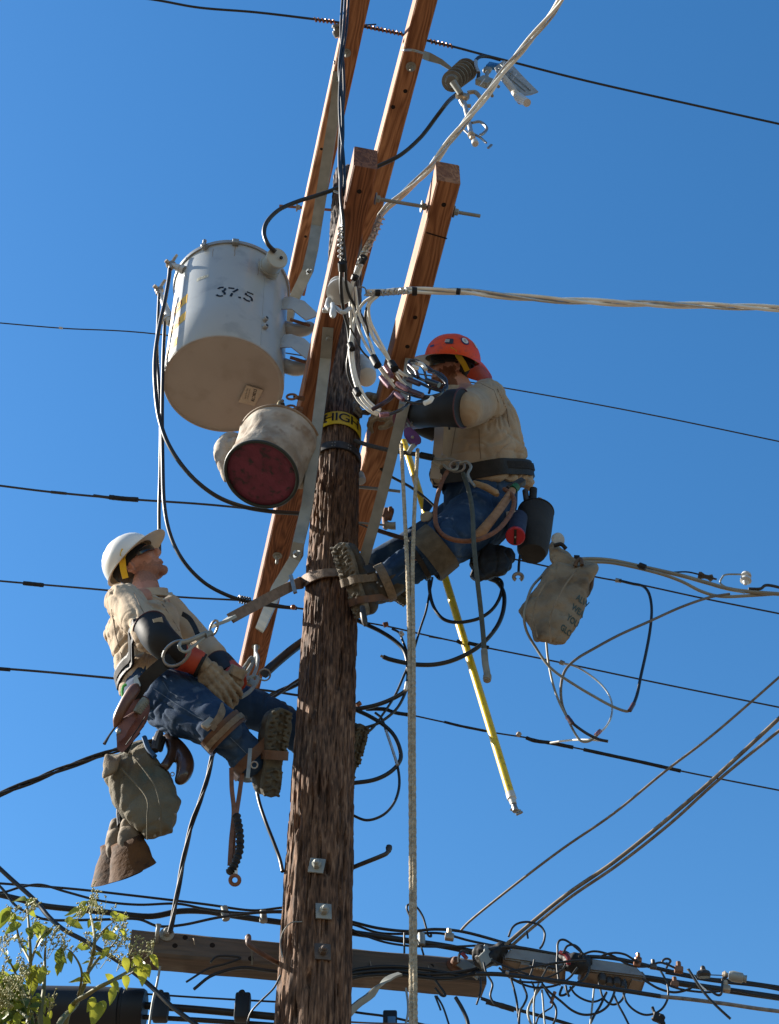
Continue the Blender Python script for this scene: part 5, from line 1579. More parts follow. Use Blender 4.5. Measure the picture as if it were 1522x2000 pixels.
cable("black cut lead pointing down right across the grey sunlit cable", [(1345, 1893), (1365, 1925), (1385, 1950), (1405, 1970), (1427, 1990)], 5.5, BLACKC, Y=4.42, name="cable", cat="cable")
cable("black loop dipping between the two right-hand clamps", [(1255, 1912), (1285, 1930), (1315, 1938), (1340, 1934), (1356, 1926)], 5, BLACKC, Y=4.6, name="cable_loop", cat="cable")
cable("black loop below the bell-shaped fitting", [(1384, 1930), (1398, 1942), (1408, 1942), (1411, 1925), (1412, 1912), (1420, 1908)], 5, BLACKC, Y=4.56, name="cable_loop", cat="cable")
cl = empty("cable_clips", P(1284, 1985, 4.5), "cluster of black plastic clips hanging below the loop at right", "clips")
mb = MB()
mb.tube([P(1274, 1966, 4.5), P(1280, 1983, 4.5)], .006, n=6); mb.box(P(1286, 1988, 4.5), (.035, .02, .03), Matrix.Rotation(.4, 3, 'Y'), .003)
mb.box(P(1291, 1994, 4.5), (.02, .02, .035), Matrix.Rotation(-.3, 3, 'Y'), .003); mb.box(P(1294, 1986, 4.49), (.02, .012, .012), Matrix.Rotation(.8, 3, 'Y'), .002)
mb.tube([P(1272, 1990, 4.5), P(1288, 1988, 4.5)], .005, n=6)
fuse(mb, .003, 1).build("clips_body", TAPE, cl)
cable("thin black hook rising above the bundle behind the climbing ropes", [(801, 1790, 4.86), (795, 1775, 4.86), (798, 1767, 4.86), (812, 1770, 4.86), (825, 1788, 4.86), (832, 1810, 4.86), (836, 1826, 4.86), (842, 1829, 4.86), (842, 1824, 4.86)], 4.5, BLACKC, Y=4.86, name="cable_loop", cat="cable")
for i, (l_, p0, p1) in enumerate((("left black tie strap from the bundle to the old crossarm", (790, 1822), (790, 1862)), ("right black tie strap from the bundle to the old crossarm", (822, 1846), (828, 1866)))):
    cable(l_, [(*p0, 4.78), ((p0[0] + p1[0]) / 2, (p0[1] + p1[1]) / 2, 4.77), (*p1, 4.78)], 4, BLACKC, Y=4.78, name="tie_strap", cat="strap", group="tie straps over the old crossarm")
cable("thin black wire left of the pole's foot, curving down", [(548, 1905, 4.4), (535, 1930, 4.4), (510, 1955, 4.42), (490, 1978, 4.44), (480, 2010, 4.46)], 4, BLACKC, Y=4.4)

# big black splice case at the lower left with the cables leaving it
case = empty("splice_case", P(60, 1965, 4.85), "large black cylindrical splice case at the lower left behind the shrub", "splice case")
CASEM = mat("black rubber splice case", (.008, .011, .016), (.013, .017, .022), rough=.55, scale=5, rvar=.1)
c0, c1 = P(-60, 1962, 4.85), P(283, 1974, 4.85)
r_ = 42 / ppm(1968, 4.85)
Lc = (c1 - c0).length
MB().lathe(c0, c1 - c0, [(0, r_ * .9), (Lc * .70, r_), (Lc * .86, r_ * 1.0), (Lc * .865, r_ * .93), (Lc * .88, r_ * .93), (Lc * .885, r_ * 1.0), (Lc * .985, r_ * .98), (Lc, r_ * .90)], n=48).build("shell", CASEM, case, angle=35)
GZc = "black cables leaving the splice case to the right"
cable("thin strand from the splice case to the pole, uppermost", [(250, 1939), (400, 1949), (545, 1957), (600, 1960)], 4, BLACKC, Y=4.85, group=GZc)
cable("thickest cable from the splice case to the pole", [(270, 1963), (400, 1973), (560, 1988), (620, 1992)], 15, BLACKC, Y=4.85, group=GZc)
cable("lower cable from the splice case at the bottom edge", [(270, 1986), (400, 1993), (560, 2004), (620, 2008)], 10, BLACKC, Y=4.85, group=GZc)
for (px, l_) in ((315, "left black cable spacer by the splice case"), (474, "right black cable spacer between the splice case and the pole")):
    o = empty("cable_spacer", P(px, 1968, 4.78), l_, "spacer", "black cable spacers")
    mb = MB(); mb.box(P(px, 1968, 4.80), (.055, .05, .10), None, .008); mb.build("block", CASEM, o)
    mb = MB(); mb.tube(crv([P(px - 6, 1946, 4.78), P(px - 5, 1938, 4.78), P(px + 1, 1936, 4.78), P(px + 3, 1944, 4.78)], 4), .006, n=8); mb.build("bail", CASEM, o)
bx = empty("small_terminal_box", P(760, 1996, 4.75), "small black box with a blue window at the bottom edge beside the ropes", "box")
MB().box(P(762, 1994, 4.76), (.05, .05, .06), None, .006).build("body", CASEM, bx)
MB().box(P(765, 1996, 4.73), (.028, .008, .04), None, .002).build("window", mat("blue plastic", (.10, .25, .45), rough=.3), bx)
cable("black wire from the pole's right side to the little box", [(650, 1962, 4.76), (690, 1976, 4.76), (760, 1986, 4.76), (830, 2002, 4.76)], 5, BLACKC, Y=4.76)
cable("dark red-brown wire along the very bottom edge right of the pole", [(650, 1994, 4.7), (720, 1998, 4.7), (820, 2001, 4.7), (860, 2004, 4.7)], 3.5, RUST, Y=4.7, name="wire", cat="wire")

# ------------------------------------------------------------------ shrub in the lower left corner
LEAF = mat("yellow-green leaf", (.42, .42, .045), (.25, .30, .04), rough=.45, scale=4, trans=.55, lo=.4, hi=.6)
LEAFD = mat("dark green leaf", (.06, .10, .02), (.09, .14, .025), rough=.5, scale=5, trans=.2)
STEM = mat("green brown twig", (.13, .12, .045), (.20, .19, .07), rough=.6, scale=20)
BLOS = mat("pale flower buds", (.42, .40, .15), (.5, .46, .2), rough=.7, scale=30, trans=.3)
YT = 3.3
tree = empty("shrub", P(90, 2100, YT), "leafy shrub branches with pale flower sprays in the lower left corner", "shrub")
tree.location.z = GZ; W[tree.name] = Matrix.Translation(tree.location)
rnd = random.Random(11)
def tp(x, y, dy=0.0): return P(x, y, YT + dy)
trunk = MB()
base = Vector((P(60, 2100, YT).x, YT + .1, GZ))
j0 = tp(110, 2200, .1)
trunk.tube(crv([base, base.lerp(j0, .5) + Vector((.04, .02, 0)), j0], 8), [.035 - .0008 * i for i in range(17)], n=10)
branches = [
    [(110, 2200), (60, 2050), (57, 1960), (60, 1880), (56, 1800), (52, 1760)],
    [(110, 2200), (80, 2010), (86, 1930), (88, 1870), (90, 1830)],
    [(110, 2200), (110, 2020), (150, 1960), (172, 1900), (185, 1840), (178, 1790), (170, 1760)],
    [(110, 2200), (130, 1990), (175, 1940), (220, 1915), (262, 1890), (292, 1865)],
    [(172, 1900), (195, 1870), (225, 1840), (235, 1810)],
    [(57, 1960), (30, 1900), (12, 1865), (0, 1850)],
    [(60, 1880), (40, 1840), (30, 1800), (20, 1772)],
    [(220, 1915), (250, 1905), (275, 1885)],
    [(150, 1960), (160, 1900), (140, 1860), (118, 1850)],
    [(57, 1990), (20, 1960), (-10, 1930)],
    [(185, 1840), (205, 1815), (222, 1800)],
    [(60, 1880), (75, 1840), (95, 1812)],
]
tips = []
for i, b_ in enumerate(branches):
    dys = [rnd.uniform(-.12, .12) for _ in b_]
    if i < 4: dys[0] = .1
    pp = crv([tp(p[0], p[1], dy) for p, dy in zip(b_, dys)], 6)
    n_ = len(pp)
    r0 = .0085 if i < 4 else .0042
    trunk.tube(pp, [r0 * (1 - .78 * k / (n_ - 1)) for k in range(n_)], n=6)
    tips.append(pp)
trunk.build("branches", STEM, tree, angle=60)
def leaf(mb, p, d, size, droop=.3):
    size *= .86
    """one pointed leaf, folded on its midrib"""
    d = d.normalized()
    s = d.cross(Vector((rnd.uniform(-.4, .4), -1, rnd.uniform(-.2, .6)))).normalized()
    u = s.cross(d)
    prof = [(0, 0), (.12, .16), (.3, .27), (.5, .29), (.7, .2), (.88, .08), (1, 0)]
    mid, l, r = [], [], []
    for t, w in prof:
        c = p + d * (t * size) - Vector((0, 0, droop * size * t * t)) + u * (.05 * size * sin(t * 6))
        mid.append(mb.bm.verts.new(c))
        l.append(mb.bm.verts.new(c + s * w * size + u * w * size * .35)) if 0 < w else l.append(mid[-1])
        r.append(mb.bm.verts.new(c - s * w * size + u * w * size * .35)) if 0 < w else r.append(mid[-1])
    for side in (l, r):
        for i in range(len(prof) - 1):
            f = []
            for v in (mid[i], mid[i + 1], side[i + 1], side[i]):
                if v not in f: f.append(v)
            if len(f) >= 3:
                try: mb.bm.faces.new(f)
                except ValueError: pass
lm, ld, bl = MB(), MB(), MB()
def rdir(): return Vector((rnd.uniform(-1, 1), rnd.uniform(-.8, .8), rnd.uniform(-1.1, .45)))
for pp in tips:
    n_ = len(pp)
    for k in range(n_ // 4, n_):
        if rnd.random() < .26:
            leaf(lm, pp[k], rdir(), rnd.uniform(.022, .045))
    if rnd.random() < .85:
        leaf(lm, pp[-1], rdir(), rnd.uniform(.04, .06))
# larger named-looking leaves at measured spots
for (x, y, dx, dz, s) in ((200, 1955, -.3, -1, .085), (225, 1925, -.1, -1, .06), (262, 1870, .7, -1, .075), (282, 1880, .25, -1, .07), (195, 1828, .9, .1, .07), (188, 1800, .6, -.6, .05), (130, 1800, 1, -.3, .07), (240, 1868, .5, -.8, .05),
                        (165, 1780, -1, -.1, .07), (70, 1800, .4, -1, .075), (45, 1805, -.8, -.5, .065), (85, 1885, .2, -1, .06), (115, 1870, .8, -.4, .05), (120, 1880, .1, -1, .045), (65, 1885, -.1, -1, .09), (150, 1850, .9, .2, .05), (215, 1785, .9, -.3, .045), (245, 1905, .3, -1, .05), (205, 1905, .6, -.3, .06), (170, 1920, -.8, .2, .06), (185, 1945, -.5, -.9, .05)):
    for q in range(1 + (s > .065)):
        leaf(lm, tp(x + rnd.uniform(-4, 4), y + rnd.uniform(-4, 4), rnd.uniform(-.1, .1)), Vector((dx + rnd.uniform(-.25, .25), rnd.uniform(-.3, .3), dz)), s * (.85 if q == 0 else .6), .2)
# dense corner clump
for i in range(400):
    x = abs(rnd.gauss(0, 38)) - 14; y = 1905 + abs(rnd.gauss(0, 50))
    if y < 1875 + x * .9: y += 40
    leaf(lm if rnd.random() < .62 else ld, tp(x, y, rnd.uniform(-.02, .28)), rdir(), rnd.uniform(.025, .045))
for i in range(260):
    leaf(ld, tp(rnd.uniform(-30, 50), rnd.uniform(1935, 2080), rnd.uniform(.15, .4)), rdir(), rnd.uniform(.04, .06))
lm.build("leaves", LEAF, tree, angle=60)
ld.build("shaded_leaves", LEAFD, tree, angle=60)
# flower sprays: many tiny buds on hair-thin stalks
def spray(p, d, L, n):
    d = d.normalized()
    bl.tube([p, p + d * L], [.0011, .0006], n=4)
    for i in range(n):
        t = rnd.uniform(.15, 1) * L
        q = p + d * t
        e = (rdir() + d * .9 + Vector((0, 0, .5))).normalized() * rnd.uniform(.010, .032) * (1.15 - t / L * .5)
        bl.tube([q, q + e], [.0007, .0005], n=3)
        for k in range(2):
            c = q + e * rnd.uniform(.6, 1.05) + Vector((rnd.uniform(-1, 1), rnd.uniform(-1, 1), rnd.uniform(-1, 1))) * .004
            bl.ball(c, rnd.uniform(.0018, .0032), 4)
for (x, y) in ((52, 1775), (20, 1790), (40, 1790), (0, 1860), (12, 1835), (170, 1772), (150, 1790), (180, 1770), (200, 1795), (235, 1815), (228, 1850), (215, 1860), (250, 1858), (290, 1868), (262, 1880), (95, 1830), (118, 1855), (135, 1862), (60, 1830), (75, 1850), (45, 1850), (195, 1880), (230, 1885), (180, 1850), (90, 1860), (240, 1835), (205, 1840), (90, 1975), (70, 1990), (60, 1930)):
    for q in range(2):
        spray(tp(x + rnd.uniform(-6, 6), y + rnd.uniform(6, 14), rnd.uniform(-.1, .1)), Vector((rnd.uniform(-.5, .5), rnd.uniform(-.4, .4), 1)), rnd.uniform(.040, .075), 7)
for i in range(18):
    spray(tp(rnd.uniform(-20, 70), rnd.uniform(1900, 1995), rnd.uniform(-.12, .0)), Vector((rnd.uniform(-.5, .5), rnd.uniform(-.4, .4), 1)), rnd.uniform(.04, .08), 12)
bl.build("flower_sprays", BLOS, tree, smooth=False)
# ------------------------------------------------------------------ people
SKIN = mat("sunburnt skin", (.50, .25, .175), (.42, .19, .125), rough=.55, scale=22, bump=.08, bscale=200, spec=.4)
STUB = mat("stubble", (.38, .19, .135), (.30, .15, .11), rough=.75, scale=120, bump=.2)
BEARD = mat("reddish beard", (.24, .095, .05), (.17, .065, .035), rough=.85, scale=140, bump=.5)
HAIR = mat("short dark hair", (.03, .02, .014), (.05, .035, .025), rough=.8, scale=120, bump=.4)
SHIRT = mat("khaki work shirt", (.56, .44, .315), (.47, .365, .255), rough=.9, scale=7, bump=.35, bscale=160, spec=.15, bdist=.004)
JEANS = mat("blue denim", (.014, .038, .088), (.030, .066, .13), rough=.9, scale=11, bump=.3, bscale=260, spec=.15, c3=(.075, .11, .16), sscale=14, bdist=.003)
BOOT = mat("dark boot leather", (.032, .027, .02), (.055, .045, .032), rough=.65, scale=18, bump=.2)
SOLE = mat("dusty boot sole", (.20, .17, .125), (.09, .078, .056), rough=.85, scale=35, bump=.2)
SOLED = mat("dark lug sole", (.055, .048, .034), (.10, .088, .058), rough=.85, scale=35, bump=.2)
GLOVE = mat("cream leather glove", (.36, .29, .20), (.22, .17, .115), rough=.8, scale=20, bump=.3, bscale=90)
RUBBER = mat("black rubber gauntlet", (.010, .009, .009), (.018, .017, .016), rough=.6, spec=.25, scale=10, bump=.05)
REDRUB = mat("red rubber lining", (.50, .07, .03), (.36, .04, .02), rough=.5, scale=14)
BELT = mat("black belt leather", (.010, .009, .008), (.022, .019, .016), rough=.6, spec=.25, scale=20, bump=.15)
BROWNL = mat("brown leather", (.16, .08, .042), (.09, .045, .025), rough=.6, scale=16, bump=.2)
TANL = mat("tan webbing", (.24, .18, .12), (.16, .12, .08), rough=.8, scale=60, bump=.3)
LENS = mat("black lens", (.008, .010, .014), (.014, .016, .02), rough=.12, coat=.5)
YELP = mat("yellow suspension plastic", (.80, .52, .02), (.68, .42, .015), rough=.45)

def loft(mb, rings, n=24, cap=True):
    """rings: (centre, U, V) semi-axis vectors"""
    rr = []
    for c, U, V in rings:
        rr.append([mb.bm.verts.new(Vector(c) + U * cos(2 * pi * k / n) + V * sin(2 * pi * k / n)) for k in range(n)])
    for a, b in zip(rr, rr[1:]):
        for k in range(n):
            mb.bm.faces.new((a[k], a[(k + 1) % n], b[(k + 1) % n], b[k]))
    if cap:
        mb.bm.faces.new(rr[0][::-1]); mb.bm.faces.new(rr[-1])

def limb(mb, pts, radii, n=16, step=6):
    """smooth tapering limb: points with one radius each"""
    pp = crv(pts, step)
    m_ = len(pts) - 1
    rr = []
    for i in range(len(pp)):
        t = i / (len(pp) - 1) * m_
        k = min(int(t), m_ - 1); f_ = t - k
        f_ = f_ * f_ * (3 - 2 * f_)
        rr.append(radii[k] * (1 - f_) + radii[k + 1] * f_)
    mb.tube(pp, rr, n=n)
    mb.ball(pp[0], rr[0] * .98, 12); mb.ball(pp[-1], rr[-1] * .98, 12)

def hframe(f_, u_):
    x = f_.normalized(); z = (u_ - x * u_.dot(x)).normalized(); y = z.cross(x)
    return Matrix((x, y, z)).transposed()

def head_parts(mb, c, R, s=1.0, beard=False):
    def L(x, y, z): return c + R @ Vector((x * s, y * s, z * s))
    def B(x, y, z, rx, ry, rz, seg=20): mb.ball(L(x, y, z), (rx * s, ry * s, rz * s), seg, R)
    B(-.012, 0, .035, .096, .077, .095, 28)
    B(.025, 0, -.030, .068, .060, .072, 24)
    B(.045, 0, .0, .052, .058, .06)
    B(.070, 0, -.088, .026, .027, .023)
    B(.040, .036, -.070, .04, .020, .026); B(.040, -.036, -.070, .04, .020, .026)
    B(.067, .034, -.012, .026, .022, .022); B(.067, -.034, -.012, .026, .022, .022)
    mb.tube([L(.080, 0, .034), L(.098, 0, .012), L(.114, 0, -.012)], [.009 * s, .011 * s, .014 * s], n=12)
    B(.110, 0, -.018, .014, .013, .010, 12); B(.102, .012, -.020, .011, .008, .008, 10); B(.102, -.012, -.020, .011, .008, .008, 10)
    mb.tube([L(.074, .040, .036), L(.092, .018, .038), L(.094, 0, .034), L(.092, -.018, .038), L(.074, -.040, .036)], [.009 * s] * 5, n=8)
    mb.tube([L(.082, .024, -.047), L(.095, .008, -.044), L(.096, 0, -.044), L(.095, -.008, -.044), L(.082, -.024, -.047)], [.003 * s, .0048 * s, .0046 * s, .0048 * s, .003 * s], n=8)
    mb.tube([L(.080, .022, -.058), L(.094, .008, -.058), L(.094, -.008, -.058), L(.080, -.022, -.058)], [.003 * s, .0055 * s, .0055 * s, .003 * s], n=8)
    for sd in (1, -1):
        for k in range(9):
            a = radians(-60 + 300 * k / 8)
            B(-.014 + .014 * cos(a), sd * (.082 + .003 * sin(k)), .004 + .026 * sin(a), .0065, .006, .008, 8)
        B(-.006, sd * .078, .0, .010, .008, .022, 10); B(-.006, sd * .081, -.024, .008, .007, .010, 8)
    if beard:
        B(.055, 0, -.075, .052, .048, .036, 18); B(.03, .045, -.05, .04, .02, .035); B(.03, -.045, -.05, .04, .02, .035)

def skin_build(mb, parent, c, R, s=1.0, beard=False):
    fz = fuse(mb, .0042, 3)
    RI = R.transposed()
    o = fz.build("body", [SKIN, BEARD if beard else STUB, HAIR], parent, angle=80)
    M_ = W[o.name]
    for p in o.data.polygons:
        q = RI @ ((M_ @ p.center) - c) / s
        if q.length > .16: continue
        nzv = .012 * noise.noise(q * 60)
        if q.x < -.03 + nzv and q.z > -.055 and abs(q.y) < .085 and not (abs(q.y) > .072 and q.x > -.045): p.material_index = 2
        elif q.z < -.036 + nzv + (.02 if q.x < .05 else 0) + (.018 if beard else 0) and q.x > -.012 + nzv and not (q.x > .078 and -.052 < q.z): p.material_index = 1
    return o

def hard_hat(parent, c, R, m_out, m_in, brim, s=1.0, tilt=0.0, ridge_=.005, rear_out=False):
    """shell with a real inner face; brim(theta)-> (extra radius, droop)"""
    R = R @ Matrix.Rotation(radians(tilt), 3, 'Y')
    N_ = 64
    def pt(th, t, off):
        # t 0..1 dome from crown to rim, 1..2 brim
        cx, cy = cos(th), sin(th)
        if t <= 1:
            ph = t * pi / 2
            k = sin(ph) ** .92; z = .118 * cos(ph)
            rx, ry = .126 + off, .107 + off
            zz = z + off * cos(ph)
            rg = ridge_ * max(0, 1 - abs(cy * k) / .18) * (1 if t < .8 else (1 - t) / .2)
            rg += ridge_ * .6 * max(0, 1 - abs(abs(cy * k) - .42) / .1) * (1 if t < .7 else max(0, (.9 - t) / .2))
            return Vector((rx * k * cx, ry * k * cy, zz + rg))
        e, d = brim(th)
        u = t - 1
        return Vector(((.126 + off * .0 + e * u) * cx, (.107 + e * u) * cy, -d * u ** 1.4 + (off if off < 0 else 0) * .6))
    ts = [.06, .14, .25, .36, .48, .6, .7, .8, .88, .94, 1.0, 1.12, 1.3, 1.5, 1.7, 1.85, 1.95, 2.0]
    mb = MB()
    O = lambda v: c + R @ (Vector((v.x - .006, v.y, v.z + .042)) * s)
    rings = []
    top = mb.bm.verts.new(O(pt(0, 0.0, 0)))
    for t in ts:
        rings.append([mb.bm.verts.new(O(pt(2 * pi * k / N_, t, 0))) for k in range(N_)])
    for k in range(N_):
        mb.bm.faces.new((top, rings[0][k], rings[0][(k + 1) % N_]))
    nout = len(rings)
    for t in reversed(ts):
        rings.append([mb.bm.verts.new(O(pt(2 * pi * k / N_, t, -.004))) for k in range(N_)])
    for a, b in zip(rings, rings[1:]):
        for k in range(N_):
            mb.bm.faces.new((a[k], a[(k + 1) % N_], b[(k + 1) % N_], b[k]))
    tb = mb.bm.verts.new(O(pt(0, 0.0, -.004)))
    for k in range(N_):
        mb.bm.faces.new((tb, rings[-1][(k + 1) % N_], rings[-1][k]))
    for i, f in enumerate(mb.bm.faces):
        th_ = 2 * pi * ((i - N_) % N_) / N_
        f.material_index = 1 if (i >= N_ + nout * N_ and not (rear_out and cos(th_) < -.25 and i < N_ + (nout + 8) * N_)) else 0
    hat = mb.build("hard_hat", [m_out, m_in], parent, angle=50)
    # yellow suspension: headband and side strap
    mb = MB()
    pp = [O(Vector((.098 * cos(a), .083 * sin(a), -.006))) for a in [2 * pi * k / 40 for k in range(41)]]
    mb.sweep(pp, [(-.001, -.013), (.001, -.013), (.001, .013), (-.001, .013)], R @ Vector((0, 0, 1)))
    mb.build("headband", BELT, hat)
    for sd in (1, -1):
        mb = MB()
        pp = crv([O(Vector((.035, sd * .096, .022))), O(Vector((.004, sd * .099, .004))), O(Vector((-.028, sd * .097, -.030))), O(Vector((-.052, sd * .088, -.062)))], 5)
        mb.sweep(pp, [(-.0015, -.014), (.0015, -.014), (.0015, .014), (-.0015, .014)], R @ Vector((.8, 0, .6)))
        mb.build("suspension_strap", YELP, hat)
    return hat, O

def glasses(parent, c, R, s=1.0):
    def L(x, y, z): return c + R @ Vector((x * s, y * s, z * s))
    o = MB()
    pp = []
    for k in range(25):
        a = radians(-78 + 156 * k / 24)
        pp.append(L(.030 + .078 * cos(a), .082 * sin(a), .020))
    sc_ = [1 - .45 * abs(k - 12) / 12 for k in range(25)]
    o.sweep(pp, [(-.0015, -.017), (.0015, -.017), (.0015, .015), (-.0015, .015)], R @ Vector((0, 0, 1)), scales=sc_)
    g_ = o.build("sunglasses", LENS, parent, angle=50)
    for sd in (1, -1):
        MB().sweep([L(.045, sd * .081, .024), L(.0, sd * .086, .024), L(-.02, sd * .085, .018)], [(-.0015, -.006), (.0015, -.006), (.0015, .006), (-.0015, .006)], R @ Vector((0, 0, 1))).build("temple", BELT, g_)
    return g_

def hand(parent, wrist, R, side=1, curl=(25, 45, 35), s=1.12, m_=None, spread=4, thumb_in=.5, name="work_glove"):
    """R columns: x towards the fingertips, y towards the thumb side (times side), z back of the hand"""
    mb = MB()
    def L(x, y, z): return wrist + R @ (Vector((x, y * side, z)) * s)
    # palm
    mb.tube([L(-.035, 0, 0), L(.0, 0, 0)], [.030 * s, .029 * s], n=16)
    for x, w in ((.012, .032), (.035, .038), (.06, .041), (.082, .041)):
        for y in (-.75, -.25, .25, .75):
            mb.ball(L(x, y * w, -.004 if abs(y) > .5 else 0), .0165 * s, 12)
    lens_ = ((.034, .024, .019), (.038, .027, .021), (.042, .029, .022), (.037, .026, .020))   # little .. index
    for i, (l1, l2, l3) in enumerate(lens_):
        y0 = -.033 + .022 * i
        x0 = .088 + (.0, .006, .008, .004)[i]
        a = 0.0; x, z = x0, .0
        yaw = radians((i - 1.5) * spread)
        pts = [L(x0 - .02, y0, 0)]; pts.append(L(x, y0, z))
        y = y0
        for l_, c_ in zip((l1, l2, l3), curl):
            a += radians(c_ + 3 * (i - 1.5))
            x += l_ * cos(a) * cos(yaw); z -= l_ * sin(a); y += l_ * sin(yaw)
            pts.append(L(x, y, z))
        rr_ = [.0115 * s, .0112 * s, .0105 * s, .0098 * s, .0085 * s]
        mb.tube(pts, rr_, n=10)
        for q, r_ in zip(pts[1:], rr_[1:]): mb.ball(q, r_ * 1.02, 10)
    # thumb leaves the side of the palm near its base
    tp_ = [L(.014, .022, -.006), L(.036, .046, -.014), L(.062, .056 - .012 * thumb_in, -.026 - .014 * thumb_in), L(.084, .050 - .022 * thumb_in, -.034 - .02 * thumb_in)]
    rt_ = [.017 * s, .0145 * s, .0125 * s, .0105 * s]
    mb.tube(tp_, rt_, n=10)
    for q, r_ in zip(tp_, rt_): mb.ball(q, r_ * 1.02, 10)
    fz = fuse(mb, .0032, 2)
    wrinkle(fz, lambda p, n: .0014 * nz3(p, 70) - .0012 * ridge(p, 40))
    return fz.build(name, m_ or GLOVE, parent, angle=80)

def gauntlet(parent, pts, radii, name="rubber_gauntlet", m_=None, rim=True):
    """open cuff with a rolled rim, real wall"""
    pp = crv(pts, 6); m_n = len(pts) - 1
    mb = MB(); rr = []
    for i in range(len(pp)):
        t = i / (len(pp) - 1) * m_n; k = min(int(t), m_n - 1); f_ = t - k
        rr.append(radii[k] * (1 - f_) + radii[k + 1] * f_)
    axis0 = (pp[1] - pp[0]).normalized()
    inner = [pp[3], pp[2], pp[1], pp[0]]; ir = [rr[3] - .006, rr[2] - .005, rr[1] - .004, rr[0] - .003]
    mb.tube(inner + pp, ir + rr, n=32)
    wrinkle(mb, lambda p, n: .0025 * nz3(p, 18))
    g_ = mb.build(name, m_ or RUBBER, parent, angle=60)
    if rim:
        u = axis0.orthogonal().normalized(); v = axis0.cross(u)
        MB().tube(ring_pts(pp[0], rr[0] - .001, u, v, 32), .0035, n=8, cap=False).build("cuff_rim", mat("dark red rubber rim", (.10, .03, .03), (.07, .02, .02), rough=.5), g_)
    return g_

def boot(parent, sole_c, toe, up, s=1.0, m_sole=None, side=1):
    """sole_c: middle of the sole; toe, up: directions"""
    R = hframe(toe, up)
    def L(x, y, z): return sole_c + R @ (Vector((x, y * side, z)) * s)
    mb = MB()
    def B(x, y, z, rx, ry, rz): mb.ball(L(x, y, z), (rx * s, ry * s, rz * s), 16, R)
    B(-.095, 0, .058, .050, .038, .045); B(-.05, 0, .065, .06, .039, .05); B(.0, 0, .062, .065, .040, .045)
    B(.05, .002, .055, .065, .045, .036); B(.095, .004, .048, .052, .046, .032)
    mb.tube([L(-.06, 0, .06), L(-.068, 0, .12), L(-.072, 0, .20)], [.046 * s, .045 * s, .052 * s], n=20)
    mb.tube([L(-.04, 0, .10), L(.01, 0, .09)], [.045 * s, .035 * s], n=14)
    fz = fuse(mb, .005, 5); wrinkle(fz, lambda p, n: .0016 * nz3(p, 45) - .0022 * ridge(p, 22))
    b_ = fz.build("boot", BOOT, parent, angle=80)
    # lugged sole fused from a plate and tread blocks
    outl = [(-.145, 0), (-.138, .026), (-.115, .036), (-.08, .036), (-.04, .030), (.0, .034), (.045, .046), (.09, .050), (.125, .040), (.146, .020), (.152, 0),
            (.146, -.020), (.125, -.036), (.09, -.044), (.045, -.042), (.0, -.036), (-.04, -.034), (-.08, -.036), (-.115, -.036), (-.138, -.026)]
    mb = MB()
    mb.prism([L(x, y, .022) for x, y in outl], R @ Vector((0, 0, -1)), .022 * s)
    rnd2 = random.Random(5)
    for k in range(19):
        x = -.135 + .0152 * k
        if -.055 < x < -.02: continue
        w = .043 if x > 0 else .033
        for sd in (-1, 1):
            ang = sd * .35 + .15 * sin(k * 2.1)
            mb.box(L(x, sd * w * .60, -.004), (.0085 * s, w * .66 * s, .012 * s), R @ Matrix.Rotation(ang, 3, 'Z'))
        if k % 2: mb.box(L(x + .007, 0, -.004), (.009 * s, .011 * s, .012 * s), R)
    mb.prism([L(x, y, .0) for x, y in ((-.145, 0), (-.138, .026), (-.115, .035), (-.065, .033), (-.065, -.033), (-.115, -.035), (-.138, -.026))], R @ Vector((0, 0, -1)), .004 * s)
    fz = fuse(mb, .0030, 1)
    fz.build("lug_sole", m_sole or SOLED, b_, angle=45)
    return b_, L, R

def cloth(mb, vox, it, amp, seed, folds=()):
    """fused cloth skin; folds: (centre, radius, direction the creases run, amplitude)"""
    fz = fuse(mb, vox, it)
    fr = [(c_, r_, frame(dr).transposed(), a_) for c_, r_, dr, a_ in folds]
    def f_(p, n):
        d = amp * .45 * nz3(p, 7, seed) + amp * .15 * nz3(p, 30, seed * 2)
        for i, (c_, r_, R_, a_) in enumerate(fr):
            w = 1 - (p - c_).length / r_
            if w > 0:
                w = min(1, w * 1.8)
                l = R_ @ (p - c_)
                x = l.x + .02 * nz3(p, 12, i + 2)
                n1 = noise.noise(Vector((x * 2.4 + i * 7 + seed, l.y * 14, l.z * 5.5)))
                n2 = noise.noise(Vector((x * 4.5 + i * 3, l.y * 30 + seed, l.z * 11)))
                d += a_ * w * (1.15 * n1 + .35 - .95 * exp(-(n1 / .085) ** 2) + .35 * n2 - .45 * exp(-(n2 / .09) ** 2))
        return d
    wrinkle(fz, f_)
    bmesh.ops.smooth_vert(fz.bm, verts=fz.bm.verts[:], factor=.3, use_axis_x=True, use_axis_y=True, use_axis_z=True)
    return fz

def cuff(name, c, axis, r, parent, m_, h=.03, th=.006):
    return MB().lathe(c - axis.normalized() * h / 2, axis, [(0, r), (0, r + th), (h, r + th), (h, r), (h * .5, r - .003)], n=32, cap0=False, cap1=False).build(name, m_, parent, angle=40)

from mathutils.bvhtree import BVHTree
_BV = {}
def bvh_of(ob):
    if ob.name not in _BV:
        M_ = W[ob.name]
        _BV[ob.name] = BVHTree.FromPolygons([M_ @ v.co for v in ob.data.vertices], [tuple(p.vertices) for p in ob.data.polygons])
    return _BV[ob.name]

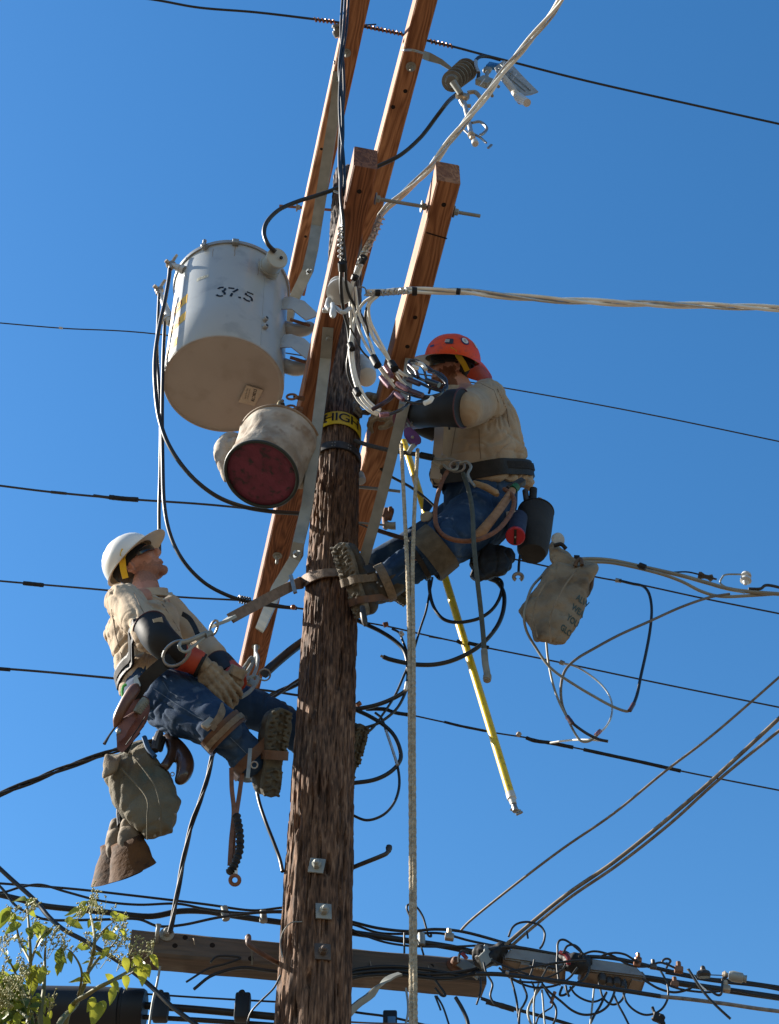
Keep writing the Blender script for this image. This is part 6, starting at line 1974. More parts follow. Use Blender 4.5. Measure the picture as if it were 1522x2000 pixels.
def wrap_strap(name, obs, c, axis, w, th, m_, parent, rmax=.16, off=.0, a0=0, a1=360):
    """flat strap laid tightly on the surface of the given objects, in the plane through c across axis"""
    ax = axis.normalized(); u = ax.orthogonal().normalized(); v = ax.cross(u)
    rad = []
    N_ = 48
    for k in range(N_):
        a = 2 * pi * k / N_; d = u * cos(a) + v * sin(a)
        best = .02
        for ob in obs:
            for sft in (-.4, 0, .4):
                o_ = c + ax * (w * sft)
                h = bvh_of(ob).ray_cast(o_ + d * rmax, -d, rmax)
                if h[0] is not None: best = max(best, (h[0] - o_).dot(d))
        rad.append(best)
    for _ in range(2): rad = [max(rad[k], (rad[k - 1] + rad[k] + rad[(k + 1) % N_]) / 3) for k in range(N_)]
    pp = [c + (u * cos(2 * pi * k / N_) + v * sin(2 * pi * k / N_)) * (rad[k % N_] + th + off) for k in range(N_ + 1)]
    return MB().sweep(pp, [(-th, -w / 2), (th, -w / 2), (th, w / 2), (-th, w / 2)], ax).build(name, m_, parent, angle=40)

def strap_loop(name, c, axis, U, V, w, th, m_, parent):
    """flat strap round a limb: semi-axis vectors U, V"""
    pp = [c + U * cos(2 * pi * k / 40) + V * sin(2 * pi * k / 40) for k in range(41)]
    return MB().sweep(pp, [(-th, -w / 2), (th, -w / 2), (th, w / 2), (-th, w / 2)], axis.normalized()).build(name, m_, parent, angle=40)

ORG = mat("orange hard hat", (.85, .075, .004), (.75, .062, .003), rough=.45, spec=.25, scale=5, c3=(.5, .06, .03), sscale=60)
WHT = mat("white hard hat", (.80, .79, .74), (.74, .73, .68), rough=.35, coat=.2, scale=6)
CRM = mat("cream hat lining", (.62, .50, .34), (.56, .44, .3), rough=.6, scale=8)

# ================================================================== worker on the left
wl = empty("person", P(305, 1345, 4.46), "person in white hard hat and khaki shirt leaning back left of the pole", "person")
def q(x, y, Y): return P(x, y, Y)
hc = q(271, 1108, 4.50)
hu = (RIGHT * -.66 + UPC * .70 + FWD * .24); hf = (RIGHT * .74 + UPC * .72 - FWD * .02)
HR = hframe(hf, hu)
nk = q(290, 1176, 4.50)
shN, shF = q(246, 1172, 4.36), q(322, 1190, 4.66)
elN, wrN, haN = q(289, 1243, 4.22), q(388, 1300, 4.26), q(400, 1308, 4.27)
elF, wrF = q(392, 1255, 4.66), q(470, 1318, 4.46)
chs, wst, hip = q(277, 1232, 4.49), q(298, 1300, 4.47), q(312, 1352, 4.47)
hpN, knN, anN = q(322, 1362, 4.40), q(432, 1422, 4.28), q(496, 1488, 4.36)
hpF, knF, anF = q(345, 1345, 4.56), q(530, 1398, 4.74), q(632, 1478, 4.87)
mb = MB()
head_parts(mb, hc, HR, 1.0)
limb(mb, [hc + HR @ Vector((-.022, 0, -.05)), hc.lerp(nk, .6) + RIGHT * .01, nk - UPC * .02], [.056, .056, .062])
limb(mb, [nk - UPC * .02, chs, wst, hip], [.07, .105, .10, .10])
limb(mb, [shN, elN, wrN], [.052, .040, .028]); limb(mb, [shF, elF, wrF], [.052, .040, .028]); limb(mb, [shN, nk, shF], [.05, .06, .05])
limb(mb, [hpN, knN, anN], [.072, .050, .036]); limb(mb, [hpF, knF, anF], [.072, .050, .036])
skin_build(mb, wl, hc, HR)
hat, HO = hard_hat(wl, hc, HR, WHT, CRM, lambda th: ((.058 * max(0, cos(th)) ** 1.2 + .010), .012 * max(0, cos(th))), 1.04, tilt=-5)
glasses(wl, hc, HR)
# shirt
mb = MB()
lat = (shN - shF).normalized()
fr_ = (RIGHT * .9 + UPC * .1 - lat * (RIGHT * .9 + UPC * .1).dot(lat)).normalized()
loft(mb, [(nk + UPC * .012, fr_ * .078, lat * .080), (nk - UPC * .02, fr_ * .092, lat * .10), (nk.lerp(chs, .22), fr_ * .118, lat * .165), (nk.lerp(chs, .6), fr_ * .138, lat * .195), (chs, fr_ * .148, lat * .185),
          (chs.lerp(wst, .5), fr_ * .145, lat * .165), (wst, fr_ * .138, lat * .16), (wst.lerp(hip, .45), fr_ * .135, lat * .16)], n=32)
limb(mb, [shN + fr_ * -.01, shN.lerp(elN, .5), elN], [.082, .074, .062])
limb(mb, [elN, elN.lerp(wrN, .35)], [.062, .050])
limb(mb, [shF, shF.lerp(elF, .5), elF, elF.lerp(wrF, .4)], [.080, .070, .060, .05])
limb(mb, [q(256, 1345, 4.44), q(262, 1375, 4.44)], [.05, .03])
sh_ = cloth(mb, .0058, 4, .008, 1.3, [(shN, .26, (elN - shN), .012), (elN, .17, (elN - shN).cross(FWD) + (elN - shN) * .3, .012), (wst + lat * .1, .30, RIGHT * .5 + UPC * .9, .013), (chs - fr_ * .1, .26, RIGHT * -.3 + UPC * .9, .011), (chs + fr_ * .12, .2, RIGHT * .7 - UPC * .6, .009)])
shirt = sh_.build("shirt", SHIRT, wl, angle=80)
# collar, placket, pocket flap
ct = (hc - nk).normalized()
pp = []
for k in range(29):
    a = radians(-150 + 300 * k / 28)
    pp.append(nk + UPC * .012 + ct * (.026 + .012 * (k in (0, 28))) + fr_ * (.084 * cos(a) + .004) + lat * (.085 * sin(a)))
MB().sweep(pp, [(-.003, -.022), (.003, -.022), (.005, .022), (-.005, .022)], ct).build("collar", SHIRT, shirt, angle=60)
fl = q(326, 1196, 4.40)
MB().sweep([q(300, 1164, 4.36), q(318, 1172, 4.35), q(334, 1164, 4.38), q(332, 1158, 4.42)], [(-.012, -.003), (.012, -.003), (.010, .003), (-.010, .003)], UPC).build("collar_tip", SHIRT, shirt, angle=60)
MB().lathe(q(322, 1174, 4.335), -FWD, [(0, .006), (.003, .005)], n=12).build("button", MATS["sticker ink"] if "sticker ink" in MATS else STEEL, shirt)
# jeans
mb = MB()
loft(mb, [(wst.lerp(hip, .15), fr_ * .122, lat * .150), (hip, fr_ * .132, lat * .165), (hip.lerp(hpN, .5) - UPC * .06, fr_ * .115, lat * .14)], n=28)
limb(mb, [hpN, hpN.lerp(knN, .5), knN, knN.lerp(anN, .5), anN.lerp(knN, .12)], [.118, .108, .082, .070, .074])
limb(mb, [hpF, hpF.lerp(knF, .5), knF, knF.lerp(anF, .5), anF], [.108, .096, .078, .066, .06])
jn = cloth(mb, .0058, 4, .008, 4.1, [(knN, .20, (anN - knN).cross(FWD) + (anN - knN) * .4, .011), (hpN, .25, RIGHT * .5 + UPC * .8, .013), (hpN.lerp(knN, .55), .2, (knN - hpN), .010), (knN.lerp(anN, .6), .18, (anN - knN), .010), (knF, .2, UPC, .008)])
jeans = jn.build("jeans", JEANS, wl, angle=80)
# boots
b1, L1, R1 = boot(wl, q(540, 1472, 4.30), (UPC * .97 + RIGHT * .12 + FWD * .1), (RIGHT * -.58 + FWD * .80 + UPC * .02), 1.12, SOLED)
strap_boot = [b1] + list(b1.children)
wrap_strap("gaff_strap", strap_boot, L1(-.01, 0, .045), R1 @ Vector((1, 0, .1)), .034, .003, BROWNL, b1)
wrap_strap("ankle_strap", [b1, jeans], anN.lerp(knN, .10), (anN - knN), .036, .003, BROWNL, b1)
MB().sweep([q(489, 1462, 4.26), q(487, 1490, 4.25), q(484, 1520, 4.26)], [(-.007, -.002), (.007, -.002), (.007, .002), (-.007, .002)], FWD).build("gaff_shank", GALV, b1)
MB().tube(ring_pts(q(497, 1494, 4.24), .012, RIGHT, UPC, 16), .003, n=6, cap=False).build("buckle", STEEL, b1)
b2_, L2, R2 = boot(wl, q(690, 1488, 4.80), (UPC * .93 + RIGHT * .25), (RIGHT * -.72 + FWD * .66), 1.05, SOLED)
# knee pad straps
wrap_strap("leg_strap", [jeans], knN.lerp(anN, .10), (anN - knN), .055, .004, BROWNL, jeans)
wrap_strap("leg_strap", [jeans], knN.lerp(anN, .12), (anN - knN), .022, .004, TANL, jeans, off=.006)
MB().sweep(crv([q(412, 1424, 4.20), q(424, 1408, 4.19), q(433, 1392, 4.185), q(434, 1372, 4.19)], 5), [(-.014, -.002), (.014, -.002), (.014, .002), (-.014, .002)], -FWD, scales=[1] * 12 + [.8, .6, .45, .2]).build("strap_end", TANL, jeans)
MB().box(q(408, 1414, 4.20), (.05, .02, .035), Matrix.Rotation(-.9, 3, 'Y'), .004).build("pad_buckle", BRZ, jeans)
# gauntlets and gloves
gx = (wrN - elN).normalized()
g_ = gauntlet(wl, [q(293, 1224, 4.19), q(316, 1252, 4.17), q(344, 1276, 4.20), q(368, 1288, 4.23)], [.070, .065, .057, .049])
MB().sweep([q(300, 1216, 4.11), q(318, 1211, 4.11)], [(-.013, -.002), (.013, -.002), (.013, .002), (-.013, .002)], -FWD).build("cuff_label", mat("pale cuff label", (.5, .47, .38), rough=.6), g_)
MB().tube([q(352, 1281, 4.21), q(372, 1288, 4.235), q(392, 1297, 4.25)], [.056, .053, .048], n=24).build("red_lining", REDRUB, g_)
MB().tube([q(388, 1298, 4.25), q(394, 1301, 4.255)], [.051, .050], n=24).build("black_cuff_band", BELT, g_)
hand(wl, q(402, 1305, 4.26), hframe((RIGHT * .62 - UPC * .72 + FWD * .1), (-FWD * .85 + UPC * .4 + RIGHT * .2)), side=-1, curl=(20, 30, 25), s=1.22)
g2 = gauntlet(wl, [q(428, 1300, 4.50), q(440, 1307, 4.46), q(452, 1322, 4.40)], [.062, .056, .046])
MB().tube([q(443, 1308, 4.45), q(456, 1318, 4.41), q(462, 1332, 4.37)], [.050, .047, .042], n=20).build("red_lining", REDRUB, g2)
hand(wl, q(459, 1322, 4.33), hframe((RIGHT * -.42 - UPC * .88 - FWD * .15), (-FWD * .9 + RIGHT * .35)), side=-1, curl=(32, 48, 35), s=1.2)
# belt
bu = (UPC * .75 - RIGHT * .45 + FWD * .3).normalized()
def belt(c, ax_, U, V, w, name, m_, parent, th=.004):
    return strap_loop(name, c, ax_, U, V, w, th, m_, parent)
bc = wst.lerp(hip, .42)
bax_ = (chs - hip).normalized()
wrap_strap("tool_belt", [shirt, jeans], bc, bax_, .075, .005, BELT, wl, rmax=.3)
wrap_strap("belt_strap", [shirt, jeans], bc + bax_ * .004, bax_, .035, .003, mat("worn black webbing", (.028, .025, .022), (.015, .014, .013), rough=.8, spec=.2, scale=80, bump=.2), wl, rmax=.3, off=.009)
MB().sweep(crv([q(250, 1392, 4.26), q(262, 1362, 4.22), q(285, 1328, 4.18), q(318, 1298, 4.16), q(338, 1286, 4.18)], 5), [(-.026, -.006), (.026, -.006), (.026, .006), (-.026, .006)], -FWD).build("belt_side_pad", BELT, wl)
# suspender strap over the far chest
MB().sweep(crv([q(357, 1199, 4.42), q(370, 1208, 4.38), q(380, 1224, 4.36), q(386, 1238, 4.35)], 4), [(-.010, -.003), (.010, -.003), (.010, .003), (-.010, .003)], -FWD).build("chest_strap", BELT, wl)

# D-ring, snap hooks, positioning strap: one thing
ps = empty("positioning_strap", q(352, 1280, 4.12), "brown pole strap with steel snap hook from the left worker's belt round the pole", "strap")
MB().tube(ring_pts(q(345, 1276, 4.13), .058, (RIGHT * .8 + UPC * .55).normalized(), (UPC * .8 - RIGHT * .5 + FWD * .2).normalized() * .72, 28), .0065, n=8, cap=False).build("d_ring", STEEL, ps)
mb = MB()
mb.tube(crv([q(354, 1270, 4.10), q(350, 1262, 4.09), q(355, 1255, 4.09), q(368, 1252, 4.09), q(386, 1244, 4.09), q(404, 1236, 4.10)], 5), [.0075] * 10 + [.010] * 16, n=8)
mb.tube(crv([q(354, 1270, 4.10), q(364, 1273, 4.10), q(378, 1262, 4.10), q(400, 1246, 4.10)], 5), [.006] * 16, n=8)
mb.tube([q(400, 1241, 4.10), q(413, 1235, 4.11)], [.014, .010], n=10)
mb.build("snap_hook", GALV, ps)
MB().tube(ring_pts(q(418, 1226, 4.11), .030, (RIGHT * .3 + UPC * .9).normalized(), (RIGHT * .9 - UPC * .3).normalized() * .45, 20), .005, n=8, cap=False).build("swivel_ring", STEEL, ps)
STRM = mat("brown pole strap webbing", (.26, .17, .11), (.17, .11, .07), rough=.75, scale=40, bump=.3)
pr_s = [(-.0225, -.003), (.0225, -.003), (.0225, .003), (-.0225, .003)]
mb = MB(); mb.sweep([q(418, 1222, 4.11), q(440, 1214, 4.12), q(454, 1205, 4.13)], [(-.024, -.006), (.024, -.006), (.024, .006), (-.024, .006)], UPC * .9 + FWD * .3)
mb.build("steel_ferrule", GALV, ps)
onp = [on_pole(x, y, .010)[0] for x, y in ((586, 1136), (600, 1128), (620, 1121), (640, 1118), (660, 1119), (680, 1127))]
pts = crv([q(450, 1208, 4.13), q(500, 1181, 4.20), q(545, 1157, 4.30), q(575, 1142, 4.42)] + onp, 5)
MB().sweep([p for p in pts], pr_s, Vector((0, 0, .0)) + RIGHT * 0 + Vector((0, -1, 0)) * 0 + FWD * -1).build("webbing", STRM, ps, angle=50) if False else None
def face_sweep(pts, half, th, ups):
    mb = MB(); mb.sweep(pts, [(-th, -half), (th, -half), (th, half), (-th, half)], ups); return mb
ups = [Vector((0, 0, 1)) for _ in pts]
face_sweep(pts, .022, .003, ups).build("webbing", STRM, ps, angle=50)
pts2 = crv([q(572, 1143, 4.38)] + [on_pole(x, y, .016)[0] for x, y in ((590, 1141), (606, 1131), (634, 1121), (655, 1120))], 5)
face_sweep(pts2, .020, .003, [Vector((0, 0, 1))] * len(pts2)).build("webbing_tail", STRM, ps, angle=50)
MB().sweep([q(568, 1124, 4.36), q(573, 1142, 4.355), q(577, 1158, 4.36)], [(-.008, -.006), (.008, -.006), (.008, .006), (-.008, .006)], -FWD).build("slide_buckle", STEEL, ps)
# second snap hook at the far side, hooked to arm B's end bolt
s2 = empty("snap_hook", q(483, 1320, 4.5), "pair of steel snap hooks hanging in front of the crossarm's lower end", "snap hook")
mb = MB(); mb.tube(crv([q(500, 1262, 5.0), q(499, 1285, 4.92), q(492, 1300, 4.86), q(484, 1316, 4.8), q(482, 1326, 4.78), q(490, 1328, 4.78), q(500, 1308, 4.84), q(504, 1285, 4.9), q(500, 1275, 4.94)], 4), .008, n=8); mb.build("hook", GALV, s2)
mb = MB(); mb.tube(crv([q(478, 1302, 4.72), q(487, 1290, 4.7), q(492, 1284, 4.7), q(494, 1292, 4.7), q(484, 1310, 4.7), q(474, 1320, 4.7), q(470, 1312, 4.7), q(478, 1302, 4.72)], 4), .008, n=8); mb.build("gate", GALV, s2)
mb = MB(); mb.tube(crv([q(470, 1345, 4.42), q(478, 1330, 4.45), q(492, 1322, 4.5), q(504, 1324, 4.5), q(498, 1338, 4.48), q(486, 1352, 4.44), q(470, 1362, 4.4)], 4), .0085, n=8); mb.box(q(494, 1334, 4.48), (.04, .012, .03), Matrix.Rotation(.4, 3, 'Y'), .003)
mb.build("lower_hook", GALV, s2)
MB().tube(ring_pts(q(517, 1318, 4.56), .024, RIGHT, UPC, 16), .004, n=6, cap=False).build("ring", STEEL, s2)

SHIRT2 = mat("shaded khaki work shirt", (.48, .375, .26), (.38, .295, .2), rough=.9, scale=7, bump=.35, bscale=160, spec=.15, bdist=.004)  # same khaki cloth, with the shade on this worker put into the colour
# ================================================================== worker on the right
wr_ = empty("person", P(935, 985, 4.66), "person in orange hard hat, khaki shirt and dark gauntlets working right of the pole", "person")
hc = q(880, 722, 4.46)
hu = (UPC * .97 + FWD * .17 + RIGHT * .12); hf = (RIGHT * -.96 + UPC * .06 - FWD * .16)
HR = hframe(hf, hu)
nk = q(906, 770, 4.50)
shN, shF = q(944, 782, 4.36), q(905, 790, 4.70)
elN, wrN = q(903, 800, 4.12), q(812, 812, 4.30)
elF, wrF = q(850, 830, 4.72), q(772, 800, 4.56)
chs, wst, hip = q(935, 845, 4.54), q(942, 915, 4.62), q(938, 975, 4.68)
hpN, knN, anN = q(940, 1012, 4.60), q(850, 1074, 4.40), q(733, 1150, 4.50)
hpF, knF, anF = q(945, 990, 4.78), q(835, 1050, 4.86), q(735, 1098, 4.90)
mb = MB()
head_parts(mb, hc, HR, 1.0, beard=True)
limb(mb, [hc + HR @ Vector((-.022, 0, -.05)), hc.lerp(nk, .6), nk - UPC * .02], [.058, .060, .065])
limb(mb, [nk - UPC * .02, chs, wst, hip], [.07, .11, .105, .10])
limb(mb, [shN, elN, wrN], [.052, .040, .030]); limb(mb, [shF, elF, wrF], [.052, .040, .030]); limb(mb, [shN, nk, shF], [.05, .06, .05])
limb(mb, [hpN, knN, anN], [.072, .050, .038]); limb(mb, [hpF, knF, anF], [.072, .050, .038])
skin_build(mb, wr_, hc, HR, beard=True)
def brimR(th):
    c_ = cos(th)
    return (.030 + .028 * max(0, c_) + .026 * max(0, -c_), .006 + .060 * max(0, -c_) ** 1.5 + .012 * max(0, c_))
hat2, HO2 = hard_hat(wr_, hc, HR, ORG, CRM, brimR, 1.16, tilt=-3, rear_out=True)
glasses(wr_, hc, HR)
# stickers on the hat: plain round badge, little striped flag patch, side panel
def on_hat(th, t, off=.0015):
    ph = t * pi / 2
    k = sin(ph) ** .92
    return HO2(Vector(((.126 + off) * k * cos(th), (.107 + off) * k * sin(th), (.118 + off) * cos(ph))))
def decal(th0, t0, rx, ry, m_, name, par, off=.002, n=20, square=False):
    mb = MB(); c0 = mb.bm.verts.new(on_hat(th0, t0, off)); ring = []
    for k in range(n):
        a = 2 * pi * k / n
        u, v = cos(a), sin(a)
        if square:
            m2 = max(abs(u), abs(v)); u, v = u / m2, v / m2
        ring.append(mb.bm.verts.new(on_hat(th0 + rx * u, t0 + ry * v, off)))
    for k in range(n): mb.bm.faces.new((c0, ring[k], ring[(k + 1) % n]))
    return mb.build(name, m_, par, smooth=False)
NAVY = mat("navy ink", (.02, .03, .12), rough=.4); WHI = mat("white sticker", (.75, .75, .72), rough=.4); GRN = mat("grey sticker print", (.25, .27, .26), (.5, .5, .48), rough=.5, scale=90)
d_ = decal(radians(108), .58, .19, .13, NAVY, "round_badge", hat2)
decal(radians(108), .58, .145, .098, WHI, "badge_centre", d_, .0035)
decal(radians(108), .58, .05, .05, GRN, "badge_mark", d_, .005)
d_ = decal(radians(70), .66, .16, .085, mat("dark flag ground", (.03, .035, .05), rough=.5), "flag_patch", hat2, square=True)
for k in range(3):
    decal(radians(65), .625 + .035 * k, .095, .009, WHI, "flag_stripe", d_, .0035, square=True)
decal(radians(146), .60, .10, .10, WHI, "white_sticker", hat2, square=True)
decal(radians(28), .78, .12, .03, NAVY, "small_lettering_patch", hat2, square=True)
# patterned panel under the rear brim
# shirt
mb = MB()
lat = (shN - shF).normalized()
fr_ = (RIGHT * -1 + UPC * .05); fr_ = (fr_ - lat * fr_.dot(lat)).normalized()
loft(mb, [(nk - UPC * .01, fr_ * .078, lat * .085), (nk.lerp(chs, .25) , fr_ * .135, lat * .19), (nk.lerp(chs, .65), fr_ * .170, lat * .205), (chs, fr_ * .190, lat * .19),
          (chs.lerp(wst, .5) + RIGHT * .012, fr_ * .205, lat * .175), (wst + RIGHT * .015, fr_ * .205, lat * .17), (wst.lerp(hip, .35) + RIGHT * .02, fr_ * .20, lat * .165)], n=32)
limb(mb, [shN + RIGHT * .02, shN.lerp(elN, .45) - UPC * .01, elN + RIGHT * .012], [.096, .092, .088])
limb(mb, [q(960, 765, 4.42), q(985, 820, 4.50), q(1002, 880, 4.56), q(1012, 925, 4.6)], [.06, .07, .065, .045])
limb(mb, [shF, shF.lerp(elF, .5), elF, elF.lerp(wrF, .4)], [.085, .078, .068, .055])
limb(mb, [q(862, 905, 4.52), q(853, 938, 4.52)], [.045, .03])
limb(mb, [q(1015, 910, 4.62), q(1032, 945, 4.64)], [.05, .03])
sh_ = cloth(mb, .0056, 3, .010, 7.7, [(wst + lat * .15 - fr_ * .05, .30, RIGHT * .95 + UPC * .15, .016), (shN + lat * .03, .20, (elN - shN) * .6 - UPC * .25, .013), (shN - fr_ * .10, .24, UPC * .9 - RIGHT * .3, .009), (wst - fr_ * .16, .24, RIGHT * .8 - UPC * .6, .013)])
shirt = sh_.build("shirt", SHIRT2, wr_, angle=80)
ct = (hc - nk).normalized()
pp = []
for k in range(29):
    a = radians(-150 + 300 * k / 28)
    pp.append(nk + UPC * .006 + ct * .018 + fr_ * (.082 * cos(a)) + lat * (.086 * sin(a)))
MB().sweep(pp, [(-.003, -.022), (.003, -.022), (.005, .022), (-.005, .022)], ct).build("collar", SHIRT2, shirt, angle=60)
MB().sweep(crv([q(858, 835, 4.34), q(856, 870, 4.36), q(852, 905, 4.40), q(849, 935, 4.44)], 5), [(-.022, -.003), (.022, -.003), (.022, .003), (-.022, .003)], -FWD).build("front_placket", mat("pale shirt lining", (.50, .45, .38), (.44, .39, .33), rough=.9, scale=9, bump=.3), shirt)
MB().tube([q(877, 830, 4.30), q(878, 838, 4.30)], .005, n=6).build("pen_clip", BELT, shirt)
# jeans
mb = MB()
loft(mb, [(wst.lerp(hip, .1), fr_ * .175, lat * .155), (wst.lerp(hip, .6), fr_ * .18, lat * .17), (hip - UPC * .03, fr_ * .18, lat * .17), (hip - UPC * .10, fr_ * .15, lat * .14)], n=28)
limb(mb, [hpN, hpN.lerp(knN, .5), knN, knN.lerp(anN, .35), knN.lerp(anN, .8)], [.150, .128, .100, .086, .080])
limb(mb, [hpF, hpF.lerp(knF, .5), knF, knF.lerp(anF, .5), anF], [.135, .115, .090, .075, .065])
jn = cloth(mb, .0060, 4, .009, 9.3, [(knN, .24, (anN - knN).cross(FWD), .012), (hpN, .30, RIGHT * .6 + UPC * .7, .013), (knN.lerp(anN, .5), .2, (anN - knN), .010)])
jeans = jn.build("jeans", JEANS, wr_, angle=80)
# boots
b1, L1, R1 = boot(wr_, q(684, 1136, 4.40), (UPC * .93 - RIGHT * .30 + FWD * .05), (RIGHT * .66 + FWD * .74 + UPC * .05), 1.14, SOLE, side=-1)
wrap_strap("gaff_strap", [b1] + list(b1.children), L1(-.005, 0, .045), R1 @ Vector((1, 0, .15)), .034, .003, TANL, b1)
wrap_strap("gaff_strap", [b1] + list(b1.children), L1(-.085, 0, .045), R1 @ Vector((1, 0, .15)), .03, .003, BROWNL, b1)
limbm = MB(); limb(limbm, [anN + RIGHT * .01, anN.lerp(knN, .30)], [.072, .080]); fz = fuse(limbm, .006, 4); wrinkle(fz, lambda p, n: .003 * nz3(p, 30)); shf_ = fz.build("boot_shaft", BOOT, b1, angle=80)
wrap_strap("ankle_strap", [shf_, jeans], anN.lerp(knN, .16), (anN - knN) + UPC * .05, .038, .003, TANL, b1)
MB().box(q(722, 1112, 4.32), (.04, .012, .05), Matrix.Rotation(-.4, 3, 'Y'), .004).build("buckle", BELT, b1)
for (x, y) in ((737, 1138), (745, 1145)):
    MB().lathe(q(x, y, 4.352), -FWD, [(0, .004), (.002, .0025)], n=8).build("eyelet", STEEL, b1)
MB().tube(crv([q(708, 1186, 4.42), q(710, 1202, 4.42), q(714, 1222, 4.43)], 4), [.012, .012, .013, .013, .014, .014, .014, .012, .008], n=10).build("gaff", DARKSTEEL, b1)
b2_, L2, R2 = boot(wr_, q(742, 1150, 4.86), (UPC * .5 - RIGHT * .8), (UPC * .7 + RIGHT * .6 + FWD * .2), 1.0, SOLED)
# knee pad: wide greenish canvas wrap
PAD = mat("olive canvas pad", (.12, .10, .07), (.08, .067, .046), rough=.85, scale=30, bump=.3)
pa = (knN - anN).normalized()
wrap_strap("knee_pad", [jeans], knN.lerp(anN, .04), (anN - knN) - UPC * .05, .10, .005, PAD, jeans)
wrap_strap("pad_strap", [jeans], knN.lerp(anN, .30), (anN - knN), .022, .004, BELT, jeans)
# gauntlets: black sleeve, red lining
g_ = gauntlet(wr_, [q(903, 797, 4.08), q(880, 798, 4.10), q(848, 803, 4.14), q(818, 810, 4.22)], [.092, .086, .074, .062])
MB().tube([q(826, 808, 4.21), q(806, 813, 4.27), q(788, 818, 4.36)], [.067, .062, .055], n=24).build("red_lining", mat("dark red rubber", (.20, .03, .025), (.12, .02, .018), rough=.5, scale=12), g_)
MB().tube([q(824, 796, 4.15), q(802, 797, 4.20)], [.022, .020], n=12).build("red_stripe", REDRUB, g_)
hand(wr_, q(786, 812, 4.46), hframe((RIGHT * -.95 + UPC * .1 + FWD * .2), (FWD * -.5 + UPC * .85)), side=1, curl=(30, 40, 30), s=1.2)
g2 = gauntlet(wr_, [q(852, 836, 4.66), q(815, 822, 4.62), q(785, 806, 4.60)], [.07, .06, .05])
GLG = mat("grey glove leather", (.33, .33, .30), (.25, .24, .21), rough=.8, scale=20, bump=.2)
hand(wr_, q(756, 786, 4.52), hframe((RIGHT * -.80 + UPC * .15 - FWD * .2), (FWD * .3 + UPC * .9 - RIGHT * .2)), side=-1, curl=(45, 55, 40), s=1.3, m_=GLG)
# belt
bc = wst.lerp(hip, .30) + RIGHT * .012
bax_ = (UPC * .93 + RIGHT * -.18 + FWD * .22).normalized()
bU = (fr_ - bax_ * fr_.dot(bax_)).normalized(); bV = bax_.cross(bU)
wrap_strap("tool_belt", [shirt, jeans], bc, bax_, .080, .004, BELT, wr_, rmax=.34)
wrap_strap("belt_strap", [shirt, jeans], bc + bax_ * .008, bax_, .035, .003, MATS["worn black webbing"], wr_, rmax=.34, off=.008)

# seams, pockets and flaps sewn on the cloth
def onto_s(ob, px, py, off=.001, Y=4.45):
    d = ray(px, py).normalized()
    h = bvh_of(ob).ray_cast(Vector((0, 0, 0)), d)
    return (h[0] - d * off) if h[0] is not None else None
def seam(ob, pts, m_, r=.0018, name="seam"):
    pp = []
    for i in range(len(pts) - 1):
        for k in range(7):
            t = k / 7
            c = onto_s(ob, pts[i][0] * (1 - t) + pts[i + 1][0] * t, pts[i][1] * (1 - t) + pts[i + 1][1] * t)
            if c is not None and (not pp or (c - pp[-1]).length < .12): pp.append(c)
    if len(pp) > 3: MB().tube(pp, r, n=5).build(name, m_, ob, angle=60)
def patch(ob, poly, m_, name, th=.004):
    """piece of cloth laid on the surface: quad given by four corners"""
    n_ = 6; g_ = []
    for i in range(n_ + 1):
        row = []
        for j in range(n_ + 1):
            u, v = i / n_, j / n_
            x = (poly[0][0] * (1 - u) + poly[1][0] * u) * (1 - v) + (poly[3][0] * (1 - u) + poly[2][0] * u) * v
            y = (poly[0][1] * (1 - u) + poly[1][1] * u) * (1 - v) + (poly[3][1] * (1 - u) + poly[2][1] * u) * v
            c = onto_s(ob, x, y, th)
            if c is None: return
            row.append(c)
        g_.append(row)
    mb = MB(); vs = [[mb.bm.verts.new(c) for c in row] for row in g_]; vb = [[mb.bm.verts.new(c + c.normalized() * th) for c in row] for row in g_]
    for i in range(n_):
        for j in range(n_):
            mb.bm.faces.new((vs[i][j], vs[i + 1][j], vs[i + 1][j + 1], vs[i][j + 1])); mb.bm.faces.new((vb[i][j], vb[i][j + 1], vb[i + 1][j + 1], vb[i + 1][j]))
    for i in range(n_):
        for j in (0, n_):
            mb.bm.faces.new((vs[i][j], vs[i + 1][j], vb[i + 1][j], vb[i][j])); mb.bm.faces.new((vs[j][i], vs[j][i + 1], vb[j][i + 1], vb[j][i]))
    mb.build(name, m_, ob, angle=60)
SEAMK = mat("khaki seam", (.26, .19, .13), rough=.9); SEAMB = mat("pale denim seam", (.12, .17, .24), (.08, .12, .18), rough=.9, scale=60)
def kid(par, nm): return [c for c in par.children if c.name.split(".")[0] == nm][0]
s1, j1, s2_, j2_ = kid(wl, "shirt"), kid(wl, "jeans"), kid(wr_, "shirt"), kid(wr_, "jeans")
seam(s1, [(262, 1158), (272, 1180), (283, 1200), (290, 1214)], SEAMK); seam(s1, [(218, 1190), (226, 1240), (240, 1290), (252, 1330)], SEAMK)
seam(s1, [(318, 1180), (340, 1215), (365, 1255), (395, 1290)], SEAMK)
patch(s1, [(300, 1188), (338, 1196), (350, 1232), (318, 1226)], SHIRT, "chest_pocket"); seam(s1, [(302, 1196), (320, 1206), (340, 1204)], SEAMK)
seam(s2_, [(936, 838), (937, 870), (940, 900)], SEAMK); seam(s2_, [(905, 752), (938, 748), (965, 762), (975, 790)], SEAMK); seam(s2_, [(972, 760), (990, 800), (996, 840)], SEAMK)
seam(s2_, [(890, 835), (885, 865), (880, 895)], SEAMK)
seam(j1, [(300, 1345), (340, 1372), (385, 1400), (420, 1416)], SEAMB, .0015); seam(j1, [(450, 1440), (475, 1465), (490, 1480)], SEAMB, .0015); seam(j1, [(318, 1330), (330, 1350), (350, 1362)], SEAMB, .0015)
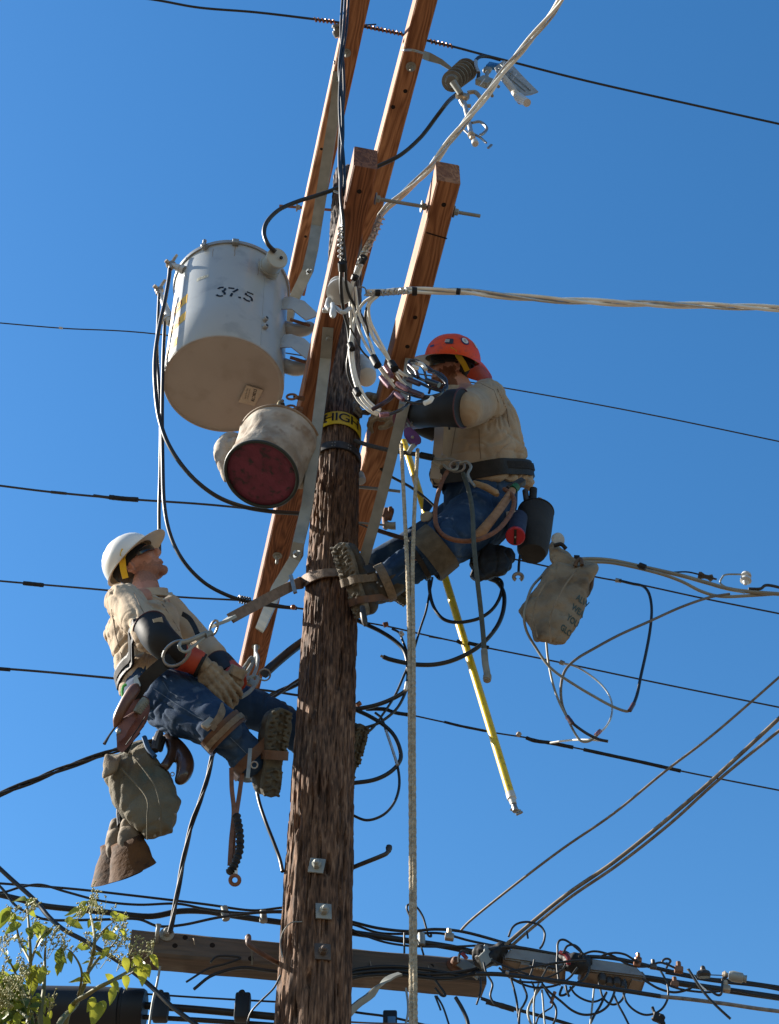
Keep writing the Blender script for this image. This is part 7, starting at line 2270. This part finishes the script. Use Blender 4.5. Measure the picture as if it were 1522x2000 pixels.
seam(j2_, [(960, 945), (930, 1000), (890, 1050)], SEAMB, .0015); seam(j2_, [(905, 950), (885, 985), (858, 1020)], SEAMB, .0015); seam(j2_, [(828, 1090), (795, 1112), (775, 1128)], SEAMB, .0015)
# ------------------------------------------------------------------ gear hanging from the belts and the pole
def pillow(pts, Y, thick, step=5, flat=.55, seed=0.0, amp=.004, n_close=True, fold=None, edge=.0):
    """soft bag: outline seen in the photograph with a real puffed thickness"""
    base = [P(p[0], p[1], p[2] if len(p) > 2 else Y) for p in pts]
    m_ = len(base); out = []
    for i in range(m_):
        a, b, c, d = base[i - 1], base[i], base[(i + 1) % m_], base[(i + 2) % m_]
        for k in range(step):
            t = k / step
            out.append(0.5 * ((2 * b) + (c - a) * t + (2 * a - 5 * b + 4 * c - d) * t * t + (3 * b - a - 3 * c + d) * t ** 3))
    cen = sum(out, Vector()) / len(out)
    n = cen.normalized()
    mb = MB(); rows = []
    prof = [0, .08, .2, .34, .5, .66, .82, .93, 1]
    for sd in (-1, 1):
        for s_k in (prof if sd == -1 else prof[::-1][1:-1] if False else prof[::-1]):
            if sd == 1 and s_k == 1: continue
            dpt = thick / 2 * (1 - s_k ** (2 / flat)) ** .5 if s_k < 1 else 0
            if s_k == 0:
                rows.append([mb.bm.verts.new(cen + n * (sd * dpt))])
            else:
                rows.append([mb.bm.verts.new(cen + (q_ - cen) * s_k + n * (sd * dpt)) for q_ in out])
    L_ = len(out)
    for a, b in zip(rows, rows[1:]):
        if len(a) == 1:
            for k in range(L_): mb.bm.faces.new((a[0], b[k], b[(k + 1) % L_]))
        elif len(b) == 1:
            for k in range(L_): mb.bm.faces.new((a[k], b[0], a[(k + 1) % L_]))
        else:
            for k in range(L_): mb.bm.faces.new((a[k], b[k], b[(k + 1) % L_], a[(k + 1) % L_]))
    fz = fuse(mb, max(.0035, thick / 30), 2)
    wrinkle(fz, lambda p, nn: amp * nz3(p, 14, seed) + amp * .6 * nz3(p, 32, seed) - amp * 1.1 * ridge((p.x, p.y, p.z * .5), 13, seed) ** 2)
    return fz

BAGC = mat("stained canvas bag", (.32, .25, .165), (.19, .145, .095), rough=.9, scale=7, c3=(.13, .095, .06), sscale=12, bump=.4, bscale=120)
BAGG = mat("olive stained canvas", (.19, .16, .105), (.11, .094, .062), rough=.9, scale=8, c3=(.09, .12, .10), sscale=9, bump=.4, bscale=120)
LEA2 = mat("old brown leather", (.16, .095, .05), (.09, .055, .03), rough=.65, scale=14, bump=.3, c3=(.05, .032, .02), sscale=22)
ROPE = mat("hairy climbing rope", (.55, .46, .32), (.36, .29, .19), rough=.95, scale=70, bump=.9, bscale=150, lo=.4, hi=.6)

# --- right worker
o = empty("tool_bucket", P(1045, 1035, 4.66), "dark grey canvas tool bucket on the right worker's hip", "bucket")
c0, c1 = P(1047, 1000, 4.62), P(1040, 1082, 4.62)
BUC = mat("dark grey bucket canvas", (.035, .036, .036), (.022, .023, .023), rough=.8, scale=10, bump=.3)
ax_ = (c1 - c0); L_ = ax_.length
mb = MB(); mb.lathe(c0, ax_, [(.02, .068), (0, .076), (-.002, .083), (.02, .085), (L_ * .5, .080), (L_ * .9, .072), (L_, .062), (L_ + .004, .001)], n=36, cap0=True, cap1=False)
wrinkle(mb, lambda p, n: .002 * nz3(p, 25)); mb.build("bucket_wall", BUC, o, angle=50)
MB().tube(ring_pts(c0 - ax_.normalized() * .002, .083, ax_.normalized().orthogonal().normalized(), ax_.normalized().cross(ax_.normalized().orthogonal().normalized()), 36), .0045, n=8, cap=False).build("rim", BELT, o)
for (x, y, x2, y2, r_, m_) in ((1030, 988, 1026, 958, 6, DARKSTEEL), (1040, 985, 1042, 955, 8, BELT), (1053, 984, 1055, 972, 4, STEEL)):
    MB().tube([P(x, y, 4.62), P(x2, y2, 4.60)], r_ / ppm(985, 4.6), n=10).build("tool_handle", m_, o)

o = empty("measuring_reel", P(1007, 1046, 4.48), "red-faced reel in a dark blue holder on the right worker's belt", "reel")
a_, b_ = P(1013, 1012, 4.52), P(1007, 1046, 4.44)
MB().tube([a_, b_], [.042, .042], n=28).build("blue_holder", mat("navy nylon", (.015, .022, .05), (.03, .04, .08), rough=.8, scale=30), o)
d_ = (b_ - a_).normalized()
f_ = MB().lathe(b_, d_, [(-.004, .043), (.010, .044), (.014, .040), (.015, .001)], n=32).build("red_face", mat("red plastic", (.50, .02, .035), rough=.4), o)
MB().box(b_ + d_ * .017, (.004, .07, .012), frame(d_, RIGHT), .001).build("crank_bar", BELT, f_)
MB().hexbolt(b_ + d_ * .018, d_, .005, .005).build("screw", STEEL, f_)
MB().sweep([P(990, 1004, 4.50), P(1003, 1001, 4.48), P(1018, 1005, 4.50)], [(-.004, -.010), (.004, -.010), (.004, .010), (-.004, .010)], UPC).build("white_strap", WHITEPORC, o)

tag(pillow([(925, 1068), (965, 1062), (1000, 1070), (1006, 1092), (995, 1118), (972, 1130), (945, 1137), (922, 1133), (917, 1110)], 4.56, .12, seed=2, amp=.007).build("tool_pouch", BELT),
    "lumpy black leather pouch hanging under the right worker's seat", "pouch")
o = empty("hammer", P(970, 1000, 4.42), "wooden-handled hammer slung diagonally across the right worker's hip", "hammer")
MB().tube(crv([P(1001, 958, 4.42), P(975, 996, 4.40), P(948, 1030, 4.40), P(930, 1052, 4.42)], 4), [.018, .018, .019, .020, .020, .020, .021, .022, .023, .024, .025, .025, .022], n=14).build("wooden_handle", mat("hickory handle", (.38, .22, .11), (.28, .15, .07), rough=.55, scale=20, stretch=(1, 1, 4)), o)
mb = MB(); mb.box(P(1008, 948, 4.44), (.10, .034, .034), Matrix.Rotation(-.7, 3, 'Y'), .006); mb.build("hammer_head", DARKSTEEL, o)
MB().tube([P(1003, 956, 4.42), P(1009, 950, 4.42)], .021, n=12).build("green_band", mat("green tape", (.03, .16, .07), rough=.5), o)
o = empty("screwdriver", P(945, 955, 4.38), "tan-handled tool tucked in the front of the right worker's belt", "screwdriver")
MB().tube([P(926, 943, 4.40), P(950, 952, 4.38), P(969, 963, 4.38), P(972, 967, 4.38)], [.013, .016, .016, .010], n=12).build("handle", mat("tan handle", (.42, .28, .14), (.34, .21, .1), rough=.5), o)
MB().tube([P(926, 943, 4.40), P(905, 934, 4.42)], .005, n=8).build("blade", STEEL, o)
RL = mat("brown rope lanyard", (.24, .10, .05), (.15, .065, .035), rough=.7, scale=50, bump=.5)
tag(MB().tube(crv([P(*c) for c in ((880, 912, 4.36), (866, 935, 4.34), (856, 965, 4.32), (850, 1000, 4.30), (854, 1030, 4.29), (872, 1049, 4.28), (905, 1057, 4.28), (940, 1052, 4.29), (972, 1035, 4.31), (995, 1008, 4.34), (1004, 985, 4.37), (1001, 968, 4.40), (985, 955, 4.42))], 6), .0105, n=10).build("rope_lanyard", RL),
    "brown stiff rope loop hanging across the right worker's thigh", "lanyard")
o = empty("tethered_pole_tool", P(925, 1060, 4.26), "long olive rubber hose with a pale tip hanging from the right worker's belt", "hose")
pts = [(905, 925, 4.36), (916, 960, 4.32), (923, 1000, 4.28), (925, 1050, 4.26), (930, 1110, 4.28), (938, 1180, 4.32), (944, 1240, 4.36), (946, 1272, 4.38)]
MB().tube(path(pts, 4.3), .0105, n=10).build("hose", mat("olive rubber", (.06, .065, .05), (.09, .095, .07), rough=.7, scale=30), o)
MB().tube(path([(946, 1270, 4.38), (948, 1295, 4.38), (951, 1312, 4.38), (952, 1324, 4.38), (950, 1330, 4.38)], 4.4), [.014] * 18 + [.017] * 8 + [.013] * 3, n=12).build("pale_tip", mat("pale tip", (.30, .27, .20), (.2, .18, .13), rough=.6, scale=20), o)
# carabiners and D-rings on the right worker's belt, and the strap to the pole
o = empty("positioning_strap", P(840, 893, 4.3), "dark strap and steel hook tying the right worker's belt to the pole", "strap")
MB().tube(ring_pts(P(893, 911, 4.34), .034, RIGHT, UPC * .75, 24), .0055, n=8, cap=False).build("d_ring", STEEL, o)
mb = MB(); mb.tube(crv([P(*c) for c in ((842, 893, 4.36), (858, 898, 4.35), (880, 897, 4.34), (893, 903, 4.34), (892, 916, 4.34), (880, 918, 4.34), (866, 908, 4.35))], 4), [.007] * 25, n=8); mb.build("snap_hook", GALV, o)
mb = MB(); mb.tube(crv([P(*c) for c in ((898, 905, 4.32), (912, 902, 4.31), (920, 912, 4.31), (914, 926, 4.31), (920, 940, 4.31), (928, 950, 4.31))], 4), [.007] * 21, n=8)
mb.build("second_hook", GALV, o)
MB().tube(path([(694, 861, 4.52), (715, 868, 4.46), (750, 877, 4.42), (790, 884, 4.38), (826, 889, 4.36)], 4.4), .011, n=10).build("strap", mat("dark rope strap", (.05, .045, .04), (.09, .08, .07), rough=.8, scale=60, bump=.5), o)
MB().tube(path([(822, 889, 4.36), (846, 894, 4.35)], 4.4), .0165, n=12).build("black_sleeve", TAPE, o)
MB().tube(path([(846, 903, 4.36), (862, 912, 4.35)], 4.4), .012, n=10).build("tan_keeper", mat("tan keeper", (.36, .30, .20), rough=.6), o)
o = empty("wrench", P(1012, 1120, 4.55), "small chrome wrench hanging below the red reel", "wrench")
MB().tube(path([(1016, 1085, 4.56), (1014, 1100, 4.55), (1013, 1118, 4.54)], 4.5), .006, n=8).build("handle", BELT, o)
mb = MB(); mb.tube(ring_pts(P(1012, 1127, 4.54), .019, RIGHT, UPC * .8, 18, -60, 240), .009, n=8); mb.build("jaw", STEEL, o)

# --- the big canvas bag with printing
o = empty("canvas_tool_bag", P(1085, 1160, 4.45), "large stained canvas bag printed ALWAYS WEAR YOUR GLOVES, right of the dark bucket", "bag")
pillow([(1078, 1098), (1096, 1084), (1122, 1092), (1150, 1096), (1166, 1098), (1171, 1106), (1166, 1118), (1154, 1140), (1150, 1165), (1140, 1198), (1126, 1228), (1112, 1250), (1102, 1259), (1090, 1262), (1066, 1258), (1046, 1254), (1038, 1240), (1026, 1216), (1014, 1198), (1015, 1188), (1030, 1165), (1044, 1148), (1060, 1125)], 4.46, .19, step=4, flat=.42, seed=3, amp=.007).build("bag_body", BAGC, o, angle=80)
pillow([(1076, 1058), (1090, 1066), (1110, 1078), (1126, 1094), (1110, 1106), (1088, 1108), (1074, 1090)], 4.44, .07, seed=5, amp=.005).build("gathered_neck", BAGC, o, angle=80)
pillow([(1077, 1048), (1090, 1040), (1101, 1045), (1103, 1060), (1092, 1068), (1078, 1064)], 4.44, .05, seed=8, amp=.003).build("pale_knot", mat("pale canvas", (.52, .48, .40), (.4, .36, .3), rough=.9, scale=20, bump=.3), o, angle=80)
MB().tube(path([(1082, 1066, 4.40), (1096, 1063, 4.39), (1106, 1072, 4.40)], 4.4), .009, n=8).build("black_tie", BELT, o)
MB().tube(crv([P(1076, 1112, 4.38), P(1064, 1140, 4.35), P(1048, 1172, 4.34), P(1042, 1205, 4.35), P(1050, 1245, 4.38)], 6), .0035, n=6).build("seam", BAGC, o)
MB().tube(crv([P(1132, 1108, 4.37), P(1106, 1140, 4.33), P(1082, 1185, 4.33), P(1074, 1215, 4.35), P(1076, 1254, 4.39)], 6), .0035, n=6).build("seam", BAGC, o)
MB().tube(path([(1123, 1106, 4.40), (1127, 1096, 4.39), (1134, 1092, 4.39), (1137, 1104, 4.39)], 4.4), .009, n=8).build("leather_tab", LEA2, o)
pillow([(1158, 1116), (1162, 1128), (1158, 1150), (1148, 1168), (1143, 1160), (1150, 1138)], 4.50, .05, seed=4, amp=.003).build("side_flap", LEA2, o, angle=80)
# printing on the bag: laid on its surface with a ray towards the camera side
bag = [c for c in o.children if c.name.startswith("bag_body")][0]
bvh = bvh_of(bag)
INK = mat("faded blue-green ink", (.035, .075, .075), (.07, .10, .09), rough=.8, scale=60)
def onto(px, py, off=.003, bv=None, Y=4.46):
    d = ray(px, py).normalized()
    h = (bv or bvh).ray_cast(Vector((0, 0, 0)), d)
    return (h[0] - d * off) if h[0] is not None else P(px, py, Y)
for tx, cx, cy, sz in (("ALWAYS", 1138, 1174, 18), ("WEAR", 1129, 1193, 18), ("YOUR", 1119, 1213, 18), ("GLOVES", 1106, 1232, 18)):
    th = radians(-28)
    def mp(x, y, cx=cx, cy=cy):
        # x to the right-down of the print, y up it
        u = x * cos(-.42) - y * sin(.62) * -1 * 0
        return onto(cx + x * .55 + y * .38, cy + x * .50 * .9 - y * .86)
    vis = tx[:3]
    letters(vis, sz, mp, "lettering", INK, bag, bold=.5)

# --- handline, block and hot stick
o = empty("hand_line", P(797, 900, 4.2), "doubled hairy climbing rope hanging straight from the purple block to the ground", "rope")
XR = 47 / (FPX * .93 / 4.2)
ra = [(784, 868, 4.24), (787, 930, 4.22), (791, 1010, 4.21), (795, 1090, 4.20), (798, 1170, 4.2), (800, 1260, 4.2), (801, 1400, 4.2), (803, 1600, 4.2), (804, 1800, 4.2), (804, 2010, 4.2)]
rb_ = [(816, 878, 4.24), (812, 950, 4.22), (808, 1040, 4.21), (806, 1120, 4.2), (807, 1200, 4.2), (808, 1300, 4.195), (808, 1450, 4.195), (809, 1650, 4.195), (810, 1850, 4.195), (811, 2010, 4.195)]
for rp in (ra, rb_):
    pp = path(rp, 4.2, 60)
    low_ = pp[-1].copy(); low_.z = GZ
    pp += [pp[-1].lerp(low_, k / 60) for k in range(1, 61)]
    MB().tube(pp, [.0088 * (1 + .10 * noise.noise(p * 130) + .06 * sin(i * 1.3)) for i, p in enumerate(pp)], n=10).build("rope_fall", ROPE, o, angle=80)
o = empty("rope_block", P(803, 850, 4.2), "small purple pulley block hooked to the right crossarm holding the ropes", "pulley")
PUR = mat("purple anodised block", (.20, .075, .20), (.14, .05, .14), rough=.4, metal=.2, scale=14)
fzp = MB().prism([P(789, 838, 4.2), P(800, 833, 4.2), P(812, 842, 4.2), P(823, 855, 4.2), P(823, 866, 4.2), P(812, 870, 4.2), P(798, 864, 4.2), P(789, 852, 4.2)], FWD, .012)
bmesh.ops.bevel(fzp.bm, geom=fzp.bm.edges[:], offset=.004, segments=2, affect='EDGES')
fzp.build("side_plate", PUR, o, angle=40)
MB().lathe(P(806, 858, 4.22), FWD, [(0, .026), (.008, .020), (.016, .020), (.024, .026)], n=24).build("sheave", GALV, o)
MB().hexbolt(P(806, 854, 4.19), -FWD, .008, .006).build("axle_bolt", STEEL, o)
mb = MB(); mb.tube(crv([P(*c) for c in ((803, 838, 4.22), (797, 828, 4.22), (793, 818, 4.22), (799, 810, 4.22), (806, 818, 4.22), (804, 830, 4.22))], 4), .006, n=8); mb.build("hook", STEEL, o)
MB().tube([P(798, 884, 4.22), P(806, 872, 4.21), P(812, 868, 4.21)], [.010, .012, .010], n=10).build("becket", GALV, o)
o = empty("hot_stick", P(870, 1120, 4.9), "long yellow fibreglass hot stick hanging diagonally behind the right worker's legs", "pole tool")
YST = mat("yellow fibreglass", (.82, .60, .015), (.74, .52, .012), rough=.35, coat=.3, scale=12, c3=(.45, .33, .03), sscale=50)
s0, s1 = P(789, 862, 4.95), P(998, 1553, 4.75)
MB().tube([s0, s0.lerp(s1, .5), s1], [.0185, .0185, .0175], n=20).build("yellow_tube", YST, o)
dd = (s1 - s0).normalized()
MB().lathe(s1 - dd * .01, dd, [(0, .019), (.03, .019), (.034, .015), (.06, .013)], n=20).build("white_ferrule", mat("white ferrule", (.62, .62, .58), rough=.4), o)
mb = MB(); e_ = s1 + dd * .05
mb.tube([e_, e_ + dd * .035], [.011, .014], n=10); mb.tube([e_ + dd * .025 - RIGHT * .02, e_ + dd * .035, e_ + dd * .03 + RIGHT * .022], .005, n=8); mb.box(e_ + dd * .045 + RIGHT * .012, (.010, .01, .03), frame(dd), .002)
fuse(mb, .0025, 1).build("spline_head", STEEL, o)
mb = MB(); mb.prism([P(828, 972, 4.70), P(846, 988, 4.70), P(836, 1004, 4.72), P(826, 996, 4.72)], FWD, .02); tag(mb.build("blue_cloth_tag", JEANS), "scrap of dark blue cloth beside the yellow stick above the knee", "cloth")
# white insulators behind the pole, to its right
for i, (pts, rr_, lab) in enumerate((
    ([(688, 708, 4.84), (702, 718, 4.80), (712, 732, 4.76), (719, 738, 4.74)], [.058, .078, .058, .026], "white porcelain insulator peeking out right of the pole under the cable loops"),
    ([(690, 930, 4.72), (700, 928, 4.72), (706, 940, 4.72)], [.028, .028, .024], "small pale fitting at the pole's right edge beside the crossarm"))):
    mb = MB(); ps_ = [P(*c) for c in pts]; mb.tube(crv(ps_, 4), [rr_[min(len(rr_) - 1, k // 4)] * (1 if k % 4 < 2 else .93) for k in range(len(ps_) * 4 - 3)], n=24)
    tag(mb.build("line_insulator", WHITEPORC, angle=40), lab, "insulator")
mb = MB(); mb.box(P(758, 1004, 4.72), (.05, .03, .07), Matrix.Rotation(.2, 3, 'Y'), .006); mb.tube(path([(755, 1000, 4.72), (752, 1015, 4.72), (754, 1032, 4.72)], 4.7), .014, n=8)
mb.box(P(763, 995, 4.7), (.02, .02, .03), None, .004)
tag(fuse(mb, .004, 1).build("rusty_clamp", RUST), "rusty clamp behind the crossarm brace at knee height of the right worker", "clamp")
pillow([(822, 1003), (838, 998), (846, 1006), (838, 1018), (824, 1018)], 4.44, .03, seed=6, amp=.003).build("knee_patch", mat("tan patch", (.36, .29, .2), rough=.9, scale=20, bump=.3), wr_)

# --- left worker
o = empty("tool_holster", P(258, 1400, 4.3), "brown leather holster with pliers and screwdriver on the left worker's hip", "holster")
HOL = mat("reddish holster leather", (.24, .095, .06), (.14, .055, .038), rough=.55, scale=16, bump=.25)
def slab(pts, Y, th, nm_, m_, par, bev=.004):
    mb = MB(); mb.prism([P(p[0], p[1], p[2] if len(p) > 2 else Y) for p in pts], FWD * .9 + UPC * .2, th)
    bmesh.ops.bevel(mb.bm, geom=mb.bm.edges[:], offset=bev, segments=2, affect='EDGES')
    bmesh.ops.triangulate(mb.bm, faces=mb.bm.faces[:]); bmesh.ops.subdivide_edges(mb.bm, edges=mb.bm.edges[:], cuts=2, use_grid_fill=True)
    wrinkle(mb, lambda p, n: .0025 * nz3(p, 28, 2))
    return mb.build(nm_, m_, par, angle=50)
slab([(256, 1372), (272, 1362), (290, 1372), (291, 1392), (283, 1418), (262, 1446), (240, 1472), (228, 1464), (227, 1432), (238, 1400)], 4.22, .040, "sheath", HOL, o)
slab([(232, 1410), (262, 1390), (270, 1398), (245, 1440), (230, 1452), (226, 1434)], 4.19, .018, "front_panel", HOL, o, .003)
MB().tube(crv([P(284, 1400, 4.195), P(268, 1425, 4.19), P(246, 1455, 4.20)], 6), .0022, n=6).build("stitching", BELT, o)
MB().tube(crv([P(225, 1420, 4.20), P(232, 1398, 4.18), P(252, 1362, 4.17), P(268, 1340, 4.18)], 4), [.007, .010, .014, .017, .019, .020, .021, .022, .022, .023, .023, .022, .014], n=12).build("screwdriver_handle", mat("rosewood handle", (.20, .085, .045), (.13, .055, .03), rough=.4, scale=20), o)
MB().tube([P(226, 1419, 4.20), P(214, 1436, 4.20), P(204, 1453, 4.20)], [.004, .004, .0065], n=8).build("screwdriver_blade", DARKSTEEL, o)
pl_ = MB().tube(crv([P(268, 1392, 4.18), P(276, 1378, 4.17), P(284, 1368, 4.17)], 4), [.017] * 9, n=12).build("plier_grip", mat("grey plier grip", (.25, .25, .20), (.16, .16, .12), rough=.6, scale=60), o)
for k in range(5):
    MB().tube([P(270 + 3.2 * k, 1386 - 3.6 * k, 4.135), P(278 + 3.2 * k, 1392 - 3.6 * k, 4.145)], .0022, n=6).build("grip_rib", MATS["grey ink"], pl_)
MB().ball(P(232, 1428, 4.19), (.010, .008, .014), 10).build("chrome_stud", STEEL, o)
o = empty("green_carabiner", P(246, 1355, 4.24), "bright green open hook behind the left worker's belt", "carabiner")
MB().tube(crv([P(*c) for c in ((247, 1337, 4.24), (241, 1341, 4.24), (239, 1352, 4.24), (243, 1363, 4.24), (251, 1367, 4.24))], 4), .0055, n=8).build("hook", mat("lime green anodised", (.12, .55, .08), rough=.35), o)
tag(MB().prism([P(261, 1322, 4.17), P(268, 1318, 4.17), P(274, 1340, 4.17), P(262, 1350, 4.17)], FWD, .015).build("pale_tool_tag", mat("pale tag", (.6, .62, .56), rough=.5)), "pale webbing tag tucked behind the left worker's belt", "tag")
# bolt bag
o = empty("canvas_bolt_bag", P(275, 1545, 4.4), "olive stained canvas bag hanging below the left worker", "bag")
pillow([(205, 1474), (222, 1470), (240, 1466), (252, 1452), (270, 1447), (290, 1446), (300, 1466), (306, 1480), (332, 1512), (352, 1556), (356, 1568), (351, 1590), (341, 1622), (336, 1630), (308, 1637), (288, 1641), (280, 1638), (250, 1607), (226, 1584), (214, 1550), (203, 1512)], 4.40, .19, step=4, flat=.4, seed=13, amp=.007).build("bag_body", BAGG, o, angle=80)
pillow([(205, 1474), (222, 1477), (238, 1474), (232, 1492), (226, 1508), (212, 1518), (200, 1518)], 4.31, .05, seed=14, amp=.004).build("front_flap", BAGC, o, angle=80)
for (pa, pb, pc) in (((262, 1478), (300, 1530), (314, 1630)), ((236, 1500), (285, 1555), (288, 1640))):
    MB().tube(crv([P(*pa, 4.31), P(*pb, 4.29), P(pc[0], (pb[1] + pc[1]) / 2, 4.29), P(*pc, 4.34)], 6), .0035, n=6).build("seam", BAGG, o)
bvh2 = bvh_of([c for c in o.children if c.name.startswith("bag_body")][0])
for (x, y) in ((313, 1600), (342, 1590), (302, 1632)):
    pp_ = onto(x, y, .002, bvh2, 4.35); MB().lathe(pp_, -pp_.normalized(), [(0, .006), (.002, .005), (.003, .002)], n=12).build("grommet", STEEL, o)
for (x0, y0, x1, y1, x2, y2, r_, m_, nm_) in ((282, 1440, 290, 1462, 303, 1478, .010, mat("blue strap", (.03, .10, .22), rough=.6), "blue_strap"), (312, 1432, 306, 1448, 302, 1466, .016, DARKSTEEL, "clip"), (246, 1468, 256, 1446, 270, 1430, .011, BELT, "hanger")):
    MB().tube(path([(x0, y0, 4.34), (x1, y1, 4.33), (x2, y2, 4.33)], 4.3), r_, n=8).build(nm_, m_, o)
fzg = MB(); fzg.tube(crv([P(*c) for c in ((326, 1440, 4.42), (334, 1452, 4.40), (336, 1472, 4.38), (326, 1492, 4.36), (318, 1502, 4.36))], 4), [.022] * 6 + [.02] * 11, n=12)
fzg.tube(crv([P(*c) for c in ((334, 1440, 4.42), (352, 1462, 4.40), (362, 1490, 4.38), (358, 1514, 4.37), (346, 1530, 4.37))], 4), [.020, .020, .022, .024, .026, .029, .032, .034, .035, .035, .034, .032, .030, .027, .024, .02, .012], n=12)
fg = fuse(fzg, .005, 4)
fg = fg.build("gaff_guard", mat("glossy brown leather", (.085, .045, .028), (.05, .028, .02), rough=.3, coat=.3, scale=20)); tag(fg, "glossy dark brown leather hook-shaped guard beside the olive bag", "guard")
MB().tube(ring_pts(P(337, 1512, 4.335), .007, RIGHT, UPC, 12), .002, n=6, cap=False).build("eyelet", STEEL, fg)
tag(pillow([(300, 1436), (322, 1438), (322, 1452), (316, 1470), (304, 1468), (297, 1450)], 4.38, .06, seed=15, amp=.005).build("tool_pouch", BELT), "small black pouch between the olive bag and the glossy guard", "pouch")
# cuffed leather sleeves
o = empty("leather_glove_pair", P(240, 1660, 4.42), "pair of old brown leather gauntlet cuffs hanging under the olive bag", "gloves")
CUFF = mat("brown gauntlet leather", (.14, .058, .016), (.08, .034, .011), rough=.75, scale=12, bump=.3, c3=(.02, .011, .005), sscale=20, spec=.12)
TANG = mat("tan glove leather", (.24, .18, .115), (.14, .10, .062), rough=.8, scale=14, bump=.3)
def cuff_tube(p0, p1, r0, r1, m_, nm_, sq=.55, parent=None):
    a_, b_ = P(*p0), P(*p1); ax_ = (b_ - a_)
    u = ax_.normalized().cross(FWD).normalized(); v = FWD
    mb = MB()
    rings = [(a_.lerp(b_, t), u * r, v * r * sq) for t, r in ((.96, r1 * .9), (1.0, r1 * .93), (1.0, r1), (.8, r1 * .9), (.5, (r0 + r1) / 2), (.2, r0 * 1.02), (0, r0))]
    loft(mb, rings, n=28)
    wrinkle(mb, lambda p, n: .004 * nz3(p, 16, 3))
    return mb.build(nm_, m_, parent, angle=45)
pillow([(222, 1596), (234, 1600), (240, 1640), (244, 1700), (226, 1700), (208, 1690), (206, 1640), (212, 1612)], 4.46, .07, seed=16, amp=.005).build("glove_palm", TANG, o, angle=80)
cuff_tube((224, 1645, 4.46), (229, 1716, 4.46), .055, .098, CUFF, "cuff", parent=o)
pillow([(240, 1598), (262, 1600), (276, 1625), (280, 1662), (262, 1672), (240, 1664), (228, 1640)], 4.40, .06, seed=17, amp=.005).build("glove_palm", TANG, o, angle=80)
cuff_tube((248, 1640, 4.40), (259, 1704, 4.40), .062, .092, CUFF, "cuff", parent=o)
MB().tube(path([(238, 1560, 4.42), (234, 1585, 4.42), (236, 1612, 4.42)], 4.4), .013, n=8).build("hanging_clip", BELT, o)
# twisted lanyard with a ring under the left worker
o = empty("rope_lanyard", P(462, 1600, 4.35), "brown strap and black braided lanyard with a ring hanging under the left boot", "lanyard")
BRS = mat("worn reddish strap", (.26, .12, .07), (.17, .08, .045), rough=.7, scale=40, bump=.3)
for pts_ in ([(452, 1500, 4.34), (453, 1540, 4.34), (457, 1585, 4.34), (452, 1640, 4.34), (449, 1690, 4.34)], [(474, 1505, 4.36), (468, 1550, 4.35), (462, 1590, 4.34), (456, 1640, 4.35), (458, 1690, 4.34), (459, 1702, 4.34)]):
    mb = MB(); pp_ = path(pts_, 4.3); mb.sweep(pp_, [(-.008, -.0025), (.008, -.0025), (.008, .0025), (-.008, .0025)], -FWD); mb.build("strap", BRS, o)
bp_ = path([(462, 1592, 4.32), (468, 1625, 4.32), (468, 1660, 4.32), (458, 1690, 4.32), (447, 1706, 4.32)], 4.3, 12)
MB().tube(bp_, [.0135 + .003 * sin(i * 1.8) for i in range(len(bp_))], n=10).build("black_braid", TAPE, o)
MB().tube(ring_pts(P(459, 1719, 4.33), .016, RIGHT, UPC, 20), .007, n=8, cap=False).build("ring", BRS, o)
MB().tube([P(459, 1695, 4.33), P(459, 1709, 4.33)], .010, n=8).build("pale_whipping", WHITEC, o)
